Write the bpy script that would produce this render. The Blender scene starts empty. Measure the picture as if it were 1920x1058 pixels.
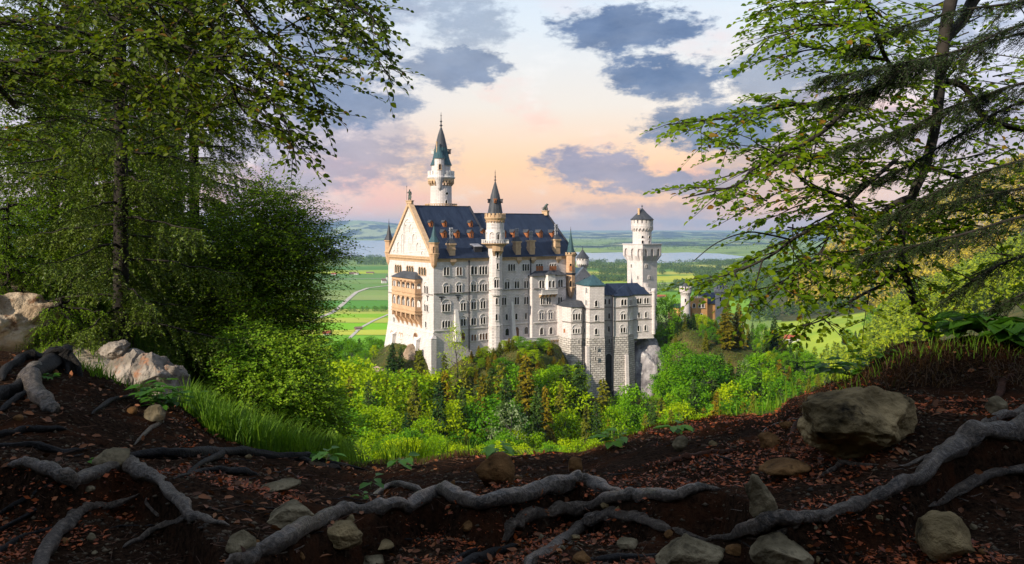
import bpy, math, random
import numpy as np
from mathutils import Vector, Matrix
R = math.radians
sc = bpy.context.scene
C = sc.collection
random.seed(5)
rng = np.random.default_rng(11)

# ------------------------------------------------------------------ camera
F = 1500.0            # focal length in photo pixels (1920 wide); the eye level is row 430
EYE = 430.0
cam_d = bpy.data.cameras.new('camera'); cam = bpy.data.objects.new('camera', cam_d); C.objects.link(cam)
cam.rotation_euler = (R(90), 0, 0); cam.location = (0, 0, 0)
cam_d.sensor_width = 36.0; cam_d.lens = 36.0 * F / 1920.0
cam_d.shift_y = -(529.0 - EYE) / 1920.0
cam_d.clip_start = 0.05; cam_d.clip_end = 200000
sc.camera = cam

# ------------------------------------------------------------------ light
SUN_EL = R(27); SUN_AZ = math.atan2(-0.75, -0.66)       # measured from +Y towards +X
sun_vec = Vector((math.sin(SUN_AZ) * math.cos(SUN_EL), math.cos(SUN_AZ) * math.cos(SUN_EL), math.sin(SUN_EL)))
ld = bpy.data.lights.new('sun', 'SUN'); ld.energy = 5.0; ld.angle = R(0.6); ld.color = (1.0, 0.87, 0.70)
lo = bpy.data.objects.new('sun', ld); C.objects.link(lo)
lo.rotation_euler = (-sun_vec).to_track_quat('-Z', 'Y').to_euler()
sc.view_settings.view_transform = 'Standard'; sc.view_settings.look = 'None'
sc.view_settings.gamma = 1.0; sc.view_settings.use_curve_mapping = False
sc.view_settings.exposure = 0.38
try:
    sc.cycles.max_bounces = 6; sc.cycles.diffuse_bounces = 2; sc.cycles.glossy_bounces = 2
    sc.cycles.transmission_bounces = 3; sc.cycles.volume_bounces = 0; sc.cycles.transparent_max_bounces = 6
    sc.cycles.caustics_reflective = False; sc.cycles.caustics_refractive = False
    sc.cycles.use_denoising = True
except Exception:
    pass

class NT:
    """small node-tree writer"""
    def __init__(s, tree): s.t = tree; s.n = tree.nodes; s.l = tree.links
    def node(s, typ, **kw):
        n = s.n.new(typ)
        for k, v in kw.items(): setattr(n, k, v)
        return n
    def put(s, sock, v):
        if v is None: return
        if hasattr(v, 'is_output'): s.l.new(v, sock)
        else:
            try: sock.default_value = v
            except Exception: sock.default_value = (*v, 1.0)
    def m(s, op, a, b=None, c=None, clamp=False):
        n = s.n.new('ShaderNodeMath'); n.operation = op; n.use_clamp = clamp
        s.put(n.inputs[0], a)
        if b is not None: s.put(n.inputs[1], b)
        if c is not None: s.put(n.inputs[2], c)
        return n.outputs[0]
    def vm(s, op, a, b=None):
        n = s.n.new('ShaderNodeVectorMath'); n.operation = op
        s.put(n.inputs[0], a)
        if b is not None: s.put(n.inputs[1], b)
        return n.outputs[1] if op in ('LENGTH', 'DOT_PRODUCT') else n.outputs[0]
    def xyz(s, a, b, c):
        n = s.n.new('ShaderNodeCombineXYZ'); s.put(n.inputs[0], a); s.put(n.inputs[1], b); s.put(n.inputs[2], c); return n.outputs[0]
    def mix(s, f, a, b, blend='MIX'):
        n = s.n.new('ShaderNodeMix'); n.data_type = 'RGBA'; n.blend_type = blend
        s.put(n.inputs[0], f); s.put(n.inputs[6], a); s.put(n.inputs[7], b); return n.outputs[2]
    def noise(s, vec, scale, detail=4, rough=0.55, dist=0.0):
        n = s.n.new('ShaderNodeTexNoise'); s.put(n.inputs['Vector'], vec); n.inputs['Scale'].default_value = scale
        n.inputs['Detail'].default_value = detail; n.inputs['Roughness'].default_value = rough
        n.inputs['Distortion'].default_value = dist; return n
    def ramp(s, f, stops):
        n = s.n.new('ShaderNodeValToRGB'); s.put(n.inputs[0], f)
        cr = n.color_ramp
        while len(cr.elements) > 1: cr.elements.remove(cr.elements[-1])
        cr.elements[0].position = stops[0][0]; cr.elements[0].color = (*stops[0][1], 1) if len(stops[0][1]) == 3 else stops[0][1]
        for p, c in stops[1:]:
            e = cr.elements.new(p); e.color = (*c, 1)
        return n.outputs[0]
    def mr(s, v, a, b, c=0.0, d=1.0, smooth=False):
        n = s.n.new('ShaderNodeMapRange'); n.clamp = True
        if smooth: n.interpolation_type = 'SMOOTHSTEP'
        s.put(n.inputs[0], v); n.inputs[1].default_value = a; n.inputs[2].default_value = b
        n.inputs[3].default_value = c; n.inputs[4].default_value = d
        return n.outputs[0]

def srgb(r, g, b):
    f = lambda v: (v / 255 / 12.92) if v / 255 <= 0.04045 else ((v / 255 + 0.055) / 1.055) ** 2.4
    return (f(r), f(g), f(b))

# ------------------------------------------------------------------ sky
world = bpy.data.worlds.new('World'); sc.world = world; world.use_nodes = True
W = NT(world.node_tree); world.node_tree.nodes.clear()
sky = W.node('ShaderNodeTexSky', sky_type='NISHITA'); sky.sun_disc = False
sky.sun_elevation = SUN_EL; sky.sun_rotation = SUN_AZ
tc = W.node('ShaderNodeTexCoord')
dv = W.vm('NORMALIZE', tc.outputs['Generated'])
sep = W.node('ShaderNodeSeparateXYZ'); W.put(sep.inputs[0], dv)
dx, dy, dz = sep.outputs
hz_ = W.m('SQRT', W.m('ADD', W.m('MULTIPLY', dx, dx), W.m('MULTIPLY', dy, dy)))
AZ = W.m('ARCTAN2', dx, dy)                       # 0 straight ahead, + to the right
EL = W.m('ARCTAN2', dz, hz_)
base = W.ramp(W.mr(EL, -0.02, 0.36), [(0.0, srgb(226, 196, 186)), (0.08, srgb(255, 192, 146)), (0.26, srgb(255, 204, 150)),
              (0.45, srgb(234, 222, 208)), (0.7, srgb(216, 224, 230)), (1.0, srgb(196, 214, 236))])
sidec = W.ramp(W.mr(EL, -0.02, 0.36), [(0.0, srgb(226, 205, 200)), (0.15, srgb(232, 206, 204)), (0.4, srgb(208, 204, 220)),
               (0.7, srgb(206, 214, 230)), (1.0, srgb(196, 212, 236))])
sidef = W.mr(W.m('ABSOLUTE', W.m('SUBTRACT', AZ, 0.12)), 0.16, 0.46, 0, 1, True)
col = W.mix(sidef, base, sidec)
P3 = W.xyz(W.m('MULTIPLY', AZ, 1.0), W.m('MULTIPLY', EL, 2.1), 0.0)
n1 = W.noise(P3, 5.0, 6, 0.6); n2 = W.noise(W.vm('ADD', P3, (7.3, 2.1, 0.5)), 13.0, 5, 0.62); n3 = W.noise(P3, 2.6, 5, 0.6)
# pale pink and peach veils
pk = W.m('MULTIPLY', W.mr(n1.outputs[0], 0.5, 0.68, 0, 1, True), W.mr(EL, 0.0, 0.26, 1.0, 0.15))
col = W.mix(W.m('MULTIPLY', pk, 0.75), col, srgb(255, 178, 158))
# bright wisps
col = W.mix(W.m('MULTIPLY', W.mr(n2.outputs[0], 0.52, 0.75, 0, 1, True), 0.35), col, srgb(248, 244, 240))
def px2ang(px, py):
    x = (px - 960) / F; z = (EYE - py) / F
    return math.atan2(x, 1), math.atan2(z, math.sqrt(1 + x * x))
warp = W.vm('SUBTRACT', n2.outputs[1], (0.5, 0.5, 0.5)); warp1 = W.vm('SUBTRACT', n1.outputs[1], (0.5, 0.5, 0.5))
A2 = W.xyz(AZ, EL, 0.0)
wsep = W.node('ShaderNodeSeparateXYZ')
W.put(wsep.inputs[0], W.vm('ADD', A2, W.vm('ADD', W.vm('MULTIPLY', warp, (0.045, 0.022, 0)), W.vm('MULTIPLY', warp1, (0.09, 0.045, 0)))))
WX, WY = wsep.outputs[0], wsep.outputs[1]
n4 = W.noise(W.vm('ADD', P3, (3.3, 8.1, 1.5)), 34.0, 5, 0.65)
RAG = W.m('ADD', W.m('ADD', W.m('MULTIPLY', W.m('SUBTRACT', n2.outputs[0], 0.5), 4.2), W.m('MULTIPLY', W.m('SUBTRACT', n1.outputs[0], 0.5), 2.8)), W.m('MULTIPLY', W.m('SUBTRACT', n4.outputs[0], 0.5), 4.2))
def cloud(px, py, rx, ry, k=1.0, soft=0.65):
    a, e = px2ang(px, py)
    dxx = W.m('DIVIDE', W.m('SUBTRACT', WX, a), rx / F); dyy = W.m('DIVIDE', W.m('SUBTRACT', WY, e), ry / F)
    r2 = W.m('ADD', W.m('ADD', W.m('MULTIPLY', dxx, dxx), W.m('MULTIPLY', dyy, dyy)), RAG)
    return W.mr(r2, 1.0 - soft, 1.0 + soft, k, 0.0, True)
def union(lst):
    o = lst[0]
    for v in lst[1:]: o = W.m('MAXIMUM', o, v)
    return o
mass = W.m('ADD', 0.62, W.m('MULTIPLY', n1.outputs[0], 0.75), clamp=True)
blue = union([cloud(1180, 48, 130, 42), cloud(1130, 42, 75, 24), cloud(1195, 135, 62, 34), cloud(1285, 145, 85, 42), cloud(1330, 235, 115, 40, .95),
              cloud(880, 50, 70, 50, .6, .9), cloud(850, 128, 90, 30, .85), cloud(640, 180, 100, 55, .9, .8), cloud(580, 80, 130, 60, .8, .9),
              cloud(760, 10, 120, 30, .55, .9), cloud(1500, 130, 140, 60, .7), cloud(1580, 60, 130, 60, .6), cloud(1700, 30, 180, 60, .5)])
grey = union([cloud(1115, 312, 95, 36), cloud(1215, 338, 85, 20), cloud(1300, 345, 90, 18, .85), cloud(670, 300, 140, 52, .8, .9), cloud(520, 290, 160, 70, .75, .9), cloud(720, 250, 60, 20, .5, .9),
              cloud(1140, 395, 100, 20, .55, .9), cloud(1250, 400, 80, 24, .55, .9), cloud(1480, 260, 150, 60, .65, .9), cloud(1400, 345, 120, 40, .5, .9), cloud(1700, 250, 220, 60, .6, .9)])
darkn = W.noise(W.vm('ADD', P3, (1.1, 5.2, 2.0)), 16.0, 4, 0.6)
bcol = W.mix(darkn.outputs[0], srgb(44, 68, 108), srgb(122, 142, 176))
gcol = W.mix(darkn.outputs[0], srgb(92, 96, 128), srgb(172, 162, 182))
# the rest of the sky, away from the view, carries loose cloud of the same kind
away = W.mr(W.m('ABSOLUTE', AZ), 0.75, 1.1, 0, 1, True)
high = W.mr(EL, 0.3, 0.45, 0, 1, True)
gen = W.m('MULTIPLY', W.mr(n3.outputs[0], 0.47, 0.62, 0, 0.8, True), W.m('MAXIMUM', away, high))
col = W.mix(W.m('MULTIPLY', grey, W.m('MULTIPLY', mass, 0.95)), col, gcol)
col = W.mix(W.m('MULTIPLY', W.m('MAXIMUM', blue, gen), mass), col, bcol)
b1 = W.node('ShaderNodeBackground'); W.put(b1.inputs[0], sky.outputs[0]); b1.inputs[1].default_value = 0.10
b2 = W.node('ShaderNodeBackground'); W.put(b2.inputs[0], col); b2.inputs[1].default_value = 1.0
ms = W.node('ShaderNodeMixShader'); ms.inputs[0].default_value = 0.9
W.l.new(b1.outputs[0], ms.inputs[1]); W.l.new(b2.outputs[0], ms.inputs[2])
wo = W.node('ShaderNodeOutputWorld'); W.l.new(ms.outputs[0], wo.inputs[0])

# ------------------------------------------------------------------ helpers
def U(px): return (px - 960.0) / F
def at(px, py, d): return Vector((U(px) * d, d, (EYE - py) / F * d))
def zrow(py, d): return (EYE - py) / F * d

class MB:
    """collects simple solids, then links them as ONE mesh object"""
    def __init__(s): s.v = []; s.f = []; s.mi = []
    def add(s, vs, fs, mi=0):
        o = len(s.v); s.v += [tuple(v) for v in vs]; s.f += [tuple(i + o for i in f) for f in fs]; s.mi += [mi] * len(fs)
    def box(s, x0, x1, y0, y1, z0, z1, mi=0):
        s.add([(x0,y0,z0),(x1,y0,z0),(x1,y1,z0),(x0,y1,z0),(x0,y0,z1),(x1,y0,z1),(x1,y1,z1),(x0,y1,z1)],
              [(3,2,1,0),(4,5,6,7),(0,1,5,4),(1,2,6,5),(2,3,7,6),(3,0,4,7)], mi)
    def hexa(s, b, t, mi=0):       # b, t: 4 points each (bottom / top loops)
        s.add(list(b) + list(t), [(3,2,1,0),(4,5,6,7),(0,1,5,4),(1,2,6,5),(2,3,7,6),(3,0,4,7)], mi)
    def prism(s, pts, z0, z1, pts1=None, mi=0):
        n = len(pts); p1 = pts1 or pts
        vs = [(x, y, z0) for x, y in pts] + [(x, y, z1) for x, y in p1]
        fs = [tuple(range(n))[::-1], tuple(range(n, 2*n))] + [(i, (i+1) % n, n+(i+1) % n, n+i) for i in range(n)]
        s.add(vs, fs, mi)
    def lathe(s, cx, cy, prof, n=24, mi=0, a0=0.0, rot=0.0):
        vs = []; fs = []
        for r, z in prof:
            for k in range(n):
                a = 2*math.pi*k/n + rot; vs.append((cx + r*math.cos(a), cy + r*math.sin(a), z))
        m = len(prof)
        for j in range(m-1):
            for k in range(n):
                k2 = (k+1) % n; fs.append((j*n+k, j*n+k2, (j+1)*n+k2, (j+1)*n+k))
        fs.append(tuple(range(n))[::-1]); fs.append(tuple(range((m-1)*n, m*n)))
        s.add(vs, fs, mi)
    def tube(s, pts, rad, n=6, mi=0, cap=True):
        pts = [Vector(p) for p in pts]; m = len(pts)
        if not hasattr(rad, '__len__'): rad = [rad]*m
        vs = []; fs = []; up = Vector((0.13, 0.31, 0.94)).normalized()
        prev = None
        for i, p in enumerate(pts):
            t = (pts[min(i+1, m-1)] - pts[max(i-1, 0)]).normalized()
            a = (prev - t * prev.dot(t)) if prev else t.cross(up)
            if a.length < 1e-5: a = t.cross(Vector((1, 0, 0.2)))
            a.normalize(); b = t.cross(a); prev = a
            for k in range(n):
                an = 2*math.pi*k/n; vs.append(p + (a*math.cos(an) + b*math.sin(an))*rad[i])
        for i in range(m-1):
            for k in range(n):
                k2 = (k+1) % n; fs.append((i*n+k, i*n+k2, (i+1)*n+k2, (i+1)*n+k))
        if cap: fs.append(tuple(range(n))[::-1]); fs.append(tuple(range((m-1)*n, m*n)))
        s.add(vs, fs, mi)
    def build(s, name, mat, parent=None, smooth=False):
        me = bpy.data.meshes.new(name); me.from_pydata(s.v, [], s.f)
        for m_ in (mat if isinstance(mat, (list, tuple)) else [mat]): me.materials.append(m_)
        if any(s.mi): me.polygons.foreach_set('material_index', s.mi)
        if smooth: me.polygons.foreach_set('use_smooth', [True]*len(me.polygons))
        me.update()
        o = bpy.data.objects.new(name, me); C.objects.link(o)
        if parent: o.parent = parent
        return o

def npmesh(name, V, faces_list, mat, parent=None, smooth=False, mi=None, col=None):
    """V (n,3); faces_list: list of (m,k) index arrays"""
    me = bpy.data.meshes.new(name)
    V = np.asarray(V, dtype=np.float32)
    me.vertices.add(len(V)); me.vertices.foreach_set('co', V.ravel())
    idx = np.concatenate([f.ravel() for f in faces_list]).astype(np.int32)
    tot = np.concatenate([np.full(len(f), f.shape[1]) for f in faces_list]).astype(np.int32)
    st = np.concatenate([[0], np.cumsum(tot)[:-1]]).astype(np.int32)
    me.loops.add(len(idx)); me.loops.foreach_set('vertex_index', idx)
    me.polygons.add(len(tot)); me.polygons.foreach_set('loop_start', st)
    try: me.polygons.foreach_set('loop_total', tot)
    except Exception: pass
    for m_ in (mat if isinstance(mat, (list, tuple)) else [mat]): me.materials.append(m_)
    if mi is not None: me.polygons.foreach_set('material_index', np.asarray(mi, dtype=np.int32))
    if smooth: me.polygons.foreach_set('use_smooth', np.ones(len(tot), dtype=bool))
    if col is not None:
        at_ = me.color_attributes.new('cover', 'FLOAT_COLOR', 'POINT')
        at_.data.foreach_set('color', np.asarray(col, dtype=np.float32).ravel())
    me.update(calc_edges=True); me.validate()
    o = bpy.data.objects.new(name, me); C.objects.link(o)
    if parent: o.parent = parent
    return o

def tag(o, label=None, cat=None, group=None, kind=None):
    if label: o['label'] = label
    if cat: o['category'] = cat
    if group: o['group'] = group
    if kind: o['kind'] = kind
    return o
def thing(name, label, cat, loc=(0,0,0), rz=0.0, group=None):
    o = bpy.data.objects.new(name, None); C.objects.link(o); o.location = loc; o.rotation_euler = (0, 0, rz)
    o.empty_display_size = 0.5
    return tag(o, label, cat, group)
def copy_tree(o, parent=None):
    c = o.copy(); C.objects.link(c); c.parent = parent
    for ch in o.children: copy_tree(ch, c)
    return c

# value noise for shaping geometry
_perm = np.random.default_rng(3).random((64, 64, 64)).astype(np.float32)
def vnoise(x, y, z=0.0):
    x = np.asarray(x, dtype=float); y = np.asarray(y, dtype=float); z = np.zeros_like(x) + z
    xi, yi, zi = np.floor(x).astype(int), np.floor(y).astype(int), np.floor(z).astype(int)
    fx, fy, fz = x-xi, y-yi, z-zi
    fx = fx*fx*(3-2*fx); fy = fy*fy*(3-2*fy); fz = fz*fz*(3-2*fz)
    g = lambda a, b, c: _perm[(xi+a) & 63, (yi+b) & 63, (zi+c) & 63]
    l = lambda a, b, t: a + (b-a)*t
    return l(l(l(g(0,0,0), g(1,0,0), fx), l(g(0,1,0), g(1,1,0), fx), fy), l(l(g(0,0,1), g(1,0,1), fx), l(g(0,1,1), g(1,1,1), fx), fy), fz)*2-1
def fbm(x, y, z=0.0, o=4, g=0.5):
    s = 0; a = 1.0; t = 0
    for i in range(o):
        s = s + a*vnoise(x*2**i + 17.3*i, y*2**i + 5.1*i, z*2**i + 9.7*i); t += a; a *= g
    return s/t

# ------------------------------------------------------------------ materials
MATS = {}
def pmat(name, c1, c2=None, rough=0.8, scale=1.0, bump=0.0, bscale=None, metal=0.0, spec=0.3, detail=5, c3=None, lo_=0.35, hi_=0.65):
    m = bpy.data.materials.new(name); m.use_nodes = True
    T = NT(m.node_tree); bs = m.node_tree.nodes['Principled BSDF']
    tcn = T.node('ShaderNodeTexCoord'); v = tcn.outputs['Object']
    bs.inputs['Roughness'].default_value = rough; bs.inputs['Metallic'].default_value = metal
    bs.inputs['Specular IOR Level'].default_value = spec
    n = T.noise(v, scale, detail, 0.6)
    if c2 is not None:
        c = T.mix(T.mr(n.outputs[0], lo_, hi_), c1, c2)
        if c3 is not None:
            nn = T.noise(T.vm('ADD', v, (3.1, 9.2, 4.4)), scale*2.3, 4, 0.6)
            c = T.mix(T.mr(nn.outputs[0], 0.56, 0.68), c, c3)
        T.put(bs.inputs['Base Color'], c)
    else: bs.inputs['Base Color'].default_value = (*c1, 1)
    if bump:
        b = T.node('ShaderNodeBump'); b.inputs['Strength'].default_value = 1.0; b.inputs['Distance'].default_value = bump
        nb = T.noise(v, bscale or scale*4, 5, 0.6); T.put(b.inputs['Height'], nb.outputs[0]); T.put(bs.inputs['Normal'], b.outputs[0])
    MATS[name] = m
    return m

def stonemat(name, c1, c2, cm, bw, bh, mortar=0.03, bump=0.02, rough=0.85, stain=0.25, soft=0.1):
    m = bpy.data.materials.new(name); m.use_nodes = True
    T = NT(m.node_tree); bs = m.node_tree.nodes['Principled BSDF']
    tcn = T.node('ShaderNodeTexCoord'); s_ = T.node('ShaderNodeSeparateXYZ'); T.put(s_.inputs[0], tcn.outputs['Object'])
    v = T.xyz(T.m('ADD', s_.outputs[0], s_.outputs[1]), s_.outputs[2], 0.0)
    br = T.node('ShaderNodeTexBrick'); T.put(br.inputs['Vector'], v)
    br.inputs['Color1'].default_value = (*c1, 1); br.inputs['Color2'].default_value = (*c2, 1); br.inputs['Mortar'].default_value = (*cm, 1)
    br.inputs['Scale'].default_value = 1.0; br.inputs['Mortar Size'].default_value = mortar; br.inputs['Mortar Smooth'].default_value = soft
    br.inputs['Brick Width'].default_value = bw; br.inputs['Row Height'].default_value = bh; br.inputs['Bias'].default_value = 0.0
    n = T.noise(T.xyz(T.m('MULTIPLY', T.m('ADD', s_.outputs[0], s_.outputs[1]), 1.0), T.m('MULTIPLY', s_.outputs[2], 0.28), 0.0), 0.55, 6, 0.65)
    st = T.mr(n.outputs[0], 0.42, 0.72, 0.0, stain)
    c = T.mix(st, br.outputs['Color'], (c1[0]*0.45, c1[1]*0.43, c1[2]*0.4))
    n2_ = T.noise(tcn.outputs['Object'], 2.2, 5, 0.7)
    c = T.mix(T.mr(n2_.outputs[0], 0.3, 0.7, 0.0, 0.22), c, (c1[0]*1.12, c1[1]*1.1, c1[2]*1.08))
    T.put(bs.inputs['Base Color'], c); bs.inputs['Roughness'].default_value = rough; bs.inputs['Specular IOR Level'].default_value = 0.2
    b = T.node('ShaderNodeBump'); b.inputs['Distance'].default_value = bump; b.inputs['Strength'].default_value = 1.0
    T.put(b.inputs['Height'], T.m('ADD', T.m('MULTIPLY', br.outputs['Fac'], -1.0), T.m('MULTIPLY', n2_.outputs[0], 0.8))); T.put(bs.inputs['Normal'], b.outputs[0])
    return m

def roofmat(name, c1, c2, seam=0.6, rough=0.5):
    m = bpy.data.materials.new(name); m.use_nodes = True
    T = NT(m.node_tree); bs = m.node_tree.nodes['Principled BSDF']
    tcn = T.node('ShaderNodeTexCoord'); s_ = T.node('ShaderNodeSeparateXYZ'); T.put(s_.inputs[0], tcn.outputs['Object'])
    n = T.noise(T.vm('MULTIPLY', tcn.outputs['Object'], (1.0, 0.25, 0.2)), 0.7, 6, 0.65)
    c = T.mix(T.mr(n.outputs[0], 0.35, 0.68), c1, c2)
    fr = T.m('FRACT', T.m('DIVIDE', T.m('ADD', s_.outputs[0], T.m('MULTIPLY', s_.outputs[1], 0.02)), seam))
    ln = T.m('LESS_THAN', fr, 0.10)
    c = T.mix(T.m('MULTIPLY', ln, 0.35), c, (c2[0]*1.9, c2[1]*1.9, c2[2]*1.8))
    T.put(bs.inputs['Base Color'], c); bs.inputs['Roughness'].default_value = rough; bs.inputs['Metallic'].default_value = 0.0
    bs.inputs['Specular IOR Level'].default_value = 0.15
    b = T.node('ShaderNodeBump'); b.inputs['Distance'].default_value = 0.05; T.put(b.inputs['Height'], ln); T.put(bs.inputs['Normal'], b.outputs[0])
    return m

def leafmat(name, c1, c2, trans=0.45, rough=0.5, objvar=0.5, c3=None, tcol=None, spec=0.3):
    """foliage: colour differs leaf by leaf and tree by tree, light passes through"""
    m = bpy.data.materials.new(name); m.use_nodes = True
    T = NT(m.node_tree); bs = m.node_tree.nodes['Principled BSDF']; out = m.node_tree.nodes['Material Output']
    oi = T.node('ShaderNodeObjectInfo'); ge = T.node('ShaderNodeNewGeometry'); tcn = T.node('ShaderNodeTexCoord')
    n = T.noise(tcn.outputs['Object'], 0.45, 3, 0.6)
    f = T.m('ADD', T.m('MULTIPLY', ge.outputs['Random Per Island'], 0.45), T.m('MULTIPLY', n.outputs[0], 0.55))
    f = T.m('ADD', T.m('MULTIPLY', f, 1.0-objvar), T.m('MULTIPLY', oi.outputs['Random'], objvar))
    c = T.mix(T.mr(f, 0.18, 0.82), c1, c2)
    if c3 is not None:
        r2 = T.m('FRACT', T.m('MULTIPLY', ge.outputs['Random Per Island'], 37.7))
        c = T.mix(T.mr(r2, 0.955, 0.985), c, c3)
    T.put(bs.inputs['Base Color'], c); bs.inputs['Roughness'].default_value = rough; bs.inputs['Specular IOR Level'].default_value = spec
    tr = T.node('ShaderNodeBsdfTranslucent')
    T.put(tr.inputs[0], T.mix(1.0, c, tcol or (1.0, 1.0, 0.55), 'MULTIPLY') if True else c)
    mx = T.node('ShaderNodeMixShader'); mx.inputs[0].default_value = trans
    T.l.new(bs.outputs[0], mx.inputs[1]); T.l.new(tr.outputs[0], mx.inputs[2]); T.l.new(mx.outputs[0], out.inputs[0])
    return m
# ================================================================== castle materials
M_wall = stonemat('limestone_ashlar', (0.60, 0.555, 0.545), (0.70, 0.65, 0.635), (0.44, 0.41, 0.40), 1.5, 0.62, 0.05, 0.03, stain=0.42)
M_rust = stonemat('rusticated_stone', (0.46, 0.43, 0.40), (0.70, 0.66, 0.61), (0.09, 0.08, 0.075), 1.7, 0.85, 0.085, 0.35, 0.95, 0.35, 0.5)
M_trim = pmat('pale_stone_trim', (0.72, 0.69, 0.66), (0.62, 0.59, 0.56), 0.8, 0.8)
M_sand = stonemat('orange_sandstone', (0.52, 0.33, 0.20), (0.62, 0.42, 0.27), (0.36, 0.22, 0.13), 1.1, 0.5, 0.03, 0.02)
M_sandt = pmat('sandstone_trim', (0.56, 0.39, 0.24), (0.44, 0.29, 0.17), 0.8, 1.2)
M_roof = roofmat('slate_blue_roof', (0.009, 0.016, 0.036), (0.024, 0.036, 0.066), 0.75)
M_roofg = roofmat('dark_grey_roof', (0.035, 0.040, 0.050), (0.075, 0.080, 0.090), 0.5)
M_teal = roofmat('verdigris_copper', (0.026, 0.055, 0.068), (0.05, 0.11, 0.125), 0.5)
M_tealp = roofmat('pale_copper_roof', (0.22, 0.33, 0.34), (0.30, 0.42, 0.42), 0.7)
M_pane = pmat('dark_window_glass', (0.016, 0.014, 0.016), None, 0.15, spec=0.6)
M_paneg = pmat('grey_window_board', (0.16, 0.16, 0.18), None, 0.6)
M_orange = pmat('orange_painted_wood', (0.40, 0.15, 0.055), (0.28, 0.10, 0.04), 0.6, 1.5)
M_brown = pmat('brown_wood', (0.20, 0.10, 0.05), (0.12, 0.06, 0.03), 0.7, 1.5)
M_lead = pmat('dark_lead', (0.035, 0.035, 0.042), None, 0.5)
M_bronze = pmat('green_bronze', (0.04, 0.055, 0.05), (0.09, 0.11, 0.095), 0.5, 2.0, metal=0.3)
M_chim = pmat('pale_metal_stack', (0.36, 0.36, 0.38), (0.22, 0.22, 0.25), 0.5, 2.0)

class Face:
    def __init__(s, root, o, e, n):
        s.o = Vector((o[0], o[1])); s.e = Vector((e[0], e[1])).normalized(); s.n = Vector((n[0], n[1])).normalized()
        s.root = root; rz = root.rotation_euler.z; c, q = math.cos(rz), math.sin(rz)
        L = root.location; s.Z = L.z
        s.w = lambda v: Vector((c*v[0]-q*v[1], q*v[0]+c*v[1]))
        s.O = s.w(s.o) + Vector((L.x, L.y)); s.E = s.w(s.e); s.N = s.w(s.n)
    def P(s, a, out, z): return (s.o.x + s.e.x*a + s.n.x*out, s.o.y + s.e.y*a + s.n.y*out, z)
    def a(s, px, out=0.0):
        u = U(px); O = s.O + s.N*out
        return (u*O.y - O.x) / (s.E.x - u*s.E.y)
    def az(s, px, py, out=0.0):
        a = s.a(px, out); d = (s.O + s.N*out + s.E*a).y
        return a, zrow(py, d) - s.Z
class Cyl:
    def __init__(s, root, cx, cy, r):
        s.cx, s.cy, s.r, s.root = cx, cy, r, root; s.Z = root.location.z
        rz = root.rotation_euler.z; c, q = math.cos(rz), math.sin(rz); L = root.location
        s.X = L.x + c*cx - q*cy; s.Y = L.y + q*cx + c*cy; s.rz = rz
        # a = 0 faces the camera
        s.t0 = math.atan2(-s.Y, -s.X) - rz
    def P(s, a, out, z):
        t = s.t0 + a/s.r; return (s.cx + (s.r+out)*math.cos(t), s.cy + (s.r+out)*math.sin(t), z)
    def az(s, px, py, out=0.0):
        off = (px - (960 + F*s.X/s.Y)) * s.Y / F
        t = math.asin(max(-0.97, min(0.97, off/s.r))); return s.r*t, zrow(py, s.Y - s.r*math.cos(t)) - s.Z
    def z(s, py): return zrow(py, s.Y) - s.Z

def fbox(mb, fc, a0, a1, o0, o1, z0, z1, na=1, mi=0):
    for k in range(na):
        b0 = a0 + (a1-a0)*k/na; b1 = a0 + (a1-a0)*(k+1)/na
        mb.hexa([fc.P(b0,o0,z0), fc.P(b0,o1,z0), fc.P(b1,o1,z0), fc.P(b1,o0,z0)][::-1] if False else [fc.P(b0,o1,z0), fc.P(b1,o1,z0), fc.P(b1,o0,z0), fc.P(b0,o0,z0)],
                [fc.P(b0,o1,z1), fc.P(b1,o1,z1), fc.P(b1,o0,z1), fc.P(b0,o0,z1)], mi)
def fwedge(mb, fc, a0, a1, o0, o1, z0, z1, mi=0, ob=0.03):   # bracket: full depth at the top, flush below
    mb.hexa([fc.P(a0,ob,z0), fc.P(a1,ob,z0), fc.P(a1,o0,z0), fc.P(a0,o0,z0)], [fc.P(a0,o1,z1), fc.P(a1,o1,z1), fc.P(a1,o0,z1), fc.P(a0,o0,z1)], mi)
def arcade(mb, fc, a0, a1, z0, zs, z1, n, o0, o1, pier, k=1.0, seg=8, mi=0, col=False):
    bw = (a1-a0)/n; r = (bw-pier)/2
    for i in range(n+1):
        c = a0 + bw*i; h0 = c - pier/2 if i > 0 else c; h1 = c + pier/2 if i < n else c
        if not col: fbox(mb, fc, h0, h1, o0, o1, z0, zs, 1, mi)
        else: fbox(mb, fc, c-pier*0.3, c+pier*0.3, o0+(o1-o0)*.25, o0+(o1-o0)*.75, z0, zs, 1, mi)
        fbox(mb, fc, h0, h1, o0, o1, zs, z1, 1, mi)
    for i in range(n):
        c = a0 + bw*(i+.5); pts = [(c - r*math.cos(math.pi*t/seg), zs + k*r*math.sin(math.pi*t/seg)) for t in range(seg+1)]
        if i == 0 and True: pts = [(max(p[0], a0 + (pier/2 if True else 0)), p[1]) for p in pts]
        for (x0, y0), (x1, y1) in zip(pts[:-1], pts[1:]):
            mb.hexa([fc.P(x0,o1,min(y0,z1-.02)), fc.P(x1,o1,min(y1,z1-.02)), fc.P(x1,o0,min(y1,z1-.02)), fc.P(x0,o0,min(y0,z1-.02))],
                    [fc.P(x0,o1,z1), fc.P(x1,o1,z1), fc.P(x1,o0,z1), fc.P(x0,o0,z1)], mi)
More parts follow.
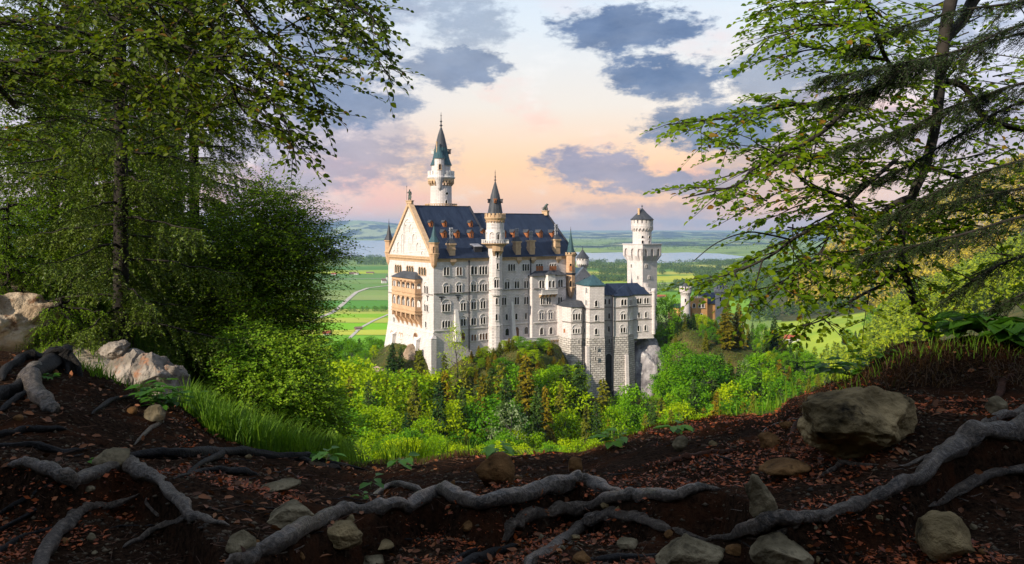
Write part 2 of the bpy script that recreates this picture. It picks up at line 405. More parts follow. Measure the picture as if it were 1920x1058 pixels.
def ring(mb, fc, c, zs, r0, r1, o0, o1, k=1.0, seg=8, mi=0):
    for t in range(seg):
        A = [(c - rr*math.cos(math.pi*q/seg), zs + k*rr*math.sin(math.pi*q/seg)) for q in (t, t+1) for rr in (r0, r1)]
        (x0,y0),(x1,y1),(x2,y2),(x3,y3) = A
        mb.hexa([fc.P(x0,o0,y0), fc.P(x2,o0,y2), fc.P(x3,o0,y3), fc.P(x1,o0,y1)], [fc.P(x0,o1,y0), fc.P(x2,o1,y2), fc.P(x3,o1,y3), fc.P(x1,o1,y1)], mi)

def window(root, fc, a, zc, h=2.9, n=2, lw=0.82, gap=0.36, arch=0, trim=None, pane=None, shutter=None, sill=True, name='window'):
    """n arched lights around (a, zc); stone frame with sill, dark pane behind as a sub-part"""
    trim = trim or M_trim; pane = pane or M_pane
    pitch = lw + gap; w = n*lw + (n-1)*gap; z0 = zc - h/2; zs = zc + h/2 - lw/2; r = lw/2
    fr = MB(); pn = MB()
    for i in range(n):
        c = a - w/2 + lw/2 + i*pitch
        pts = [(c-r, z0), (c+r, z0)] + [(c + r*math.cos(math.pi*t/6), zs + r*math.sin(math.pi*t/6)) for t in range(7)]
        m = len(pts)
        pn.add([fc.P(x, 0.03, y) for x, y in pts], [tuple(range(m))])
        ring(fr, fc, c, zs, r, r + min(gap*.48, .2), 0.0, 0.22, 1.0, 6)
    for i in range(n+1):
        c = a - w/2 - gap/2 + i*pitch; hw = min(gap*.3, .13) if 0 < i < n else min(gap*.36, .15)
        fbox(fr, fc, c-hw, c+hw, 0.0, 0.26 if 0 < i < n else 0.2, z0, zs + .05)
    if sill: fbox(fr, fc, a-w/2-.4, a+w/2+.4, 0.0, 0.36, z0-.22, z0)
    if arch: ring(fr, fc, a, zs + .15, w/2 + .35, w/2 + .62, 0.0, 0.2, 1.0 if arch == 1 else arch, 10)
    f = fr.build(name, trim, root); pn.build('pane', pane, f)
    if shutter:
        s_ = MB()
        for i in range(n):
            c = a - w/2 + lw/2 + i*pitch; fbox(s_, fc, c-lw/2-.1, c+lw/2+.1, 0.03, 0.42, z0, z0 + h*.68)
        s_.build('shutter', shutter, f)
    return f
def wp(root, fc, px, py, hp, n=2, out=0.0, **kw):
    a, z = fc.az(px, py, out); d = F
    dist = (fc.O + fc.E*a).y if isinstance(fc, Face) else fc.Y
    return window(root, fc, a, z, hp*dist/F, n, **kw)

def finial(mb, x, y, z, h, s=1.0):
    mb.lathe(x, y, [(0.10*s, z-.4), (0.12*s, z+h*.12), (0.34*s, z+h*.17), (0.12*s, z+h*.24), (0.09*s, z+h*.36), (0.26*s, z+h*.42), (0.09*s, z+h*.48), (0.06*s, z+h*.75), (0.16*s, z+h*.78), (0.05*s, z+h*.82), (0.02*s, z+h)], 8)
def crenel(mb, fc, circ, z0, z1, n, o0, o1, duty=0.6, na=1):
    for i in range(n):
        c = circ*(i+.5)/n; fbox(mb, fc, c-circ/n*duty/2, c+circ/n*duty/2, o0, o1, z0, z1, na)

# ================================================================== the palace (main hall)
Z0 = -60.0
TH = R(32)
pal = thing('palace', 'long pale limestone palace block with steep slate blue roof and stepped arch gable', 'palace', (-29.4, 300, Z0), TH)
ES, EW = (1, 0), (0, 1)
S = Face(pal, (0, 0), (1, 0), (0, -1)); WF = Face(pal, (0, 0), (0, 1), (-1, 0))
LS, LW = 66.0, 42.6
zE = zrow(484, 300) - Z0; zR1 = 9.4 - Z0; zR2 = 6.6 - Z0
zln = S.az(815, 621.7)[1]
b = MB()
b.prism([(0,0),(LS,0),(LS,LW),(0,LW)], zln, zE)
b.prism([(-1.5,-.02),(LS,-.02),(LS,LW),(-3.0,LW+3.0)], -4, zln, [(-.02,-.02),(LS,-.02),(LS,LW),(-.02,LW+.02)])
b.build('wall', M_wall, pal)
# gable wall
b = MB(); b.add([(-.12,.4,zE),(-.12,LW-.4,zE),(-.12,LW/2,zR1+.6),(1.0,.4,zE),(1.0,LW-.4,zE),(1.0,LW/2,zR1+.6)], [(0,2,1),(3,4,5),(0,1,4,3),(1,2,5,4),(2,0,3,5)])
gb = b.build('gable', M_wall, pal)
b = MB()
for sgn in (0, 1):
    w0 = -.6 if sgn == 0 else LW+.6
    for k in range(1):
        b.hexa([(-.75,w0,zE+.1),(1.2,w0,zE+.1),(1.2,w0+(1.6 if sgn==0 else -1.6),zE+.1),(-.75,w0+(1.6 if sgn==0 else -1.6),zE+.1)],
               [(-.75,LW/2-(.0 if sgn==0 else .0),zR1+1.7),(1.2,LW/2,zR1+1.7),(1.2,LW/2,zR1-.1),(-.75,LW/2,zR1-.1)])
b.build('coping', M_sandt, gb)
# blind stepped arches on the gable
b = MB()
def blind(w, ztop, wd, zb):
    ring(b, WF, w, ztop-wd/2, wd/2-.16, wd/2+.16, 0.1, .42, 1, 8)
    fbox(b, WF, w+wd/2-.16, w+wd/2+.16, .1, .42, zb, ztop-wd/2); 
def gpt(px, py): return WF.az(px, py)
for (px, py, wd, dz) in [(766, 413, 8.5, 17), (763, 423, 3.2, 9), (772, 423, 3.2, 3), (757, 440, 3.4, 9), (778, 441, 3.4, 4), (749, 456, 3.2, 8), (785.5, 457, 3.2, 3.5), (741.5, 470, 3.0, 3.5), (794, 473, 3.2, 3.5)]:
    a_, z_ = gpt(px, py); blind(a_, z_+.6, wd, max(zE+1, z_-dz*.8))
    fbox(b, WF, a_-wd/2-2.0 if px < 768 else a_-wd/2-.4, a_+wd/2+.3 if px < 768 else a_+wd/2, .1, .3, z_+1.2, z_+1.45) if wd < 4 else None
b.build('blind_arch', M_trim, gb)
a_, z_ = gpt(769.5, 463.5); window(gb, WF, a_, z_, 3.6, 3, .75, .3, arch=1.35, name='window')
# cornice with dentil frieze
def cornice(root, fc, a0, a1, zt, hgt=1.7, mat=M_sandt, step=.95, out=.55, name='cornice'):
    b = MB(); fbox(b, fc, a0, a1, .0, out, zt-hgt*.35, zt-.02, 1); 
    n = max(1, int((a1-a0)/step))
    for i in range(n):
        c = a0 + (i+.5)*(a1-a0)/n; fwedge(b, fc, c-step*.27, c+step*.27, 0, out*.85, zt-hgt*.8, zt-hgt*.35, ob=.06)
    fbox(b, fc, a0, a1, .0, .10, zt-hgt*.95, zt-hgt*.35)
    return b.build(name, mat, root)
cornice(pal, S, .2, LS, zE-.02); cornice(pal, WF, .2, LW-.2, zE-.02, 2.0)
b = MB(); fbox(b, WF, -.5, LW+.5, .0, .75, zE-.03, zE+.35); b.build('cornice', M_sandt, pal)
# string courses
def band(root, fc, pts, mat, th=.35, out=.3):
    b = MB()
    for (p0, p1) in pts:
        a0, z0 = fc.az(*p0); a1, z1 = fc.az(*p1); z = (z0+z1)/2
        fbox(b, fc, min(a0,a1), max(a0,a1), 0, out, z-th/2, z+th/2)
    return b.build('string_course', mat, root)
M_dk = pmat('weathered_course', (0.20, 0.18, 0.17), (0.30, 0.27, 0.25), 0.9, 1.0)
band(pal, S, [((813.5,552.5),(914,545)), ((944,542),(1062,540))], M_dk)
band(pal, S, [((813.5,621.9),(914,612.5)), ((944,606),(1060,603))], M_trim)
band(pal, WF, [((812,552),(792,551)), ((735,549),(729,548))], M_dk)
band(pal, WF, [((813,621.7),(729,608))], M_trim)
# roofs
def gable_roof(root, x0, x1, w0, w1, ze, zr, mat, name='roof', ov=0.9):
    b = MB(); wm = (w0+w1)/2; k = (zr-ze)/(wm-w0); zo = ze - ov*k*.35
    b.add([(x0,w0-ov,zo),(x0,w1+ov,zo),(x0,wm,zr),(x1,w0-ov,zo),(x1,w1+ov,zo),(x1,wm,zr)], [(0,2,1),(3,4,5),(0,1,4,3),(1,2,5,4),(2,0,3,5)])
    return b.build(name, mat, root)
rf = gable_roof(pal, 1.0, 27.0, 0, LW, zE, zR1, M_roof)
rf2 = gable_roof(pal, 27.02, LS+.3, 0.1, LW-.1, zE+.03, zR2, M_roof)
b = MB(); b.box(1, 27.2, LW/2-.25, LW/2+.25, zR1-.1, zR1+.2); b.build('ridge_cap', M_lead, rf)
b = MB(); b.box(27.2, LS+.3, LW/2-.25, LW/2+.25, zR2-.1, zR2+.2); b.build('ridge_cap', M_lead, rf2)
for (x, w0_, zr_) in ((27.0, -.9, zR1), (LS+.3, -.8, zR2)):
    b = MB(); b.hexa([(x-.4,-.9,zE-.1),(x+.3,-.9,zE-.1),(x+.3,.3,zE-.1),(x-.4,.3,zE-.1)], [(x-.4,LW/2-.4,zr_+.25),(x+.3,LW/2-.4,zr_+.25),(x+.3,LW/2+.3,zr_+.25),(x-.4,LW/2+.3,zr_+.25)])
    b.build('verge', M_lead, rf if x < 30 else rf2)
# roof furniture sits on the south slope: point of the slope for a pixel
def slope_pt(px, py, zr):
    k = (zr - zE)/(LW/2)
    best = None
    for i in range(0, 430):
        w = i*.05; 
        f = Face(pal, (0, w), (1, 0), (0, -1)); a, z = f.az(px, py)
        e = abs(z - (zE + k*w))
        if best is None or e < best[0]: best = (e, a, w, z)
    return best[1:]
def dormer(px, py, zr, s=1.0, part=rf):
    a, w, z = slope_pt(px, py+5*s, zr); k = (zr-zE)/(LW/2)
    b = MB(); hw = .95*s; h = 2.1*s; L = (h+1.2)/k
    b.hexa([(a-hw,w-.5,z-.6),(a+hw,w-.5,z-.6),(a+hw,w+L,z-.6),(a-hw,w+L,z-.6)], [(a-hw,w-.5,z+h),(a+hw,w-.5,z+h),(a+hw,w+L,z+h),(a-hw,w+L,z+h)])
    b.add([(a-hw,w-.5,z+h),(a+hw,w-.5,z+h),(a,w-.5,z+h+1.0*s)], [(0,1,2)])
    o = b.build('dormer', M_orange, part)
    b = MB(); f = Face(pal, (0, w-.5), (1, 0), (0, -1))
    b.add([(a-hw-.3,w-.75,z+h-.15),(a,w-.75,z+h+1.15*s),(a,w+L+1,z+h+1.15*s),(a-hw-.3,w+L+1,z+h-.15)], [(0,1,2,3)])
    b.add([(a+hw+.3,w-.75,z+h-.15),(a,w-.75,z+h+1.15*s),(a,w+L+1,z+h+1.15*s),(a+hw+.3,w+L+1,z+h-.15)], [(0,1,2,3)])
    b.build('dormer_roof', M_roofg, o)
    window(o, f, a, z+h*.55, 1.7*s, 1, .62*s, .2, trim=M_orange, sill=False)
for px, py in ((808, 421), (833.6, 421), (882.6, 421)): dormer(px, py, zR1, .8)
for px, py in ((832.7, 441), (857, 441), (883, 441)): dormer(px, py, zR1, 1.0)
for px, py in ((905, 438), (944.5, 440), (964.5, 440), (990, 440), (1013, 440), (1037, 440)): dormer(px, py, zR2, 1.0, rf2)
# flat-topped dormer
a, w, z = slope_pt(896, 474, zR1); b = MB()
b.hexa([(a-1.6,w-.3,z-.5),(a+1.6,w-.3,z-.5),(a+1.6,w+4,z-.5),(a-1.6,w+4,z-.5)], [(a-1.6,w-.3,z+2.2),(a+1.6,w-.3,z+2.2),(a+1.6,w+4,z+3.4),(a-1.6,w+4,z+3.4)])
o = b.build('dormer', M_lead, rf); b = MB(); b.hexa([(a-1.9,w-.7,z+2.25),(a+1.9,w-.7,z+2.25),(a+1.9,w+4.4,z+3.5),(a-1.9,w+4.4,z+3.5)], [(a-1.9,w-.7,z+2.5),(a+1.9,w-.7,z+2.5),(a+1.9,w+4.4,z+3.75),(a-1.9,w+4.4,z+3.75)])
b.build('dormer_roof', M_chim, o)
# chimneys rising from the eaves
def chimney(px, ytop, yb0, yb1, hood=True, zr=zR1, part=rf, wpx=12):
    a, z1 = S.az(px, yb0); _, z0 = S.az(px, yb1); _, zt = S.az(px, ytop); w = wpx*.1; hw = w
    f = Face(pal, (0, .6), (1, 0), (0, -1))
    b = MB(); b.box(a-hw, a+hw, .2, 2.6, z0-2, z1); b.box(a-hw-.35, a+hw+.35, -.1, 2.9, z1-.5, z1+.1); b.box(a-hw-.15, a+hw+.15, .05, 2.75, z0+(z1-z0)*.45, z0+(z1-z0)*.55)
    o = b.build('chimney', M_sandt, part)
    b = MB(); top = z1+.1
    if hood:
        b.prism([(a-hw-.3,-.05),(a+hw+.3,-.05),(a+hw+.3,2.85),(a-hw-.3,2.85)], z1+.1, z1+2.0, [(a-hw*.45,.9),(a+hw*.45,.9),(a+hw*.45,1.9),(a-hw*.45,1.9)]); b.build('chimney_hood', M_roofg, o); top = z1+2.0
    b = MB(); 
    for dx in (-.42, .42): b.lathe(a+dx, 1.4, [(.3, top-.3), (.3, zt-.5), (.42, zt-.5), (.42, zt-.2), (.3, zt-.1), (.3, zt)], 8)
    b.box(a-.8, a+.8, 1.0, 1.8, top+(zt-top)*.35, top+(zt-top)*.45); b.box(a-.8, a+.8, 1.0, 1.8, top+(zt-top)*.7, top+(zt-top)*.78)
    b.build('chimney_pot', M_chim, o)
    b = MB(); _, zc = S.az(px, yb1+28); fbox(b, S, a-1.2, a+1.2, .0, .75, zE-1.6, zE-.45); b.hexa([S.P(a-.1,.05,zE-3.2),S.P(a+.1,.05,zE-3.2),S.P(a+.1,0,zE-3.2),S.P(a-.1,0,zE-3.2)], [S.P(a-1.2,.75,zE-1.6),S.P(a+1.2,.75,zE-1.6),S.P(a+1.2,0,zE-1.6),S.P(a-1.2,0,zE-1.6)])
    b.build('corbel', M_sandt, o)
chimney(849, 427, 457, 478, True, zR1, rf); chimney(972.5, 428, 453, 475, True, zR2, rf2)
chimney(999, 433, 451, 478, False, zR2, rf2); chimney(1046.5, 420, 449, 475, True, zR2, rf2, 12)
# windows, south front, storey by storey (from the photograph)
w_ = lambda px, py, hp, n, **k: wp(pal, S, px, py, hp, n, **k)
for px, n in ((837,2),(861,2),(889,2),(906,3)): w_(px, 508.5 if px < 870 else 507, 15.5, n, lw=.85 if px != 889 else .8, gap=.4 if px != 889 else .7, pane=M_brown if px == 861 else None)
w_(959, 501.5, 13, 3); w_(985.5, 501.5, 13, 3)
w_(1011, 501.5, 13.5, 3, shutter=M_orange); w_(1036, 501.5, 13.5, 3, shutter=M_orange)
for px, py, n in ((836.5,543,2),(860.5,541.5,2),(888,540,2),(906,539.5,3),(950.7,535,2),(968.8,534,2),(986.5,533.5,2)): w_(px, py, 13.5, n, arch=1)
for px, py, n in ((836.5,577,3),(868.5,575,2),(888,573,2),(905.5,571.5,2),(944.8,565,2),(968.8,564,2),(986.5,563.5,2)): w_(px, py, 14, n, arch=1)
for px, py, n, ar in ((836.5,608,3,0),(868.5,604.5,2,1),(888,603,2,0),(905.5,601,2,1)): w_(px, py, 13, n, arch=ar)
for px, py in ((949.7,594.5),(967.8,593.5),(985.7,592.5)): w_(px, py, 11.5, 1, lw=.95)
for px, py, n in ((888,633,2),(906.5,631,3)): w_(px, py, 12, n, pane=M_brown, lw=.9)
w_(868, 631, 15, 1, lw=1.8, pane=M_brown)
for px, py, h in ((950.7,622.6,13.5),(986.5,619.5,13.5)): w_(px, py, h, 1, lw=1.7)
w_(968.5, 622.5, 19, 1, lw=2.1, pane=M_brown, name='door', sill=False)
# vertical buttresses and drain pipes
b = MB()
for px, y0, y1, wd in ((855.5,581,640,1.25),(960,566,638,.95)):
    a, zt = S.az(px, y0); _, zb = S.az(px, y1); b.hexa([S.P(a-wd,2.2,zb),S.P(a+wd,2.2,zb),S.P(a+wd,0,zb),S.P(a-wd,0,zb)], [S.P(a-wd*.55,.35,zt),S.P(a+wd*.55,.35,zt),S.P(a+wd*.55,0,zt),S.P(a-wd*.55,0,zt)]); b.build('buttress', M_trim, pal); b = MB()
b = MB(); a, zt = WF.az(811.5, 632); b.box(-1.3, .9, -.6, 1.8, -4, zt-.6); b.hexa([(-1.4,-.7,zt-.6),(1.0,-.7,zt-.6),(1.0,1.9,zt-.6),(-1.4,1.9,zt-.6)], [(-.3,-.1,zt+.5),(.9,-.1,zt+.5),(.9,1.6,zt+.5),(-.3,1.6,zt+.5)])
b.build('buttress', M_wall, pal)
for px, y1 in ((878.5, 660), (994, 630)):
    a, z1 = S.az(px, y1); b = MB(); fbox(b, S, a-.16, a+.16, .3, .62, z1, zE-1.0); fbox(b, S, a-.3, a+.3, .2, .7, zE-2.0, zE-1.4); b.build('drain_pipe', M_lead, pal)
# iron wall anchors
b = MB()
for px, py in ((828, 559), (858.5, 556)):
    a, z = S.az(px, py); fbox(b, S, a-.14, a+.14, .02, .2, z-1.6, z+.4); fbox(b, S, a-1.1, a+1.1, .02, .2, z+.2, z+.55); fbox(b, S, a-.6, a+.6, .02, .2, z-.5, z-.3)
a, z = WF.az(802, 557); fbox(b, WF, a-.14, a+.14, .02, .2, z-1.6, z+.4); fbox(b, WF, a-1.0, a+1.0, .02, .2, z+.2, z+.5)
b.build('iron_anchor', M_lead, pal)
# west front windows
v_ = lambda px, py, hp, n, **k: wp(pal, WF, px, py, hp, n, **k)
for px, py in ((747,504),(769,506),(792,508.5)): v_(px, py, 14.5, 3, lw=1.5, gap=.75, pane=M_pane, trim=M_sandt)
v_(799.4, 543.5, 15, 2, lw=1.25, gap=.7, arch=1); v_(799.4, 577.5, 13.5, 2, lw=1.25, gap=.7, arch=1); v_(799, 608.5, 11.5, 1, lw=1.1); v_(739.5, 599, 9, 1, lw=1.1)
WFb = Face(pal, (-.42, 0), (0, 1), (-1, 0)); v2_ = lambda px, py, hp, n, **k: wp(pal, WFb, px, py, hp, n, **k)
for px, py in ((736.5,626.5),(752,630)): v2_(px, py, 11.5, 2, lw=1.1, gap=.8, trim=M_sandt, pane=M_brown)
v2_(767, 633, 11, 2, lw=1.1, gap=.8, pane=M_paneg); v2_(779.5, 636.5, 24, 1, lw=3.4, gap=.8, trim=M_sandt, pane=M_brown, name='door')
for px, y0, y1 in ((743.7,622.5,652),(788.5,633.5,660)):
    a, zt = WF.az(px, y0); _, zb = WF.az(px, y1); b = MB(); b.hexa([WF.P(a-.9,3.2,zb-6),WF.P(a+.9,3.2,zb-6),WF.P(a+.9,0,zb-6),WF.P(a-.9,0,zb-6)],[WF.P(a-.9,2.2,zt-.8),WF.P(a+.9,2.2,zt-.8),WF.P(a+.9,0,zt-.8),WF.P(a-.9,0,zt-.8)])
    b.hexa([WF.P(a-1.1,2.5,zt-.8),WF.P(a+1.1,2.5,zt-.8),WF.P(a+1.1,0,zt-.8),WF.P(a-1.1,0,zt-.8)],[WF.P(a-1.1,.5,zt+.4),WF.P(a+1.1,.5,zt+.4),WF.P(a+1.1,0,zt+.4),WF.P(a-1.1,0,zt+.4)])
    b.build('buttress', M_trim, pal)
# two storey loggia oriel on the west front
OA0, OA1, OO = 9.9, 32.0, 3.0
LF = Face(pal, (-OO, OA0), (0, 1), (-1, 0)); LSd = Face(pal, (0, OA0), (-1, 0), (0, -1)); LN = OA1-OA0
zq = lambda py: LF.az(780, py)[1]
z_top, z_fl1, z_fl2, z_bot = zq(524), zq(551.5), zq(590), zq(611)
o = MB()
for z0_, z1_ in ((zq(590), zq(584.5)), (zq(557.5), zq(550)), (zq(532), z_top)): o.box(-OO, 0.0, OA0, OA1, z0_, z1_)
org = o.build('loggia', M_sand, pal)
o = MB(); o.box(-.25, -.02, OA0, OA1, zq(584.5), z_top); o.build('inner_wall', M_trim, org)
for (zb_, zs_, zt_) in ((zq(584.5), zq(567), zq(557.5)), (zq(550), zq(535.5), zq(528.5))):
    o = MB(); arcade(o, LF, 0, LN, zb_+1.5, zs_, zt_, 5, -.5, 0, 1.15, 1.0, 8, col=False)
    fbox(o, LF, 0, LN, -.5, -.02, zb_, zb_+1.5)
    arcade(o, LSd, 0, OO-.52, zb_+1.5, zs_, zt_, 1, -.5, 0, .8, 1.0, 8); fbox(o, LSd, 0, OO-.52, -.5, -.02, zb_, zb_+1.5)
    o.build('arcade', M_sand, org)
    for i in range(5):
        o = MB(); c = LN*(i+.5)/5; o.lathe(-OO+.25, OA0+c, [(.16, zb_+1.5), (.16, zs_+.6)], 6); o.build('column', M_lead, org)

o = MB()
for z_ in (zq(584.5), zq(551), zq(557.5), zq(590)): fbox(o, LF, -.3, LN+.3, -.1, .28, z_-.16, z_+.16); fbox(o, LSd, -.2, OO, -.1, .28, z_-.16, z_+.16)
# raised panel band with its lettering-like frieze of small marks
o.build('moulding', M_sandt, org)
o = MB()
for k in range(34):
    c = 1.4 + k*(LN-2.8)/34; 
    if k % 6 != 5: fbox(o, LF, c, c+.22+.12*((k*7) % 3), .0, .06, z_top-1.55, z_top-1.1)
o.build('inscription', M_brown, org)
o = MB()
for i in range(6):
    c = LN*i/5; c = min(max(c, .5), LN-.5); fwedge(o, LF, c-.5, c+.5, -OO, 0, z_bot-1.2, zq(592), ob=-OO+.05)
arcade(o, LF, 0, LN, zq(600), zq(596), zq(590.2), 5, -.6, -.02, .9, 1.0, 8); 
o.hexa([(-.1,OA0,z_bot),(-.02,OA0,z_bot),(-.02,OA1,z_bot),(-.1,OA1,z_bot)], [(-OO+1.2,OA0,zq(591)),(-.02,OA0,zq(591)),(-.02,OA1,zq(591)),(-OO+1.2,OA1,zq(591))])
o.build('bracket', M_sand, org)
o = MB(); o.prism([(-OO-.5,OA0-.6),(-.02,OA0-.6),(-.02,OA1+.6),(-OO-.5,OA1+.6)], z_top, zq(512), [(-.3,OA0+5),(-.02,OA0+5),(-.02,OA1-5),(-.3,OA1-5)])
o.build('roof', M_roofg, org)
# corner turrets on the west front
def turret(root, cx, cy, r, z0, z1, zc, zf, mat, cmat, corb, n=8, cren=False, rot=R(22.5), name='corner_turret'):
    b = MB(); b.lathe(cx, cy, [(.3, corb), (r*.6, corb+1.2), (r*1.05, z0), (r, z0+.3), (r, z1)], n, rot=rot)
    t = b.build(name, mat, root)
    b = MB(); b.lathe(cx, cy, [(r+.02, z0+.2), (r+.3, z0+.35), (r+.3, z0+.7), (r+.02, z0+.8)], n, rot=rot); b.build('moulding', M_sandt, t); b = MB(); b.lathe(cx, cy, [(r+.02, z1-.7), (r+.35, z1-.4), (r+.35, z1-.02), (r+.02, z1-.01)], n, rot=rot)
    b.build('moulding', M_sandt, t)
    if cren:
        b = MB(); c_ = Cyl(root, cx, cy, r); crenel(b, c_, 2*math.pi*r, z1, z1+.8, 10, -.15, .4, .6); b.build('battlement', M_sandt, t)
    b = MB(); b.lathe(cx, cy, [(r+.45 if not cren else r-.1, z1+.02), (r*.62, z1+(zc-z1)*.33), (.09, zc)], n, rot=rot); cn = b.build('spire', cmat, t)
    b = MB(); finial(b, cx, cy, zc-.3, zf-zc+.3, .9); b.build('finial', M_lead, cn)
    return t
d0 = 300
Zp = lambda py, d: zrow(py, d) - Z0
t1 = turret(pal, 0.3, 0.3, 1.75, Zp(479,300), Zp(454.5,300), Zp(423,300), Zp(413,300), M_sand, M_teal, Zp(504,300), name='corner_turret')
cc = Cyl(pal, .3, .3, 1.7); a, z = cc.az(813, 469); window(t1, cc, 0, z, 2.6, 1, .7, .2, trim=M_sandt)
turret(pal, 0.2, LW-.2, 1.6, Zp(475,336), Zp(450.5,336), Zp(419,336), Zp(410,336), M_sand, M_lead, Zp(497,336))
t3 = turret(pal, 62.6, -1.3, 1.9, Zp(541,332), Zp(477,332), Zp(434,332), Zp(425,332), M_sand, M_teal, Zp(560,332), cren=True)
cc = Cyl(pal, 62.6, -1.3, 1.9)
for py, hh in ((501, 3.0), (532, 2.6)): window(t3, cc, 0, cc.z(py), hh, 1, .75, .2, trim=M_sandt, shutter=M_orange if py == 501 else None, sill=False)
b = MB(); b.lathe(62.6, -1.3, [(1.92, Zp(515.5,332)), (2.2, Zp(514,332)), (2.2, Zp(512,332)), (1.92, Zp(511,332))], 8, rot=R(22.5)); b.build('moulding', M_lead, t3)
# projecting bay with its own low roof and small oriel
B0 = S.a(1001, 2.6); B1 = S.a(1061, 2.6); BO = 2.6
BF = Face(pal, (0, -BO), (1, 0), (0, -1)); bz = lambda py: BF.az(1030, py)[1]
b = MB(); b.box(B0-.8, B1, -BO, -.02, -4, bz(517)); bay = b.build('bay', M_wall, pal)
b = MB(); b.prism([(B0-1.4,-BO-.7),(B1+.7,-BO-.7),(B1+.7,0.3),(B0-1.4,0.3)], bz(516.8), bz(508), [(B0+2.4,-.6),(B1-2.5,-.6),(B1-2.5,0.3),(B0+2.4,0.3)]); b.build('roof', M_roofg, bay)
x_ = lambda px, py, hp, n, **k: wp(bay, BF, px, py, hp, n, **k)
x_(1015.6,533,15.5,2,lw=1.0,gap=.25,arch=.0); x_(1050.4,532,15.5,2,lw=1.0,gap=.25)
for a0_, a1_, py in ((1010.5,1020.5,523),(1045.5,1055.5,522)):
    b = MB(); ring(b, BF, BF.az((a0_+a1_)/2,527)[0], bz(531), 1.35, 1.6, 0, .2); b.build('arch_moulding', M_trim, bay)
x_(1017.5,564.5,13,2,lw=.8,gap=.3); x_(1028.5,564,13,2,lw=.8,gap=.3); x_(1049.8,563.5,13,2,arch=1)
x_(1015,593,12.5,2,lw=1.0,gap=.15,arch=1,pane=M_paneg); x_(1031.8,592,12.5,2,lw=1.0,gap=.15,arch=1,pane=M_paneg); x_(1049,590.5,12.5,2,arch=1)
for px, py in ((1015.3,621),(1033,620),(1050,618.5)): x_(px, py, 13, 1, lw=1.5)
band(bay, BF, [((1000.5,540.3),(1061,539.8))], M_dk); band(bay, BF, [((1000.5,604),(1061,603))], M_trim)
b = MB(); OF = Face(pal, (0, -BO-1.4), (1, 0), (0, -1)); oa = OF.a(1027.5); ob_ = OF.a(1041.5); om = (oa+ob_)/2
b.prism([(oa-.6,-BO-.02),(oa,-BO-1.4),(ob_,-BO-1.4),(ob_+.6,-BO-.02)], bz(543), bz(514.5)); orl = b.build('oriel', M_trim, bay)
for px in (1030.7, 1037.8): wp(orl, OF, px, 533, 13, 1, lw=1.1)
b = MB(); b.prism([(oa-1.0,-BO-.02),(oa-.3,-BO-1.9),(ob_+.3,-BO-1.9),(ob_+1.0,-BO-.02)], bz(514.4), bz(507), [(om-.1,-BO-.02),(om-.1,-BO-.1),(om+.1,-BO-.1),(om+.1,-BO-.02)]); b.build('roof', M_roofg, orl)
b = MB(); q0 = BF.a(1011); q1 = BF.a(1041)
b.box(q0, q1, -BO-2.0, -BO-.02, bz(551.5), bz(549.8)); 
for i in range(16): c = q0+(q1-q0)*(i+.5)/16; b.box(c-.14, c+.14, -BO-1.95, -BO-1.65, bz(549.8), bz(543.4))
b.box(q0, q1, -BO-2.05, -BO-1.6, bz(543.5), bz(542.3)); blc = b.build('balcony', M_trim, bay)
b = MB()
for i in range(5): c = q0+.4+(q1-q0-.8)*i/4; fwedge(b, BF, c-.35, c+.35, 0, 1.7, bz(558), bz(551.6), ob=.1)
b.build('bracket', M_sandt, blc)
# terrace with balustrade
T0 = S.a(942, 4); T1 = S.a(1061, 4); TO = 4.5
TF = Face(pal, (0, -TO), (1, 0), (0, -1)); tz = lambda py: TF.az(1000, py)[1]
b = MB(); b.box(T0, T1+1, -TO, -.1, -4, tz(640)); b.box(T0-.2, T1+1.2, -TO-.3, -TO, tz(641), tz(639.2)); ter = b.build('terrace', M_wall, pal)
b = MB(); n = 46
for i in range(n): c = T0+(T1-T0)*(i+.5)/n; b.box(c-.28, c+.28, -TO-.1, -TO+.12, tz(639.2), tz(634.5))
b.box(T0-.1, T1+1, -TO-.2, -TO+.25, tz(634.5), tz(633)); b.build('balustrade', M_trim, ter)
b = MB()
for i in range(6):
    c = TF.a(1023) + i*1.45; fwedge(b, TF, c-.4, c+.4, 0, .5, tz(646), tz(641), ob=.05)
b.build('bracket', M_sandt, ter)

# stair tower of the south front
TX = 0.0
SC = None
def cyl_at(root, px, d): 
    L = root.location; rz = root.rotation_euler.z; X, Y = U(px)*d - L.x, d - L.y
    c, q = math.cos(-rz), math.sin(-rz); return (c*X - q*Y, q*X + c*Y)
d_st = 313.5
cx, cy = cyl_at(pal, 928.5, d_st); r0 = 13.2*d_st/F
zz = lambda py: zrow(py, d_st) - Z0
b = MB(); b.lathe(cx, cy, [(r0*1.10, -4), (r0*1.08, zz(611)), (r0*1.0, zz(609)), (r0, zz(458))], 12, rot=.1); b.lathe(cx, cy, [(r0+.02, zz(461)), (r0+.75, zz(456.5)), (r0+1.3, zz(455.5)), (r0+1.3, zz(454.3)), (r0*.8, zz(454.2))], 20)
r1 = 16.6*d_st/F; r1u = 17*d_st/F
b.lathe(cx, cy, [(r1, zz(454.2)), (r1, zz(416))], 20); 
st = b.build('stair_tower', M_wall, pal)
c0 = Cyl(pal, cx, cy, r0*1.0); c1 = Cyl(pal, cx, cy, r1)
b = MB(); cb = Cyl(pal, cx, cy, r1+1.9); circ = 2*math.pi*cb.r
b.lathe(cx, cy, [(r0+.1, zz(466)), (r1+.9, zz(459)), (r1+2.0, zz(457.2)), (r1+2.0, zz(456.2)), (.5, zz(456.1))], 20); b.build('corbel', M_sandt, st)
b = MB()
for i in range(32): c = circ*(i+.5)/32; fbox(b, cb, c-.17, c+.17, -.25, 0, zz(456.1), zz(450.5))
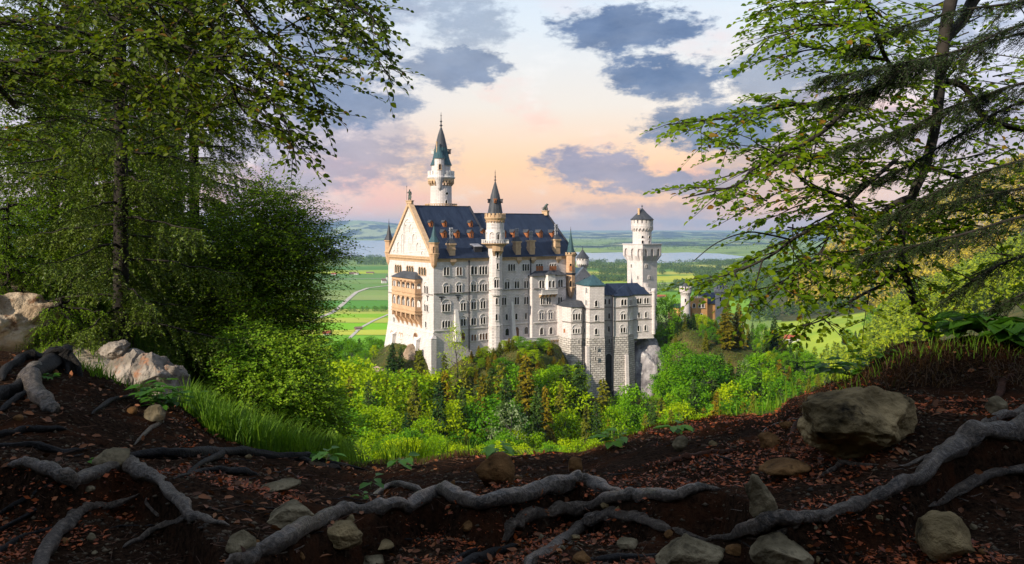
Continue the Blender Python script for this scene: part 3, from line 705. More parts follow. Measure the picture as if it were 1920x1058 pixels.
for i in range(32): c = circ*(i+.5)/32; fbox(b, cb, c-circ/64, c+circ/64, -.35, .08, zz(450.5), zz(449.3))
b.build('balustrade', M_trim, st)
b = MB(); c1c = 2*math.pi*r1; arcade(b, c1, 0, c1c, zz(450), zz(440), zz(431.5), 9, .0, .28, .55, 1.0, 6); b.build('blind_arch', M_trim, st)
b = MB(); b.lathe(cx, cy, [(r1+.02, zz(416)), (r1+.2, zz(415)), (r1+.2, zz(413.5)), (r1+.75, zz(409.5)), (r1+.75, zz(407.5)), (r1-.5, zz(407.4))], 20)
cc = Cyl(pal, cx, cy, r1+.5)
for i in range(20): c = 2*math.pi*cc.r*(i+.5)/20; fwedge(b, c1, c1c*(i+.3)/20, c1c*(i+.7)/20, 0, .5, zz(418.5), zz(414.5), ob=.05)
b.build('cornice', M_sandt, st)
b = MB(); crenel(b, cc, 2*math.pi*cc.r, zz(407.5), zz(400.5), 16, -.5, .15, .62); 
b.lathe(cx, cy, [(cc.r-.1, zz(407.5)), (cc.r-.1, zz(404))], 20); b.build('battlement', M_sandt, st)
b = MB(); b.lathe(cx, cy, [(r1-.25, zz(404)), (r1-.6, zz(397)), (r1*.52, zz(367)), (.25, zz(341))], 16); spr = b.build('spire', M_roofg, st)
b = MB(); finial(b, cx, cy, zz(342), 24*d_st/F, 1.5); b.build('finial', M_lead, spr)
for da in (0, -1.35, 1.35):
    c2 = Cyl(pal, cx, cy, r1*.70); b = MB(); aa = c2.r*da; fbox(b, c2, aa-.45, aa+.45, -.6, .55, zz(381), zz(374.5)); fbox(b, c2, aa-.6, aa+.6, -.6, .75, zz(374.5), zz(373.3))
    dd = b.build('dormer', M_orange if da == 0 else M_lead, spr)
    if da == 0: window(dd, Cyl(pal, cx, cy, r1*.70+.55), 0, zz(378), .9, 1, .45, .1, trim=M_orange, sill=False)
for px, py, h, n, ar in ((933,478,2.3,1,0),(933,499,2.4,1,0),(931,532,3.2,2,1),(931.5,565,2.6,1,0),(931.3,595,2.6,1,0),(932,625,2.4,1,0)):
    a, z = c0.az(px, py); window(st, c0, a, z, h, n, .75 if n == 1 else .7, .28, arch=ar, pane=M_brown if py == 625 else None)
b = MB(); a, z = c0.az(931, 540.5); fbox(b, c0, a-1.7, a+1.7, .0, 1.2, z-.5, z, 4); fbox(b, c0, a-1.7, a+1.7, .0, .9, z-2.8, z-.5, 4); 
b.build('balcony', M_wall, st)
b = MB(); b.lathe(cx, cy, [(r0*1.0, zz(545.5)), (r0+.3, zz(545)), (r0+.3, zz(543.5)), (r0, zz(543.2))], 12, rot=.1); b.build('string_course', M_dk, st)
b = MB(); b.lathe(cx, cy, [(r0*1.0, zz(610)), (r0*1.08+.15, zz(609.8)), (r0*1.08+.15, zz(608.6)), (r0, zz(608.4))], 12, rot=.1); b.build('string_course', M_trim, st)
b = MB(); a, z = c1.az(934, 444); window(st, c1, a, z-.3, 2.7, 1, .8, .2, sill=False, name='door')
b = MB(); a, z = c0.az(932, 466); fbox(b, c0, a-1.5, a+1.5, 0, 1.6, z-1.0, z+1.7, 3); fwedge(b, c0, a-1.5, a-.8, 0, 1.6, z-3, z-1.0); fwedge(b, c0, a+.8, a+1.5, 0, 1.6, z-3, z-1.0); b.build('corbel', M_sandt, st)

# ================================================================== statues on the gables
def statue_knight():
    s_, w_g, z_ = 0.0, LW/2, zR1+1.7
    P0 = pal.matrix_basis @ Vector((s_, w_g, z_))
    t = thing('knight_statue', 'green bronze knight with lance and shield on the peak of the west gable', 'statue', P0, R(-20))
    b = MB(); b.box(-1.2,1.2,-.9,.9,-.9,.0); b.box(-1.45,1.45,-1.1,1.1,.0,.35); b.build('pedestal', M_sandt, t)
    b = MB(); z = .35
    b.tube([(-.35,0,z),(-.38,-.05,z+1.1),(-.28,0,z+2.1)], [.22,.24,.34], 8); b.tube([(.4,.1,z),(.35,-.1,z+1.1),(.2,0,z+2.1)], [.22,.24,.34], 8)
    b.tube([(0,0,z+1.9),(0,-.02,z+2.5),(0,0,z+3.2),(0,0,z+3.6),(0,0,z+3.75)], [.45,.42,.58,.42,.18], 10)
    b.tube([(0,0,z+3.6),(0,-.03,z+3.85),(0,-.05,z+4.1),(0,-.03,z+4.4)], [.16,.26,.3,.16], 10)
    b.tube([(-.5,0,z+3.45),(-.85,-.15,z+2.9),(-1.05,-.4,z+3.3)], [.22,.17,.13], 8); b.tube([(.5,0,z+3.45),(.85,-.1,z+2.7),(.8,-.4,z+2.1)], [.22,.17,.13], 8)
    bd = b.build('body', M_bronze, t, True)
    b = MB(); b.tube([(-1.1,-.4,z+.1),(-1.1,-.4,z+5.4)], [.07,.06], 6); b.tube([(-1.1,-.4,z+5.3),(-1.1,-.4,z+6.0)], [.16,.01], 6); b.build('lance', M_bronze, t)
    b = MB(); b.add([(.5+.55*math.cos(k*math.pi/6)*1.0,-.55,z+1.3+.95*math.sin(k*math.pi/6)) for k in range(12)]+[(.5+.55*math.cos(k*math.pi/6),-.4,z+1.3+.95*math.sin(k*math.pi/6)) for k in range(12)], [tuple(range(12))]+[tuple(range(12,24))[::-1]]+[(k,(k+1)%12,12+(k+1)%12,12+k) for k in range(12)]); b.build('shield', M_bronze, t)
statue_knight()
P0 = pal.matrix_basis @ Vector((LS-.6, LW/2, zR2+1.1))
t = thing('lion_statue', 'dark bronze lion sitting on a pedestal at the east end of the palace ridge', 'statue', P0, R(-30))
b = MB(); b.box(-1.3,1.3,-1,1,-1.6,.2); b.box(-1.6,1.6,-1.25,1.25,.2,.5); b.build('pedestal', M_sandt, t)
b = MB(); b.tube([(-.9,0,.8),(-.6,0,1.5),(0,0,2.2),(.4,0,2.8),(.75,0,3.2),(1.15,0,3.1),(1.4,0,2.95)], [.35,.7,.62,.6,.5,.34,.16], 10)
b.tube([(.45,-.28,2.5),(.75,-.3,1.4),(.85,-.3,.5)], [.3,.2,.18], 8); b.tube([(.45,.28,2.5),(.75,.3,1.4),(.85,.3,.5)], [.3,.2,.18], 8)
b.tube([(-.7,-.45,1.3),(0,-.5,.8),(.4,-.5,.6)], [.4,.3,.2], 8); b.tube([(-.7,.45,1.3),(0,.5,.8),(.4,.5,.6)], [.4,.3,.2], 8)
b.tube([(-1.0,0,.7),(-1.6,.1,1.0),(-1.7,.1,1.9)], [.12,.1,.14], 6)
b.build('body', M_bronze, t, True)

# ================================================================== tall round tower behind
d = 348.0; r = 20.2*d/F
tt = thing('tall_tower', 'tall round white tower with battlements, side turret and needle spire behind the palace roof', 'tower', (U(827)*d, d, -70))
zz = lambda py, dd=d: zrow(py, dd) + 70
c0 = Cyl(tt, 0, 0, r)
b = MB(); b.lathe(0, 0, [(r*1.02, 0), (r, zz(389)), (r*.98, zz(348))], 28); b.build('shaft', M_wall, tt)
b = MB(); b.lathe(0, 0, [(r+.0, zz(391)), (r*1.5, zz(389.5)), (r*1.5, zz(388.6)), (r, zz(388.5))], 28)
c2 = Cyl(tt, 0, 0, r*1.44); cir = 2*math.pi*c2.r
for i in range(36): c = cir*(i+.5)/36; fbox(b, c2, c-.2, c+.2, -.1, .2, zz(388.6), zz(384)); fbox(b, c2, c-.2, c+.45, -.05, .1, zz(386.8), zz(386))
for i in range(36): c = cir*(i+.5)/36; fbox(b, c2, c-cir/72, c+cir/72, -.15, .3, zz(384), zz(382.6))
b.build('platform', M_sandt, tt)
r2 = 24.5*d/F; c3 = Cyl(tt, 0, 0, r); b = MB(); cir = 2*math.pi*r
arcade(b, Cyl(tt, 0, 0, r), 0, cir, zz(344), zz(342), zz(336.5), 22, .0, (r2-r), .45*cir/22, 1.3, 6)
for i in range(22): c = cir*i/22; fwedge(b, c3, c-.28, c+.28, 0, r2-r, zz(349.5), zz(344), ob=.05)
b.build('machicolation', M_sandt, tt)
b = MB(); b.lathe(0, 0, [(r, zz(337)), (r2, zz(336.6)), (r2+.5, zz(334)), (r2+.5, zz(333)), (r2+.1, zz(332.5)), (r2+.1, zz(329)), (r2-.5, zz(329)), (r2-.5, zz(331)), (.5, zz(331))], 32); 
b.build('parapet', M_trim, tt)
c4 = Cyl(tt, 0, 0, r2+.1); b = MB(); crenel(b, c4, 2*math.pi*c4.r, zz(329.2), zz(321.5), 20, -.55, .05, .62); b.build('battlement', M_trim, tt)
r3 = 17.8*d/F; b = MB(); b.lathe(0, 0, [(r3, zz(333)), (r3, zz(311.5)), (r3+.3, zz(311)), (r3+.3, zz(310))], 24); b.build('drum', M_wall, tt)
b = MB(); b.lathe(0, 0, [(r3+.65, zz(310.5)), (r3*.9, zz(299)), (r3*.62, zz(275)), (r3*.34, zz(254)), (.35, zz(240)), (.2, zz(239))], 16); sp = b.build('spire', M_teal, tt)
b = MB(); b.lathe(0, 0, [(r3*.645+.03, zz(277)), (r3*.34+.04, zz(253.9)), (.38, zz(239.8))], 16); b.build('upper_spire', M_roofg, sp)
b = MB(); finial(b, 0, 0, zz(241), 31*d/F, 2.2); b.build('finial', M_lead, sp)
for sgn in (-1, 1):
    b = MB(); X0 = sgn*15.8*d/F; b.box(X0-.55, X0+.55, -.6, .6, zz(289), zz(281.5)); b.box(X0-.8, X0+.8, -.8, .8, zz(281.5), zz(280)); b.build('dormer', M_trim if sgn < 0 else M_lead, sp)
sx, sy = U(823.5)*(d-r2) - U(827)*d, -r2+1.0; rs = 9.2*(d-r2)/F; e = d-r2; zt_ = lambda py: zz(py, e)
b = MB(); b.lathe(sx, sy, [(.2, zt_(357)), (.8, zt_(353)), (1.1, zt_(348)), (rs*.8, zt_(340)), (rs+.25, zt_(333)), (rs+.25, zt_(331)), (rs, zt_(330)), (rs, zt_(298.5)), (rs+.25, zt_(298)), (rs+.25, zt_(297))], 16); tu = b.build('side_turret', M_wall, tt)
b = MB(); b.lathe(sx, sy, [(rs+.5, zt_(297.2)), (rs*.6, zt_(285)), (.12, zt_(270))], 14); b.build('spire', M_teal, tu)
cs = Cyl(tt, sx, sy, rs); window(tu, cs, .2, cs.z(313.5), 2.3, 1, .8, .25, trim=M_sandt)
b = MB(); b.lathe(sx-1.2, sy+.8, [(.3, zt_(297)), (.3, zt_(267)), (.4, zt_(267)), (.4, zt_(265))], 8); b.build('chimney', M_sandt, tu)
a, z = c0.az(837.5, 363); b = MB(); b.add([c0.P(a+1.0*math.cos(k*math.pi/6), .08, z+1.0*math.sin(k*math.pi/6)) for k in range(12)], [tuple(range(12))]); b.build('round_window', M_trim, tt)
b = MB(); b.add([c0.P(a+.55*math.cos(k*math.pi/6), .14, z+.55*math.sin(k*math.pi/6)) for k in range(12)], [tuple(range(12))]); b.build('pane', M_pane, tt.children[-1])
a, z = c0.az(836.5, 379.5); window(tt, c0, a, z, 2.0, 1, .9, .2, sill=False)
# ================================================================== bower house on the right
kem = thing('bower_house', 'grey white many sided wing with slate roofs standing on a rough stone base', 'building', (U(1055)*318, 318, -80), R(15))
KZ = -80.0
kx = lambda px, y=0.0: Face(kem, (0, y), (1, 0), (0, -1)).a(px)
kz = lambda px, py, y=0.0: Face(kem, (0, y), (1, 0), (0, -1)).az(px, py)[1]
secs = {}
def block(pts, zt, zw, name='wall', bat=1.06):
    b = MB(); b.prism(pts, zw, zt); o = b.build(name, M_wall, kem)
    b = MB(); cx = sum(p[0] for p in pts)/len(pts)
    pb = [(cx+(x-cx)*bat, y-(1.6 if y < 4 else 0)) for x, y in pts]; pt = [(x+(.12 if x > cx else -.12), y-(.15 if y < 4 else 0)) for x, y in pts]
    b.prism(pb, 0, zw, pt); b.build('base', M_rust, o)
    return o
yw = kz(1080, 634, -3)
A = [(kx(1055,2),2),(kx(1070.6,-3),-3),(kx(1093,-3),-3),(kx(1093,-3),12),(kx(1055,2),12)]
Bp = [(kx(1094,-1.5),-1.5),(kx(1105.5,-4.8),-4.8),(kx(1133,-4.8),-4.8),(kx(1133,-4.8),7),(kx(1094,-1.5),7)]
Cc = [(kx(1131),0),(kx(1151),0),(kx(1151),11),(kx(1131),11)]
D = [(kx(1150.5),3),(kx(1150.5,-2.8),-2.8),(kx(1177,-2.8),-2.8),(kx(1189,0),.3),(kx(1189,0),3)]
Ee = [(kx(1188),0.05),(kx(1225.5),0.05),(kx(1225.5),11),(kx(1188),11)]
zA = kz(1080,576,-3); zB = kz(1118,536,-4.8); zC = kz(1141,553.5); zD = kz(1165,556,-2.8); zEe = kz(1205,552.5)
oA = block(A, zA, yw); oB = block(Bp, zB, yw+.03); oC = block(Cc, zC, yw-.02, bat=1.0); oD = block(D, zD, yw+.05); 
b = MB(); b.prism(Ee, yw-1.5, zEe); oE = b.build('wall', M_wall, kem)
def fc2(p, q):
    p, q = Vector(p), Vector(q); e = (q-p).normalized(); n = Vector((e.y, -e.x)); return Face(kem, p, e, n)
fA0, fA1 = fc2(A[0],A[1]), fc2(A[1],A[2]); fB0, fB1 = fc2(Bp[0],Bp[1]), fc2(Bp[1],Bp[2]); fC = fc2(Cc[0],Cc[1]); fD0, fD1 = fc2(D[1],D[2]), fc2(D[2],D[3]); fE = fc2(Ee[0],Ee[1])
wp(oA, fA1, 1081, 594, 12, 3, lw=.75, gap=.35, arch=1.1); wp(oA, fA1, 1080.5, 620.5, 8.5, 3, lw=.6, gap=.5, arch=1)
wp(oA, fA0, 1058.8, 620, 8, 1, lw=1.2, pane=M_orange, name='door', sill=False)
for py in (569, 596, 621.5): wp(oB, fB1, 1117.8, py, 11, 1, lw=1.0)
for px, py, h in ((1099.8,544.5,10),(1099.5,567.5,10),(1097.5,594.5,10),(1096.6,619,8)): wp(oB, fB0, px, py, h, 1, lw=.75, pane=M_paneg, sill=False)
for px, py in ((1134.6,566),(1142.3,565.5),(1142,592.5),(1141.3,617)): wp(oC, fC, px, py, 10.5, 1, lw=.85)
wp(oD, fD0, 1169.7, 567, 11, 2, lw=.95); wp(oD, fD0, 1168.8, 594, 10.5, 2, lw=.8, arch=1); wp(oD, fD0, 1168, 619, 10, 2, lw=.8, arch=1)
wp(oD, fD1, 1182.6, 567, 10.5, 2, lw=1.0)
for py in (593, 619): wp(oD, fD1, 1182.5, py, 13, 1, lw=2.6, pane=M_trim, name='blind_window')
for px, py, n in ((1198.6,564.5,2),(1212,563.8,2),(1198,590.8,1),(1211,590,1),(1197,616,1),(1210,614.8,1)): wp(oE, fE, px, py, 10.5, n, lw=.8)
def kband(parent, fc, L, z, mat=M_dk, th=.3): 
    b = MB(); fbox(b, fc, -.05, L+.05, 0, .28, z-th/2, z+th/2); b.build('string_course', mat, parent)
for (o_, f_, p_, q_) in ((oA,fA0,A[0],A[1]),(oA,fA1,A[1],A[2]),(oB,fB0,Bp[0],Bp[1]),(oB,fB1,Bp[1],Bp[2]),(oC,fC,Cc[0],Cc[1]),(oD,fD0,D[1],D[2]),(oD,fD1,D[2],D[3]),(oE,fE,Ee[0],Ee[1])):
    L = (Vector(q_)-Vector(p_)).length; z1 = kz(1118,604.5,-4.8) ; z2 = kz(1118,579,-4.8)
    kband(o_, f_, L, z1)
    if o_ is not oA: kband(o_, f_, L, z2)
    else: pass
    if o_ is oE: kband(o_, f_, L, yw-1.4, M_trim, .5)
# roofs
b = MB(); mA = (kx(1085), 5); b.prism([(A[0][0]-.5,1.8),(A[1][0]-.2,-3.6),(A[2][0]+.3,-3.6),(A[2][0]+.3,12),(A[0][0]-.5,12)], zA, kz(1085,563.5,3), [(mA[0]-2.4,2.0),(mA[0]-1,.2),(mA[0]+1.8,.2),(mA[0]+1.8,9),(mA[0]-2.4,9)]); b.build('roof', M_roofg, oA)
def pyr(pts, z0, ap, name, mat, parent, over=.5):
    cx = sum(p[0] for p in pts)/len(pts); cy = sum(p[1] for p in pts)/len(pts)
    b = MB(); q = [(x+(over if x > cx else -over), y+(over if y > cy else -over)) for x, y in pts]; n = len(q)
    b.add([(x, y, z0) for x, y in q]+[(x, y, z0+.25) for x, y in q]+[ap], [tuple(range(n))[::-1]]+[(i,(i+1)%n,n+(i+1)%n,n+i) for i in range(n)]+[(n+i,n+(i+1)%n,2*n) for i in range(n)])
    return b.build(name, mat, parent)
pyr(Bp, zB, (kx(1112.5,1), 1.0, kz(1112.5,515,1)), 'roof', M_teal, oB)
x0, x1 = kx(1130), kx(1217); zr = kz(1165,531,5.5); b = MB()
b.add([(x0,-.5,zC),(x1,-.5,zC),(x1,11.5,zC),(x0,11.5,zC),(kx(1136,5.5),5.5,zr),(kx(1195,5.5),5.5,zr)], [(3,2,1,0),(0,1,5,4),(1,2,5),(2,3,4,5),(3,0,4)]); b.build('roof', M_roof, kem)
x1b = kx(1226); b = MB(); b.add([(kx(1186),-.45,zEe+.02),(x1b,-.45,zEe+.02),(x1b,11.4,zEe+.02),(kx(1186),11.4,zEe+.02),(kx(1190,5.5),5.5,zr-.6),(kx(1216,5.5),5.5,zr-2.6)], [(3,2,1,0),(0,1,5,4),(1,2,5),(2,3,4,5),(3,0,4)]); b.build('roof', M_roof, kem)
pyr(D, zD, (kx(1171,2), 2.0, kz(1171,533.5,2)), 'roof', M_roof, oD)
# stepped gable wall at the right end
b = MB(); xg0 = kx(1219)
for i, (y0, y1, pz) in enumerate(((.1,2.2,547),(2.2,4.2,541),(4.2,6.8,532.5),(6.8,8.8,541),(8.8,11,547))): b.box(xg0, xg0+1.0, y0, y1, zEe-2, kz(1222,pz,3)); b.box(xg0-.15, xg0+1.15, y0-.1, y1+.1, kz(1222,pz,3), kz(1222,pz,3)+.3)
b.build('stepped_gable', M_wall, kem)
b = MB(); b.lathe(kx(1225.2), -.2, [(.75, yw), (.75, zEe+1.0), (1.0, zEe+1.1), (1.0, zEe+2.2), (.5, zEe+2.4)], 10); b.build('corner_shaft', M_wall, oE)
# buttress strips on the rough base, tall arched recess
b = MB()
for px, y0, y1, wd, yy in ((1102.5,650,740,.7,-5.0),(1175.5,666,745,.75,-4.0)):
    f = Face(kem, (0, yy), (1, 0), (0, -1)); a, zt = f.az(px, y0); b.hexa([f.P(a-wd,1.9,0),f.P(a+wd,1.9,0),f.P(a+wd,-2,0),f.P(a-wd,-2,0)], [f.P(a-wd*.8,.25,zt),f.P(a+wd*.8,.25,zt),f.P(a+wd*.8,-2,zt),f.P(a-wd*.8,-2,zt)])
b.build('buttress', M_wall, kem)
M_dark = pmat('painted_recess_shade', (0.03, 0.028, 0.028), (0.06, 0.055, 0.05), 0.9, 0.8)  # near-black colour paints the shade inside the arch; the sheet is flat
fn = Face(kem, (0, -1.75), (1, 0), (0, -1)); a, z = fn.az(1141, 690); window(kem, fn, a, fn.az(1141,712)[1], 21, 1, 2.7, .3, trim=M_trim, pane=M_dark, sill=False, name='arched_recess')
for px, py, f_ in ((1117,653,-6.0),(1117,672,-6.2),(1085.5,641,-4.2),(1142,639,-1.6)):
    f = Face(kem, (0, f_), (1, 0), (0, -1)); a, z = f.az(px, py); window(kem, f, a, z, 1.6, 1, .6, .2, sill=False)
f = Face(kem, (0, -5.1), (1, 0), (0, -1))
for px, pt, yy in ((1091.5,575,-3.4),(1148.7,553,-3.2)):
    f = Face(kem, (0, yy), (1, 0), (0, -1)); a, zt = f.az(px, pt); b = MB(); fbox(b, f, a-.16, a+.16, 0, .3, 8, zt); fbox(b, f, a-.3, a+.3, -.1, .4, zt-.6, zt); b.build('drain_pipe', M_lead, kem)

# ================================================================== square tower
dS = 352.0
sq = thing('square_tower', 'white square tower with pointed corbel arches and a round upper drum under a grey cone', 'tower', (U(1205)*dS, dS, -80), R(35))
fR = Face(sq, (0,0), (1,0), (0,-1)); fL = Face(sq, (0,0), (0,1), (-1,0))
aR, aL = fR.a(1232), fL.a(1176); q = lambda py: zrow(py, dS) + 80
b = MB(); b.box(0, aR, 0, aL, 0, q(459)); b.build('shaft', M_wall, sq)
OUT = 1.35; b = MB(); b.box(-OUT, aR+OUT, -OUT, aL+OUT, q(466.5), q(458.8)); b.box(-OUT-.3, aR+OUT+.3, -OUT-.3, aL+OUT+.3, q(458.8), q(457.6)); b.build('head', M_wall, sq)
b = MB()
for f_, L in ((fR, aR), (fL, aL)):
    arcade(b, f_, -OUT, L+OUT, q(480), q(475), q(466.5), 3, .0, OUT, 2.0, 2.0, 8)
    for i in range(4):
        c = -OUT + (L+2*OUT)*i/3; h0 = c-1.0 if i else c; h1 = c+1.0 if i < 3 else c
        h0 = max(h0, -OUT); f_.P
        b.hexa([f_.P(max(0,h0) if i else 0, .03, q(491)), f_.P(min(L, h1+(1.0 if i==0 else 0)), .03, q(491)), f_.P(min(L, h1+(1.0 if i==0 else 0)), -.2, q(491)), f_.P(max(0,h0) if i else 0, -.2, q(491))] if i < 3 else
               [f_.P(L-.6, .03, q(491)), f_.P(L, .03, q(491)), f_.P(L, -.2, q(491)), f_.P(L-.6, -.2, q(491))],
               [f_.P(h0, OUT, q(480)), f_.P(h1, OUT, q(480)), f_.P(h1, -.2, q(480)), f_.P(h0, -.2, q(480))])
b.prism([(0,0),(aR,0),(aR,aL),(0,aL)], q(488), q(466), [(-.75,-.75),(aR+.75,-.75),(aR+.75,aL+.75),(-.75,aL+.75)]); b.build('corbel_arcade', M_wall, sq)
b = MB()
for f_, L in ((fR, aR), (fL, aL)): fbox(b, f_, 0, L, 0, .12, q(491.5), q(490.7))
b.build('string_course', M_trim, sq)
for f_, px, py, n in ((fR,1212,499,2),(fR,1217.7,520.5,2),(fL,1184,498.5,1),(fL,1196.5,520.5,1)): wp(sq, f_, px, py, 6.5, n, lw=.55, gap=.3, sill=False)
wp(sq, fR, 1206+10.5, 480, 6, 1, lw=.5, sill=False)
mx, my = aR/2, aL/2; md = dS + (mx*math.sin(R(35)) + my*math.cos(R(35))); rr = 17.6*md/F; qq = lambda py: zrow(py, md) + 80
b = MB(); b.lathe(mx, my, [(rr, q(458)), (rr, qq(428))], 28); dr = b.build('drum', M_wall, sq)
r2 = 20.6*md/F; cd = Cyl(sq, mx, my, rr); cir = 2*math.pi*rr; b = MB()
arcade(b, cd, 0, cir, qq(431), qq(430), qq(426), 20, 0, r2-rr, .4*cir/20, 1.0, 6)
for i in range(20): c = cir*i/20; fwedge(b, cd, c-.25, c+.25, 0, r2-rr, qq(434.5), qq(431), ob=.05)
b.build('machicolation', M_wall, dr)
b = MB(); b.lathe(mx, my, [(rr, qq(426.2)), (r2, qq(426)), (r2+.12, qq(425.4)), (r2, qq(424.8)), (r2, qq(419))], 28); cu = Cyl(sq, mx, my, r2)
crenel(b, cu, 2*math.pi*r2, qq(419.2), qq(412.5), 16, -.6, -.01, .68, 2); b.lathe(mx, my, [(r2-.75, qq(420)), (r2-.75, qq(413))], 24); b.build('battlement', M_wall, dr)
b = MB(); b.lathe(mx, my, [(r2-.2, qq(412.6)), (r2+.35, qq(412.4)), (r2+.3, qq(411.6)), (r2*.45, qq(400)), (.2, qq(390.5))], 24); co = b.build('cone_roof', M_roofg, dr)
b = MB(); b.lathe(mx, my, [(.12, qq(391)), (.1, qq(388)), (.4, qq(387.3)), (.4, qq(386.3)), (.1, qq(385.5)), (.03, qq(384))], 8); b.build('finial', M_lead, co)
b = MB(); cch = Cyl(sq, mx, my, rr*.62); a = -cch.r*.55; fbox(b, cch, a-.4, a+.4, -.4, .4, qq(404), qq(392)); fbox(b, cch, a-.55, a+.55, -.55, .55, qq(392), qq(391)); b.build('chimney', M_sandt, co)
for px, py, h, nm in ((1205,444.5,1.1,'window'),(1217,444.5,1.1,'window'),(1205,456,2.4,'door'),(1216.5,456,2.4,'door')):
    a, z = cd.az(px, py); window(dr, cd, a, z, h, 1, .9, .2, sill=False, name=nm)

# ================================================================== knights' house and small round turret behind the court
dK = 347.0
kh = thing('knights_house', 'gabled grey white house with pale green copper roof between the palace and the bower', 'building', (U(1073)*dK, dK, -70), TH)
z_ = lambda py: zrow(py, dK) + 70
b = MB(); b.box(0, 12, 0, 22, 0, z_(526)); b.add([(0,0,z_(526)),(12,0,z_(526)),(6,0,z_(503.5)),(0,.8,z_(526)),(12,.8,z_(526)),(6,.8,z_(503.5))], [(0,1,2),(5,4,3),(1,0,3,4),(2,1,4,5),(0,2,5,3)]); b.build('wall', M_wall, kh)
b = MB(); b.add([(-.5,.8,z_(527)),(12.5,.8,z_(527)),(6,.8,z_(503)),(-.5,22,z_(527)),(12.5,22,z_(527)),(6,22,z_(503))], [(0,1,2),(5,4,3),(1,0,3,4),(2,1,4,5),(0,2,5,3)]); b.build('roof', M_tealp, kh)
b = MB()
for sg in (-1, 1): b.hexa([(6+sg*6.5,-.25,z_(527)),(6+sg*6.5,.9,z_(527)),(6+sg*5.7,.9,z_(527.5)),(6+sg*5.7,-.25,z_(527.5))], [(6,-.25,z_(501.5)),(6,.9,z_(501.5)),(6,.9,z_(503.3)),(6,-.25,z_(503.3))])
b.build('coping', M_trim, kh)
f = Face(kh, (0,0), (1,0), (0,-1))
for px, py, n, h in ((1095,524,1,6),(1080.5,548,2,9)): wp(kh, f, px, py, h, n, lw=.8)
b = MB(); fbox(b, f, 0, 12, 0, .25, z_(535), z_(534)); b.build('string_course', M_dk, kh)
dT = 385.0; rt = thing('round_turret', 'small round white turret with dark cone roof behind the green copper roof', 'tower', (U(1092.3)*dT, dT, -80))
z_ = lambda py: zrow(py, dT) + 80; r = 7.6*dT/F; r2 = 11.6*dT/F
b = MB(); b.lathe(0, 0, [(r, 0), (r, z_(497))], 20); b.build('shaft', M_wall, rt); c_ = Cyl(rt, 0, 0, r)
b = MB(); cir = 2*math.pi*r
for i in range(16): c = cir*i/16; fwedge(b, c_, c-.2, c+.2, 0, r2-r, z_(502), z_(497), ob=.05)
arcade(b, c_, 0, cir, z_(497), z_(496), z_(491.5), 16, 0, r2-r, .4*cir/16, 1, 5); b.build('machicolation', M_wall, rt)
b = MB(); b.lathe(0, 0, [(r, z_(492)), (r2, z_(491.7)), (r2, z_(484.5))], 20); b.build('battlement', M_wall, rt)
cw = Cyl(rt, 0, 0, r2)
for i in range(-2, 3): window(rt, cw, i*1.3, z_(486.2), .9, 1, .4, .1, sill=False)
b = MB(); b.lathe(0, 0, [(r2+.4, z_(484)), (r2*.5, z_(475)), (.1, z_(467.5))], 20); rf_ = b.build('cone_roof', M_roofg, rt)
b = MB(); finial(b, 0, 0, z_(468), 1.6, .9); b.build('finial', M_lead, rf_)

# ================================================================== gatehouse in the trees
M_ochre = stonemat('ochre_plaster', (0.68, 0.36, 0.13), (0.74, 0.43, 0.18), (0.55, 0.33, 0.14), 1.2, 0.5, 0.03, 0.02)
dG = 400.0; gh = thing('gatehouse', 'ochre and red gatehouse with two round battlemented turrets among the trees on the right', 'building', (U(1272)*dG, dG, -70), R(20))
z_ = lambda py, d=dG: zrow(py, d) + 70
gf = Face(gh, (0, 0), (1, 0), (0, -1))
g1, g2, g3 = gf.a(1296), gf.a(1323), gf.a(1362)
b = MB(); b.box(0, g1, 0, 10, 0, z_(578)); b.box(g1-.2, g2, -1.5, 9, 0, z_(560)); b.box(g2, g3, .2, 10, 0, z_(572)); w0 = b.build('wall', M_ochre, gh)
b = MB(); b.prism([(-.5,-.6),(g1,-.6),(g1,10.5),(-.5,10.5)], z_(578), z_(571), [(2,4),(g1,4),(g1,6),(2,6)]); b.prism([(g2,-.4),(g3+.5,-.4),(g3+.5,10.5),(g2,10.5)], z_(572), z_(552), [(g2,4.5),(g3-4,4.5),(g3-4,5.5),(g2,5.5)]); b.build('roof', M_roof, gh)
b = MB(); n = 6
for i in range(n): c = g1+(g2-g1)*(i+.5)/n; b.box(c-.4, c+.4, -1.5, -1.0, z_(560), z_(556.5))
b.build('battlement', M_trim, gh)
wp(gh, gf, 1279.5, 590, 11, 1, lw=1.8, trim=M_sandt, pane=M_brown, name='door', sill=False); wp(gh, gf, 1288.5, 592, 8, 1, lw=1.2, trim=M_sandt)
gf2 = Face(gh, (0, -1.5), (1, 0), (0, -1))
for px in (1301, 1312, 1318): wp(gh, gf2, px, 573, 8, 1, lw=1.2, trim=M_trim)
for px in (1305, 1315): wp(gh, gf2, px, 592, 8, 1, lw=1.2, trim=M_trim)
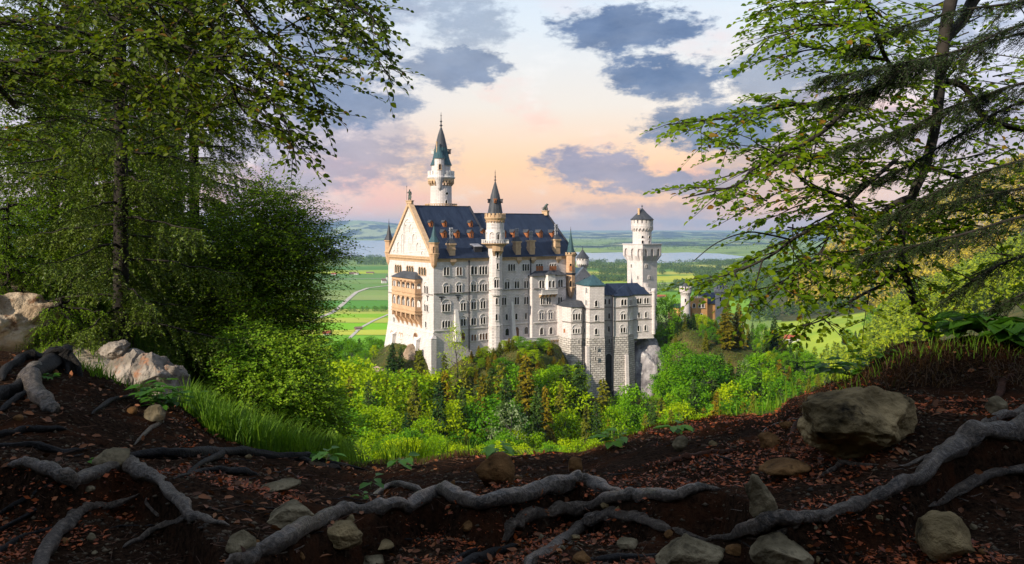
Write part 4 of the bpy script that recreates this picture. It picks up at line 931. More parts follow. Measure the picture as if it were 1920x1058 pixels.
for (px, rr_, yt, yb, mat) in ((1285.3, 8.8, 548, 600, M_roofg), (1351, 9.5, 546, 600, M_teal)):
    x, y = cyl_at(gh, px, 398); r = rr_*398/F; r2 = r*1.28; c_ = Cyl(gh, x, y, r)
    b = MB(); b.lathe(x, y, [(r, 0), (r, z_(yt))], 18); t = b.build('turret', M_wall, gh)
    b = MB(); b.lathe(x, y, [(r, z_(yt+3)), (r2, z_(yt)), (r2, z_(yt-5))], 20); cb = Cyl(gh, x, y, r2); crenel(b, cb, 2*math.pi*r2, z_(yt-5.2), z_(yt-11.5), 12, -.45, -.01, .6)
    cir = 2*math.pi*r
    for i in range(16): c = cir*i/16; fwedge(b, c_, c-.2, c+.2, 0, r2-r, z_(yt+5.5), z_(yt), ob=.05)
    b.build('battlement', M_wall, t)
    b = MB(); b.lathe(x, y, [(r*.95, z_(yt-5)), (r*.9, z_(yt-10)), (r*.4, z_(yt-16)), (.1, z_(yt-20))], 16); b.build('cone_roof', mat, t)
    window(t, c_, 0, z_(yt+14), 1.8, 1, .7, .2, sill=False)
# ================================================================== land
VAL = -180.0
def rbf_fit(pts, sx, sd, c=0.05):
    P = np.array([(U(p[0])*sx, math.log(p[2])*sd) for p in pts]); z = np.array([zrow(p[1], p[2]) for p in pts])
    D = np.sqrt(((P[:, None]-P[None])**2).sum(-1) + c*c); n = len(P)
    A = np.zeros((n+3, n+3)); A[:n, :n] = D; A[:n, n] = 1; A[:n, n+1:] = P; A[n, :n] = 1; A[n+1:, :n] = P.T
    w = np.linalg.solve(A, np.concatenate([z, [0, 0, 0]]))
    def f(u, d):
        Q = np.stack([np.asarray(u)*sx, np.log(d)*sd], -1); sh = Q.shape[:-1]; Q = Q.reshape(-1, 2); out = np.empty(len(Q))
        for i in range(0, len(Q), 20000):
            q = Q[i:i+20000]; out[i:i+20000] = np.sqrt(((q[:, None]-P[None])**2).sum(-1) + c*c) @ w[:n] + w[n] + q @ w[n+1:]
        return out.reshape(sh)
    return f
CTRL = []
def cp(d, *pr):
    for px, row in pr: CTRL.append((px, row, d))
cp(8.4, (-900, 640), (-400, 690), (0, 780), (200, 860), (400, 960), (700, 1050), (1000, 1040), (1300, 980), (1500, 900), (1750, 780), (2000, 760), (2600, 700))
cp(11.2, (-700, 560), (-300, 620), (0, 668), (90, 668), (200, 690), (330, 790), (420, 900), (700, 1150), (1000, 1150), (1400, 1100), (1700, 920), (2000, 860), (2600, 800))
cp(13.2, (-700, 440), (-300, 500), (0, 545), (90, 575), (200, 625), (330, 715), (440, 850), (700, 1200), (1000, 1250), (1400, 1150), (1750, 950), (2100, 900))
cp(22, (-700, 380), (-200, 450), (0, 540), (250, 640), (450, 800), (700, 1150), (1000, 1250), (1500, 1150), (1900, 980), (2300, 900))
cp(45, (-500, 400), (0, 590), (250, 700), (450, 830), (700, 1080), (1000, 1150), (1500, 1120), (1900, 960))
cp(85, (-300, 560), (200, 740), (450, 850), (700, 1020), (1000, 1080), (1400, 1060), (1800, 930), (2200, 850))
cp(140, (0, 760), (400, 860), (700, 950), (1000, 980), (1400, 960), (1700, 900), (2000, 820))
cp(200, (0, 760), (400, 870), (600, 930), (800, 940), (1000, 950), (1200, 960), (1400, 940), (1600, 890), (1900, 760))
cp(250, (300, 870), (560, 910), (700, 905), (850, 910), (1000, 915), (1150, 935), (1300, 915), (1450, 900), (1600, 830), (1850, 690))
cp(283, (500, 860), (650, 850), (740, 835), (800, 840), (870, 835), (950, 825), (1040, 840), (1120, 870), (1220, 880), (1330, 850), (1450, 840))
cp(299, (640, 740), (720, 690), (770, 690), (813, 707), (870, 690), (930, 670), (980, 655), (1040, 690))
cp(312, (720, 668), (770, 650), (850, 680), (900, 668), (950, 655), (1000, 650), (1050, 665), (1100, 745), (1150, 775), (1195, 765), (1235, 760), (1280, 700), (1400, 690), (1500, 730))
cp(325, (640, 720), (725, 650), (800, 640), (1000, 640), (1120, 700), (1190, 745), (1232, 730), (1260, 660), (1330, 640), (1420, 660), (1550, 740))
cp(350, (600, 760), (720, 670), (850, 640), (1000, 620), (1180, 640), (1230, 632), (1280, 625), (1350, 640), (1480, 700), (1600, 760))
cp(400, (560, 790), (720, 690), (900, 640), (1100, 620), (1280, 612), (1350, 620), (1450, 680), (1600, 740), (1800, 650), (2000, 560))
cp(470, (500, 830), (700, 760), (900, 720), (1100, 690), (1280, 690), (1400, 700), (1560, 760), (1680, 690), (1820, 610), (2000, 530))
cp(620, (400, 860), (700, 840), (1000, 820), (1280, 780), (1450, 760), (1560, 740), (1640, 690), (1740, 640), (1900, 545), (2200, 440))
cp(900, (400, 740), (700, 740), (1000, 735), (1250, 720), (1440, 715), (1560, 690), (1640, 640), (1760, 560), (1900, 500), (2200, 380))
cp(1250, (400, 650), (1000, 648), (1300, 645), (1460, 640), (1540, 618), (1640, 592), (1740, 540), (1900, 460), (2200, 340))
cp(1700, (1300, 590), (1440, 588), (1540, 580), (1640, 565), (1740, 520), (1900, 410), (2200, 300))
cp(2400, (1300, 545), (1450, 543), (1500, 536), (1535, 500), (1570, 450), (1630, 416), (1700, 400), (1760, 375), (1850, 330), (1950, 280), (2200, 200))
cp(3200, (1300, 516), (1450, 514), (1520, 505), (1600, 490), (1700, 440), (1850, 390), (2200, 300))
HZ = rbf_fit(CTRL, 2.2, 1.0)
def ground_z(u, d):
    u = np.asarray(u, float); d = np.asarray(d, float); x = u*d
    z = HZ(u, d)
    amp = np.clip(d*0.018, 0.12, 9.0)
    sc_ = 1/np.clip(d*0.11, 0.8, 90.0)
    lvl = np.floor(np.log2(np.clip(d, 8, 4000)))
    z = z + 0.35*fbm(x/1.6, d/1.6, 0, 3)*np.clip((d-8)/4, 0, 1)*np.clip(30/d, 0, 1) + 2.2*fbm(x/14, d/14, 3, 4)*np.clip(d/80, 0, 1)*np.clip((420/d), 0.2, 1) + 16*fbm(x/160, d/160, 7, 5)*np.clip((d-600)/1200, 0, 1)*np.clip((u-0.34)/.06, 0, 1)
    k = 6.0
    v = VAL + 0.6
    m = np.maximum(z, v)
    return np.where(d > 420, m, z)
def hz1(px, d): return float(ground_z(np.array([U(px)]), np.array([float(d)]))[0])

nu, nd = 430, 430
uu = np.linspace(-1.7, 1.7, nu); dd = np.geomspace(8.3, 3600, nd)
UU, DD = np.meshgrid(uu, dd); ZZ = ground_z(UU, DD)
V = np.stack([UU*DD, DD, ZZ], -1).reshape(-1, 3)
I = np.arange(nu*nd).reshape(nd, nu)
Q = np.stack([I[:-1, :-1], I[:-1, 1:], I[1:, 1:], I[1:, :-1]], -1).reshape(-1, 4)
flat = (np.abs(V[:, 2]-(VAL+.6)) < 0.01) & (V[:, 1] > 420)
keep = ~flat[Q].all(1); Q = Q[keep]
# ground cover: red = meadow, green = bare rock and earth
PXg = UU*F + 960; ROWg = EYE - ZZ/DD*F
cov = np.zeros((nd, nu, 4)); cov[..., 3] = 1
mead = (DD > 700) & (DD < 1560) & (UU > .30) & (PXg < 1700 + 60*fbm(UU*9, np.log(DD)*6)) ; cov[..., 0] = mead
gy, gx = np.gradient(ZZ); sl = np.abs(gy/np.gradient(DD, axis=0))
rock = ((DD > 1650) & (DD < 2500) & (PXg > 1520) & (fbm(V[:, 0].reshape(nd, nu)/150, DD/150, ZZ/60) > 0.10) & (ROWg < 500)) | ((DD > 8.3) & (DD < 12.9) & (PXg < 420)) 
cov[..., 1] = rock
m = bpy.data.materials.new('hillside_ground'); m.use_nodes = True; T = NT(m.node_tree); bs = m.node_tree.nodes['Principled BSDF']
vc = T.node('ShaderNodeVertexColor'); vc.layer_name = 'cover'; s_ = T.node('ShaderNodeSeparateColor'); T.put(s_.inputs[0], vc.outputs[0])
tcn = T.node('ShaderNodeTexCoord'); ob = tcn.outputs['Object']
n1_ = T.noise(ob, .12, 6, .65); n2_ = T.noise(ob, 1.3, 6, .65); n3_ = T.noise(ob, .015, 5, .6); n4_ = T.noise(T.vm('MULTIPLY', ob, (1, 1, .5)), 4.5, 6, .7)
fl = T.mix(n2_.outputs[0], (0.020, 0.030, 0.008), (0.070, 0.085, 0.018)); fl = T.mix(T.mr(n1_.outputs[0], .45, .65), fl, (0.11, 0.09, 0.03))
me_ = T.mix(T.mr(n3_.outputs[0], .35, .65), (0.20, 0.33, 0.022), (0.36, 0.44, 0.035)); me_ = T.mix(T.mr(n1_.outputs[0], .35, .7, 0, .5), me_, (0.24, 0.29, 0.03))
rk = T.mix(T.mr(n4_.outputs[0], .3, .68), (0.20, 0.15, 0.10), (0.58, 0.50, 0.40)); rk = T.mix(T.mr(n2_.outputs[0], .48, .66), rk, (0.34, 0.20, 0.11))
c = T.mix(s_.outputs[0], fl, me_); c = T.mix(T.m('MULTIPLY', s_.outputs[1], T.mr(n2_.outputs[0], .25, .4)), c, rk)
T.put(bs.inputs['Base Color'], c); bs.inputs['Roughness'].default_value = .95; bs.inputs['Specular IOR Level'].default_value = .1
bp = T.node('ShaderNodeBump'); bp.inputs['Distance'].default_value = .12; T.put(bp.inputs['Height'], n4_.outputs[0]); T.put(bs.inputs['Normal'], bp.outputs[0])
M_hill = m
tag(npmesh('hillside', V, [Q], M_hill, smooth=True, col=cov.reshape(-1, 4)), kind='structure')

# added unseen slope left of and behind the viewer, shaped to shade the hollow
nx, ny = 110, 80
X, Y = np.meshgrid(np.linspace(-70, 60, nx), np.linspace(-70, 6, ny)); t = (-13-X)
Zs = np.maximum(-1.0 + t*0.62 - np.clip(Y+1, 0, None)**1.5*.9, -1.2+(-2.6-Y)*1.0); Zs = np.minimum(Zs, 26.0) + 1.5*fbm(X/6, Y/6, 2); Zs = np.where((Y > -2.8) & (X > -13.5), np.minimum(Zs, -3.5), Zs)
V = np.stack([X, Y, Zs], -1).reshape(-1, 3); I = np.arange(nx*ny).reshape(ny, nx); Q = np.stack([I[:-1, :-1], I[:-1, 1:], I[1:, 1:], I[1:, :-1]], -1).reshape(-1, 4)
cv = np.zeros((len(V), 4)); cv[:, 3] = 1
tag(npmesh('unseen_shade_slope', V, [Q], M_hill, smooth=True, col=cv), kind='structure')

# valley floor, one sheet to the horizon
m = pmat('valley_grass', (0.16, 0.25, 0.05), (0.24, 0.32, 0.07), .95, .0016, c3=(0.05, 0.09, 0.035), spec=.1)
b = MB(); b.add([(-90000, 300, VAL), (90000, 300, VAL), (90000, 120000, VAL), (-90000, 120000, VAL)], [(0, 1, 2, 3)]); tag(b.build('valley_ground', m), kind='structure')
b = MB(); b.add([(-3000, -3000, VAL-1), (3000, -3000, VAL-1), (3000, 310, VAL-1), (-3000, 310, VAL-1)], [(0, 1, 2, 3)]); tag(b.build('ground', m), kind='structure')
dval = lambda row: -VAL/(row-EYE)*F
def vpt(px, row, h=0.0): d = dval(row); return (U(px)*d, d, VAL+h)
def fieldmat(rgb, k=.62): 
    c = tuple(v*k for v in srgb(*rgb)); return pmat('field_grass', c, tuple(v*1.25 for v in c), .95, .004, spec=.1, lo_=.3, hi_=.7)
def field(px0, px1, r0, r1, rgb, sk=0.0, h=0.35):
    b = MB(); n = 14; top = [vpt(px0+(px1-px0)*i/n, r0+sk*i/n+.35*math.sin(i*1.3+r0), h) for i in range(n+1)]; bot = [vpt(px0+(px1-px0)*i/n, r1+sk*i/n+.35*math.sin(i*1.7+r1*2), h) for i in range(n+1)]
    for i in range(n): b.add([bot[i], bot[i+1], top[i+1], top[i]], [(0, 1, 2, 3)])
    tag(b.build('field', fieldmat(rgb)), kind='structure')
FL = [(500,507,(100,150,62)),(507,513,(170,196,70)),(513,526,(112,156,72)),(526,532,(140,172,88)),(532,544,(120,160,72)),(544,555,(150,176,92)),(555,564,(160,178,100)),(564,580,(98,158,48)),(580,590,(190,200,84)),(590,597,(150,200,36)),(597,606,(196,204,80)),(606,620,(140,204,26)),(620,630,(206,212,76)),(630,668,(132,192,44))]
for i, (r0, r1, c_) in enumerate(FL): field(200, 1010, r0, r1, c_, sk=(i % 3-1)*.9, h=.4+.05*i)
FR = [(497,503,(196,196,96)),(503,510,(120,160,60)),(510,516,(206,204,88)),(516,521,(110,156,52)),(521,530,(190,202,60)),(530,538,(150,180,70)),(538,546,(176,200,56)),(546,560,(118,172,44)),(560,590,(140,190,50))]
for i, (r0, r1, c_) in enumerate(FR): field(1011, 1470, r0, r1, c_, sk=(i % 2)*-1.0, h=.4+.05*i)
field(1225, 1330, 519, 527, (206, 208, 60), -3, 1.2); field(540, 700, 509.5, 513.5, (196, 214, 60), 1, 1.2)
M_road = pmat('pale_gravel_road', (0.50, 0.45, 0.38), (0.42, 0.38, 0.32), .95, .02)
def road(pts, w, nm='road', h=1.6):
    b = MB(); P = [Vector(vpt(*p, h)) for p in pts]
    for p, q_ in zip(P[:-1], P[1:]):
        n = (q_-p).cross(Vector((0, 0, 1))).normalized()*w/2; b.add([p-n, q_-n, q_+n, p+n], [(0, 1, 2, 3)])
    tag(b.build(nm, M_road), kind='structure')
road([(560, 606), (600, 596), (622, 588), (640, 574), (655, 560), (668, 549), (690, 541), (730, 536)], 11)
road([(655, 636), (676, 616), (700, 603), (735, 588)], 6); road([(560, 527), (640, 524), (720, 523), (790, 520)], 12)
road([(1230, 533), (1300, 530), (1400, 527)], 14)
# lake
m = bpy.data.materials.new('lake_water'); m.use_nodes = True; T = NT(m.node_tree); bs = m.node_tree.nodes['Principled BSDF']
bs.inputs['Base Color'].default_value = (0.30, 0.42, 0.50, 1); bs.inputs['Roughness'].default_value = .2; bs.inputs['IOR'].default_value = 1.33
tcn = T.node('ShaderNodeTexCoord'); nn = T.noise(T.vm('MULTIPLY', tcn.outputs['Object'], (.004, .03, 1)), 1.0, 4, .6); bp = T.node('ShaderNodeBump'); bp.inputs['Distance'].default_value = .8; T.put(bp.inputs['Height'], nn.outputs[0]); T.put(bs.inputs['Normal'], bp.outputs[0])
shore = [(350, 450.5), (520, 450), (640, 450.5), (760, 452), (860, 456), (960, 464), (1060, 471), (1110, 475), (1160, 473.5), (1220, 475.5), (1290, 473.5), (1350, 476), (1400, 482), (1350, 489.5), (1290, 492), (1230, 494.5), (1170, 493), (1100, 491.5), (1020, 488), (900, 485), (780, 483), (700, 481.5), (640, 483), (560, 480.5), (350, 480)]
b = MB(); b.add([vpt(px, r, .9) for px, r in shore], [tuple(range(len(shore)))[::-1]]); tag(b.build('lake_water', m), kind='structure')
# rolling country and hills beyond the lake
nu, nd = 260, 120; uu = np.linspace(-1.0, 1.2, nu); dd = np.geomspace(6800, 34000, nd); UU, DD = np.meshgrid(uu, dd); X = UU*DD
prof_px = [-600, 200, 420, 560, 600, 640, 668, 700, 740, 790, 850, 950, 1060, 1130, 1200, 1240, 1300, 1400, 1530, 1700, 2400]
prof_r = [428, 424, 427, 427, 419, 414.5, 413, 415, 418, 425, 433, 436, 435, 436.5, 435.5, 434, 435.5, 436.5, 435, 430, 425]
zr_ = -(np.interp(UU*F+960, prof_px, prof_r)-EYE)/F*21000
base_ = VAL - 3 + 62*np.clip(fbm(X/2600, DD/2600, 1, 5)+.12, 0, 1)*np.clip((DD-7200)/5000, 0, 1)*np.where((DD < 12800) & (UU < 0.03), 0, 1)
g_ = np.exp(-((np.log(DD)-math.log(21000))/.16)**2)
Zf = base_*(1-g_) + (zr_ + 22*fbm(X/1500, DD/1500, 4, 5))*g_
V = np.stack([X, DD, Zf], -1).reshape(-1, 3); I = np.arange(nu*nd).reshape(nd, nu); Q = np.stack([I[:-1, :-1], I[:-1, 1:], I[1:, 1:], I[1:, :-1]], -1).reshape(-1, 4)
m = bpy.data.materials.new('far_country'); m.use_nodes = True; T = NT(m.node_tree); bs = m.node_tree.nodes['Principled BSDF']
tcn = T.node('ShaderNodeTexCoord'); ob = tcn.outputs['Object']; a1 = T.noise(T.vm('MULTIPLY', ob, (1, .45, 0)), .0012, 6, .6); a2 = T.noise(T.vm('MULTIPLY', ob, (1, .4, 0)), .0030, 5, .6); vo = T.node('ShaderNodeTexVoronoi'); T.put(vo.inputs['Vector'], T.vm('MULTIPLY', ob, (.0016, .0008, 0))); vo.inputs['Scale'].default_value = 1
vs_ = T.node('ShaderNodeSeparateColor'); T.put(vs_.inputs[0], vo.outputs['Color'])
c = T.mix(vs_.outputs[0], (0.16, 0.26, 0.09), (0.44, 0.44, 0.20)); c = T.mix(T.mr(T.m('ADD', T.m('MULTIPLY', a1.outputs[0], .6), T.m('MULTIPLY', a2.outputs[0], .4)), .455, .50), c, (0.010, 0.028, 0.022))
T.put(bs.inputs['Base Color'], c); bs.inputs['Roughness'].default_value = .95; bs.inputs['Specular IOR Level'].default_value = .1
tag(npmesh('far_hills', V, [Q], m, smooth=True), kind='structure')
# ================================================================== foliage generators
def unit(a): return a/np.maximum(np.linalg.norm(a, axis=-1, keepdims=True), 1e-9)
def leaf_geo(P, D, N, L, Wd, kind='rhomb'):
    """P base, D long axis, N face normal, L length, Wd width -> verts, faces"""
    D = unit(D); Sd = unit(np.cross(D, N)); N = unit(np.cross(Sd, D)); L = L[:, None]; Wd = Wd[:, None]; n = len(P)
    if kind == 'rhomb':
        V = np.stack([P, P+D*L*.5+Sd*Wd*.5, P+D*L, P+D*L*.5-Sd*Wd*.5], 1).reshape(-1, 3)
        return V, [np.arange(n*4).reshape(n, 4)]
    if kind == 'tri':
        V = np.stack([P-Sd*Wd*.5, P+Sd*Wd*.5, P+D*L], 1).reshape(-1, 3); return V, [np.arange(n*3).reshape(n, 3)]
    # pointed oval, folded along the midrib
    V = np.stack([P, P+D*L*.28+Sd*Wd*.46+N*Wd*.14, P+D*L*.66+Sd*Wd*.42+N*Wd*.12-D*0, P+D*L-N*Wd*.12, P+D*L*.66-Sd*Wd*.42+N*Wd*.12, P+D*L*.28-Sd*Wd*.46+N*Wd*.14], 1).reshape(-1, 3)
    b = np.arange(n)[:, None]*6
    return V, [np.concatenate([b+np.array([[0, 1, 2, 3]]), b+np.array([[0, 3, 4, 5]])], 0)]
def join_geo(gs):
    Vs = []; Fs = {}; o = 0
    for V, fl in gs:
        for f in fl: Fs.setdefault(f.shape[1], []).append(f+o)
        Vs.append(V); o += len(V)
    return np.concatenate(Vs), [np.concatenate(v) for v in Fs.values()]
def rand_unit(n, r=rng): return unit(r.normal(size=(n, 3)))
def stems_geo(A, B, ra, rb, n=3):
    """many straight twig segments A->B as n-sided prisms"""
    D = unit(B-A); up = np.tile(np.array([[.21, .13, .97]]), (len(A), 1)); S = unit(np.cross(D, up)); T_ = np.cross(D, S); ra = np.broadcast_to(ra, (len(A),))[:, None]; rb = np.broadcast_to(rb, (len(A),))[:, None]
    rows = []
    for k in range(n):
        c, s = math.cos(2*math.pi*k/n), math.sin(2*math.pi*k/n); rows.append(A+(S*c+T_*s)*ra)
    for k in range(n):
        c, s = math.cos(2*math.pi*k/n), math.sin(2*math.pi*k/n); rows.append(B+(S*c+T_*s)*rb)
    V = np.stack(rows, 1).reshape(-1, 3); b = np.arange(len(A))[:, None]*2*n
    return V, [np.concatenate([b+np.array([[k, (k+1) % n, n+(k+1) % n, n+k]]) for k in range(n)], 0)]

L_bright = leafmat('bright_beech_leaf', (0.17, 0.36, 0.004), (0.50, 0.60, 0.005), .42, objvar=.45, spec=.08)
L_mid = leafmat('green_leaf', (0.07, 0.22, 0.006), (0.22, 0.44, 0.008), .38, objvar=.5, spec=.08)
L_conD = leafmat('dark_spruce_needles', (0.022, 0.062, 0.014), (0.075, 0.13, 0.02), .2, objvar=.5, spec=.08)
L_conO = leafmat('olive_spruce_needles', (0.10, 0.13, 0.010), (0.25, 0.24, 0.016), .25, objvar=.5, spec=.08)
L_rust = leafmat('rust_tinged_spruce', (0.15, 0.15, 0.008), (0.34, 0.22, 0.012), .25, objvar=.4, spec=.08)
L_pale = leafmat('pale_silvery_leaf', (0.16, 0.22, 0.09), (0.25, 0.32, 0.14), .3, objvar=.2)
M_bark = pmat('grey_bark', (0.055, 0.048, 0.042), (0.11, 0.10, 0.09), .95, 1.5, .01, 9)

def spruce(h, seed, mat, nb=120, spread=.17, tuft=.85, label=None, bare=.06, parent=None, dens=46):
    r = np.random.default_rng(seed); b = MB(); lean = r.normal(0, .012, 2)
    tr = [(lean[0]*h*t, lean[1]*h*t, h*t) for t in np.linspace(0, 1, 7)]; b.tube(tr, [h*.014*(1-t)+.02 for t in np.linspace(0, 1, 7)], 6)
    A, Bn = [], []; P, D, L = [], [], []
    for i in range(nb):
        t = bare + (1-bare)*(i/nb)**.92; ln = h*spread*((1-t)**.72)*r.uniform(.55, 1.15)*(1.0 if t > .12 else .75)+.15; a = i*2.399+r.normal(0, .4)
        o = np.array([lean[0]*h*t, lean[1]*h*t, h*t]); dr = np.array([math.cos(a), math.sin(a), 0.0]); el = .35*t-.12
        m_ = max(9, int(dens*ln/(h*spread)))
        q = np.sort(r.random(m_))**.8; side = r.normal(0, 1, m_)
        tip = lambda q_: o + dr*ln*q_[:, None] + np.array([0, 0, 1.0])*(el*ln*q_ - .30*ln*q_**2 + .12*ln*q_**4)[:, None]
        p = tip(q); sd = np.cross(dr, [0, 0, 1.0]); p = p + sd*(side*ln*.17*(1.15-q))[:, None] + np.array([0, 0, -1.0])*np.abs(r.normal(0, .05*ln+.05, m_))[:, None]
        P.append(p); D.append(dr*.8 + sd*(side*.55)[:, None] + np.array([0, 0, -1])*r.uniform(.15, .8, m_)[:, None]); L.append(tuft*r.uniform(.6, 1.25, m_)*(.55+.45*min(1, ln/(h*spread*.6))))
        A.append(o); Bn.append(tip(np.array([.9]))[0])
    P, D, L = np.concatenate(P), np.concatenate(D), np.concatenate(L); n = len(P)
    N = unit(np.array([[0, 0, 1.0]]) + r.normal(0, .45, (n, 3)))
    g1 = leaf_geo(P, D, N, L, L*r.uniform(.42, .75, n)); 
    k = r.random(n) < .5; g2 = leaf_geo(P[k], D[k]+r.normal(0, .3, (k.sum(), 3)), rand_unit(k.sum(), r), L[k]*.8, L[k]*.35)
    top = leaf_geo(np.array([[lean[0]*h, lean[1]*h, h*.965]]*3), np.array([[0, 0, 1.0]]*3)+r.normal(0, .1, (3, 3)), rand_unit(3, r), np.full(3, h*.05), np.full(3, h*.012))
    V, Fs = join_geo([g1, g2, top])
    root = thing('spruce_tree', label, 'tree'); b.build('trunk', M_bark, root)
    V2, F2 = stems_geo(np.array(A), np.array(Bn), .05, .015); npmesh('branches', V2, F2, M_bark, root)
    npmesh('foliage', V, Fs, mat, root); return root

def broadleaf(h, seed, mat, wr=.36, nc=46, per=85, leaf=.42, base=.22, label=None, name='broadleaf_tree'):
    r = np.random.default_rng(seed); b = MB(); k = 7
    sway = r.normal(0, .03, 2); trunk = [(sway[0]*h*t*t, sway[1]*h*t*t, h*t) for t in np.linspace(0, .86, k)]; b.tube(trunk, [h*.017*(1-.85*t)+.02 for t in np.linspace(0, 1, k)], 7)
    lobes = []
    for i in range(nc):
        t = base + (1-base)*((i+.5)/nc)**.9; a = i*2.399+r.normal(0, .35); env = math.sin(math.pi*min(1, (t-base)/(1-base)*.86+.14))**.62
        rad = h*wr*env*r.uniform(.35, 1.08); c = np.array([sway[0]*h*t*t+math.cos(a)*rad, sway[1]*h*t*t+math.sin(a)*rad, h*t*.97+r.normal(0, h*.015)]); lobes.append(c)
        if i % 2 == 0:
            t0 = max(.12, t-.16*r.uniform(.7, 1.4)); s0 = np.array([sway[0]*h*t0*t0, sway[1]*h*t0*t0, h*t0]); mid = (s0+c)/2+np.array([0, 0, -h*.02]); b.tube([s0, mid, c], [h*.006, h*.004, h*.0015], 4)
    C_ = np.array(lobes); m_ = nc*per; ci = np.repeat(np.arange(nc), per); rr = h*.082*r.uniform(.7, 1.3, nc)[ci]
    off = rand_unit(m_, r)*(r.random(m_)**.42)[:, None]*rr[:, None]*np.array([1.15, 1.15, .72]); P = C_[ci]+off
    D = unit(off*.6+r.normal(0, .5, (m_, 3))*rr[:, None]+np.array([0, 0, -.12])*rr[:, None]); N = unit(np.array([[0, 0, .9]])+unit(off)*.5+r.normal(0, .45, (m_, 3)))
    L = leaf*r.uniform(.65, 1.3, m_); V, Fs = leaf_geo(P, D, N, L, L*r.uniform(.5, .8, m_))
    root = thing(name, label, 'tree'); b.build('trunk', M_bark, root); npmesh('foliage', V, Fs, mat, root); return root

PROTO = {}
def proto(key, fn, *a, **k): PROTO[key] = [fn(*a, **k)]; PROTO[key][0].location = (0, 0, -400)
proto('spD1', spruce, 18, 1, L_conD); proto('spD2', spruce, 18, 2, L_conD, nb=110, spread=.15)
proto('spO1', spruce, 18, 3, L_conO); proto('spO2', spruce, 18, 4, L_conO, nb=105, spread=.135, dens=40)
proto('spR', spruce, 18, 5, L_rust, nb=120, spread=.16)
proto('brB1', broadleaf, 14, 6, L_bright, leaf=.40); proto('brB2', broadleaf, 14, 7, L_bright, wr=.42, nc=56, leaf=.38); proto('brB3', broadleaf, 14, 8, L_bright, wr=.30, nc=42)
proto('brM1', broadleaf, 14, 9, L_mid); proto('brM2', broadleaf, 14, 10, L_mid, wr=.42, nc=58); proto('brP', broadleaf, 14, 12, L_pale, wr=.33, nc=24, per=50)
proto('brS', broadleaf, 16, 13, L_bright, wr=.24, nc=26, per=42, base=.3)
BASEH = dict(spD1=18, spD2=18, spO1=18, spO2=18, spR=18, brB1=14, brB2=14, brB3=14, brM1=14, brM2=14, brP=14, brS=16)
USED = set()
def plant(key, px, d, hpx, label, group, rowbase=None, sink=.5, wf=1.0):
    src = PROTO[key][0]
    if key in USED: o = copy_tree(src)
    else: o = src; USED.add(key)
    z = hz1(px, d) if rowbase is None else zrow(rowbase, d)
    s = hpx*d/F/BASEH[key]; o.location = (U(px)*d, d, z-sink); o.scale = (s*wf, s*wf, s); o.rotation_euler = (0, 0, random.uniform(0, 6.28)); tag(o, label, 'tree', group)
    return o
def plant_top(key, px, d, rowtop, label, group, hmin=30, wf=1.0, sink=.5):
    """a tree rooted on the ground at (px, d) whose top shows at rowtop"""
    zb = hz1(px, d); hp = (EYE - zb/d*F) - rowtop
    return plant(key, px, d, max(hmin, hp), label, group, wf=wf, sink=sink)
# ================================================================== trees round the castle
KIND = dict(spD='dark green spruce', spO='olive green spruce', spR='rust tinged spruce', brB='bright yellow green leafy tree', brM='mid green leafy tree', brP='pale silvery leafy bush tree', brS='thin airy leafy tree')
# trees one can tell apart, traced from the photograph: kind, px, row of the top, distance, label
HERO = [
 ('brS', 859, 607, 293, 'tall thin leafy tree in front of the palace south wall', .8),
 ('spO1', 792, 652, 283, 'olive spruce standing against the palace corner, left of the wall edge', 1.0),
 ('spO2', 834, 662, 286, 'slim olive spruce just right of the palace corner', .9),
 ('spD1', 735, 640, 296, 'dark bushy spruce at the foot of the palace west wall', 1.25),
 ('spD2', 752, 648, 297, 'smaller dark spruce beside the foot of the west wall', 1.2),
 ('spR', 990, 662, 272, 'rust orange spruce below the terrace mound', 1.15),
 ('spO1', 932, 676, 276, 'olive spruce below the stair tower', 1.1),
 ('spD1', 1086, 674, 282, 'dark spruce below the balustrade end by the rough stone base', 1.1),
 ('spD2', 1062, 682, 284, 'dark spruce left of the rough stone base', 1.3),
 ('spO2', 1130, 708, 282, 'olive spruce below the arched recess of the bower base', 1.3),
 ('brM1', 1181, 722, 283, 'green round leafy tree in front of the bower stone base', 1.0),
 ('brM2', 1249, 552, 338, 'green leafy tree right beside the bower and square tower', .85),
 ('spR', 1362, 562, 322, 'tall rust and gold spruce in front of the gatehouse', 1.5),
 ('spR', 1383, 566, 326, 'second rust gold spruce right of the gatehouse', 1.3),
 ('brM1', 1272, 640, 306, 'green leafy tree below the square tower rock', 1.1),
 ('spD1', 1268, 606, 330, 'dark spruce left of the gatehouse turret', 1.1),
 ('spO1', 1322, 618, 318, 'olive spruce under the gatehouse wall', 1.2),
 ('spD1', 1483, 650, 330, 'dark spruce on the right edge of the castle hill', 1.0),
 ('spD2', 1494, 662, 334, 'slim dark spruce at the right end of the castle hill', .9),
 ('spD2', 1452, 590, 345, 'dark spruce behind the right end of the castle hill', 1.0),
 ('brB1', 1440, 660, 320, 'bright green leafy tree on the right of the castle hill', 1.1),
 ('brP', 1398, 672, 298, 'pale silvery bush tree on the right rocks', 1.0),
 ('brP', 956, 752, 242, 'pale silvery bush tree below the terrace mound', .9),
 ('brB2', 700, 690, 262, 'bright yellow leafy tree left of the palace foot', 1.0),
 ('brB1', 1150, 760, 262, 'bright small leafy tree under the rough stone base', .8),
]
for k, px, top, d, lab, wf in HERO: plant_top(k if k in PROTO else k+'1', px, d, top, lab, None, wf=wf)
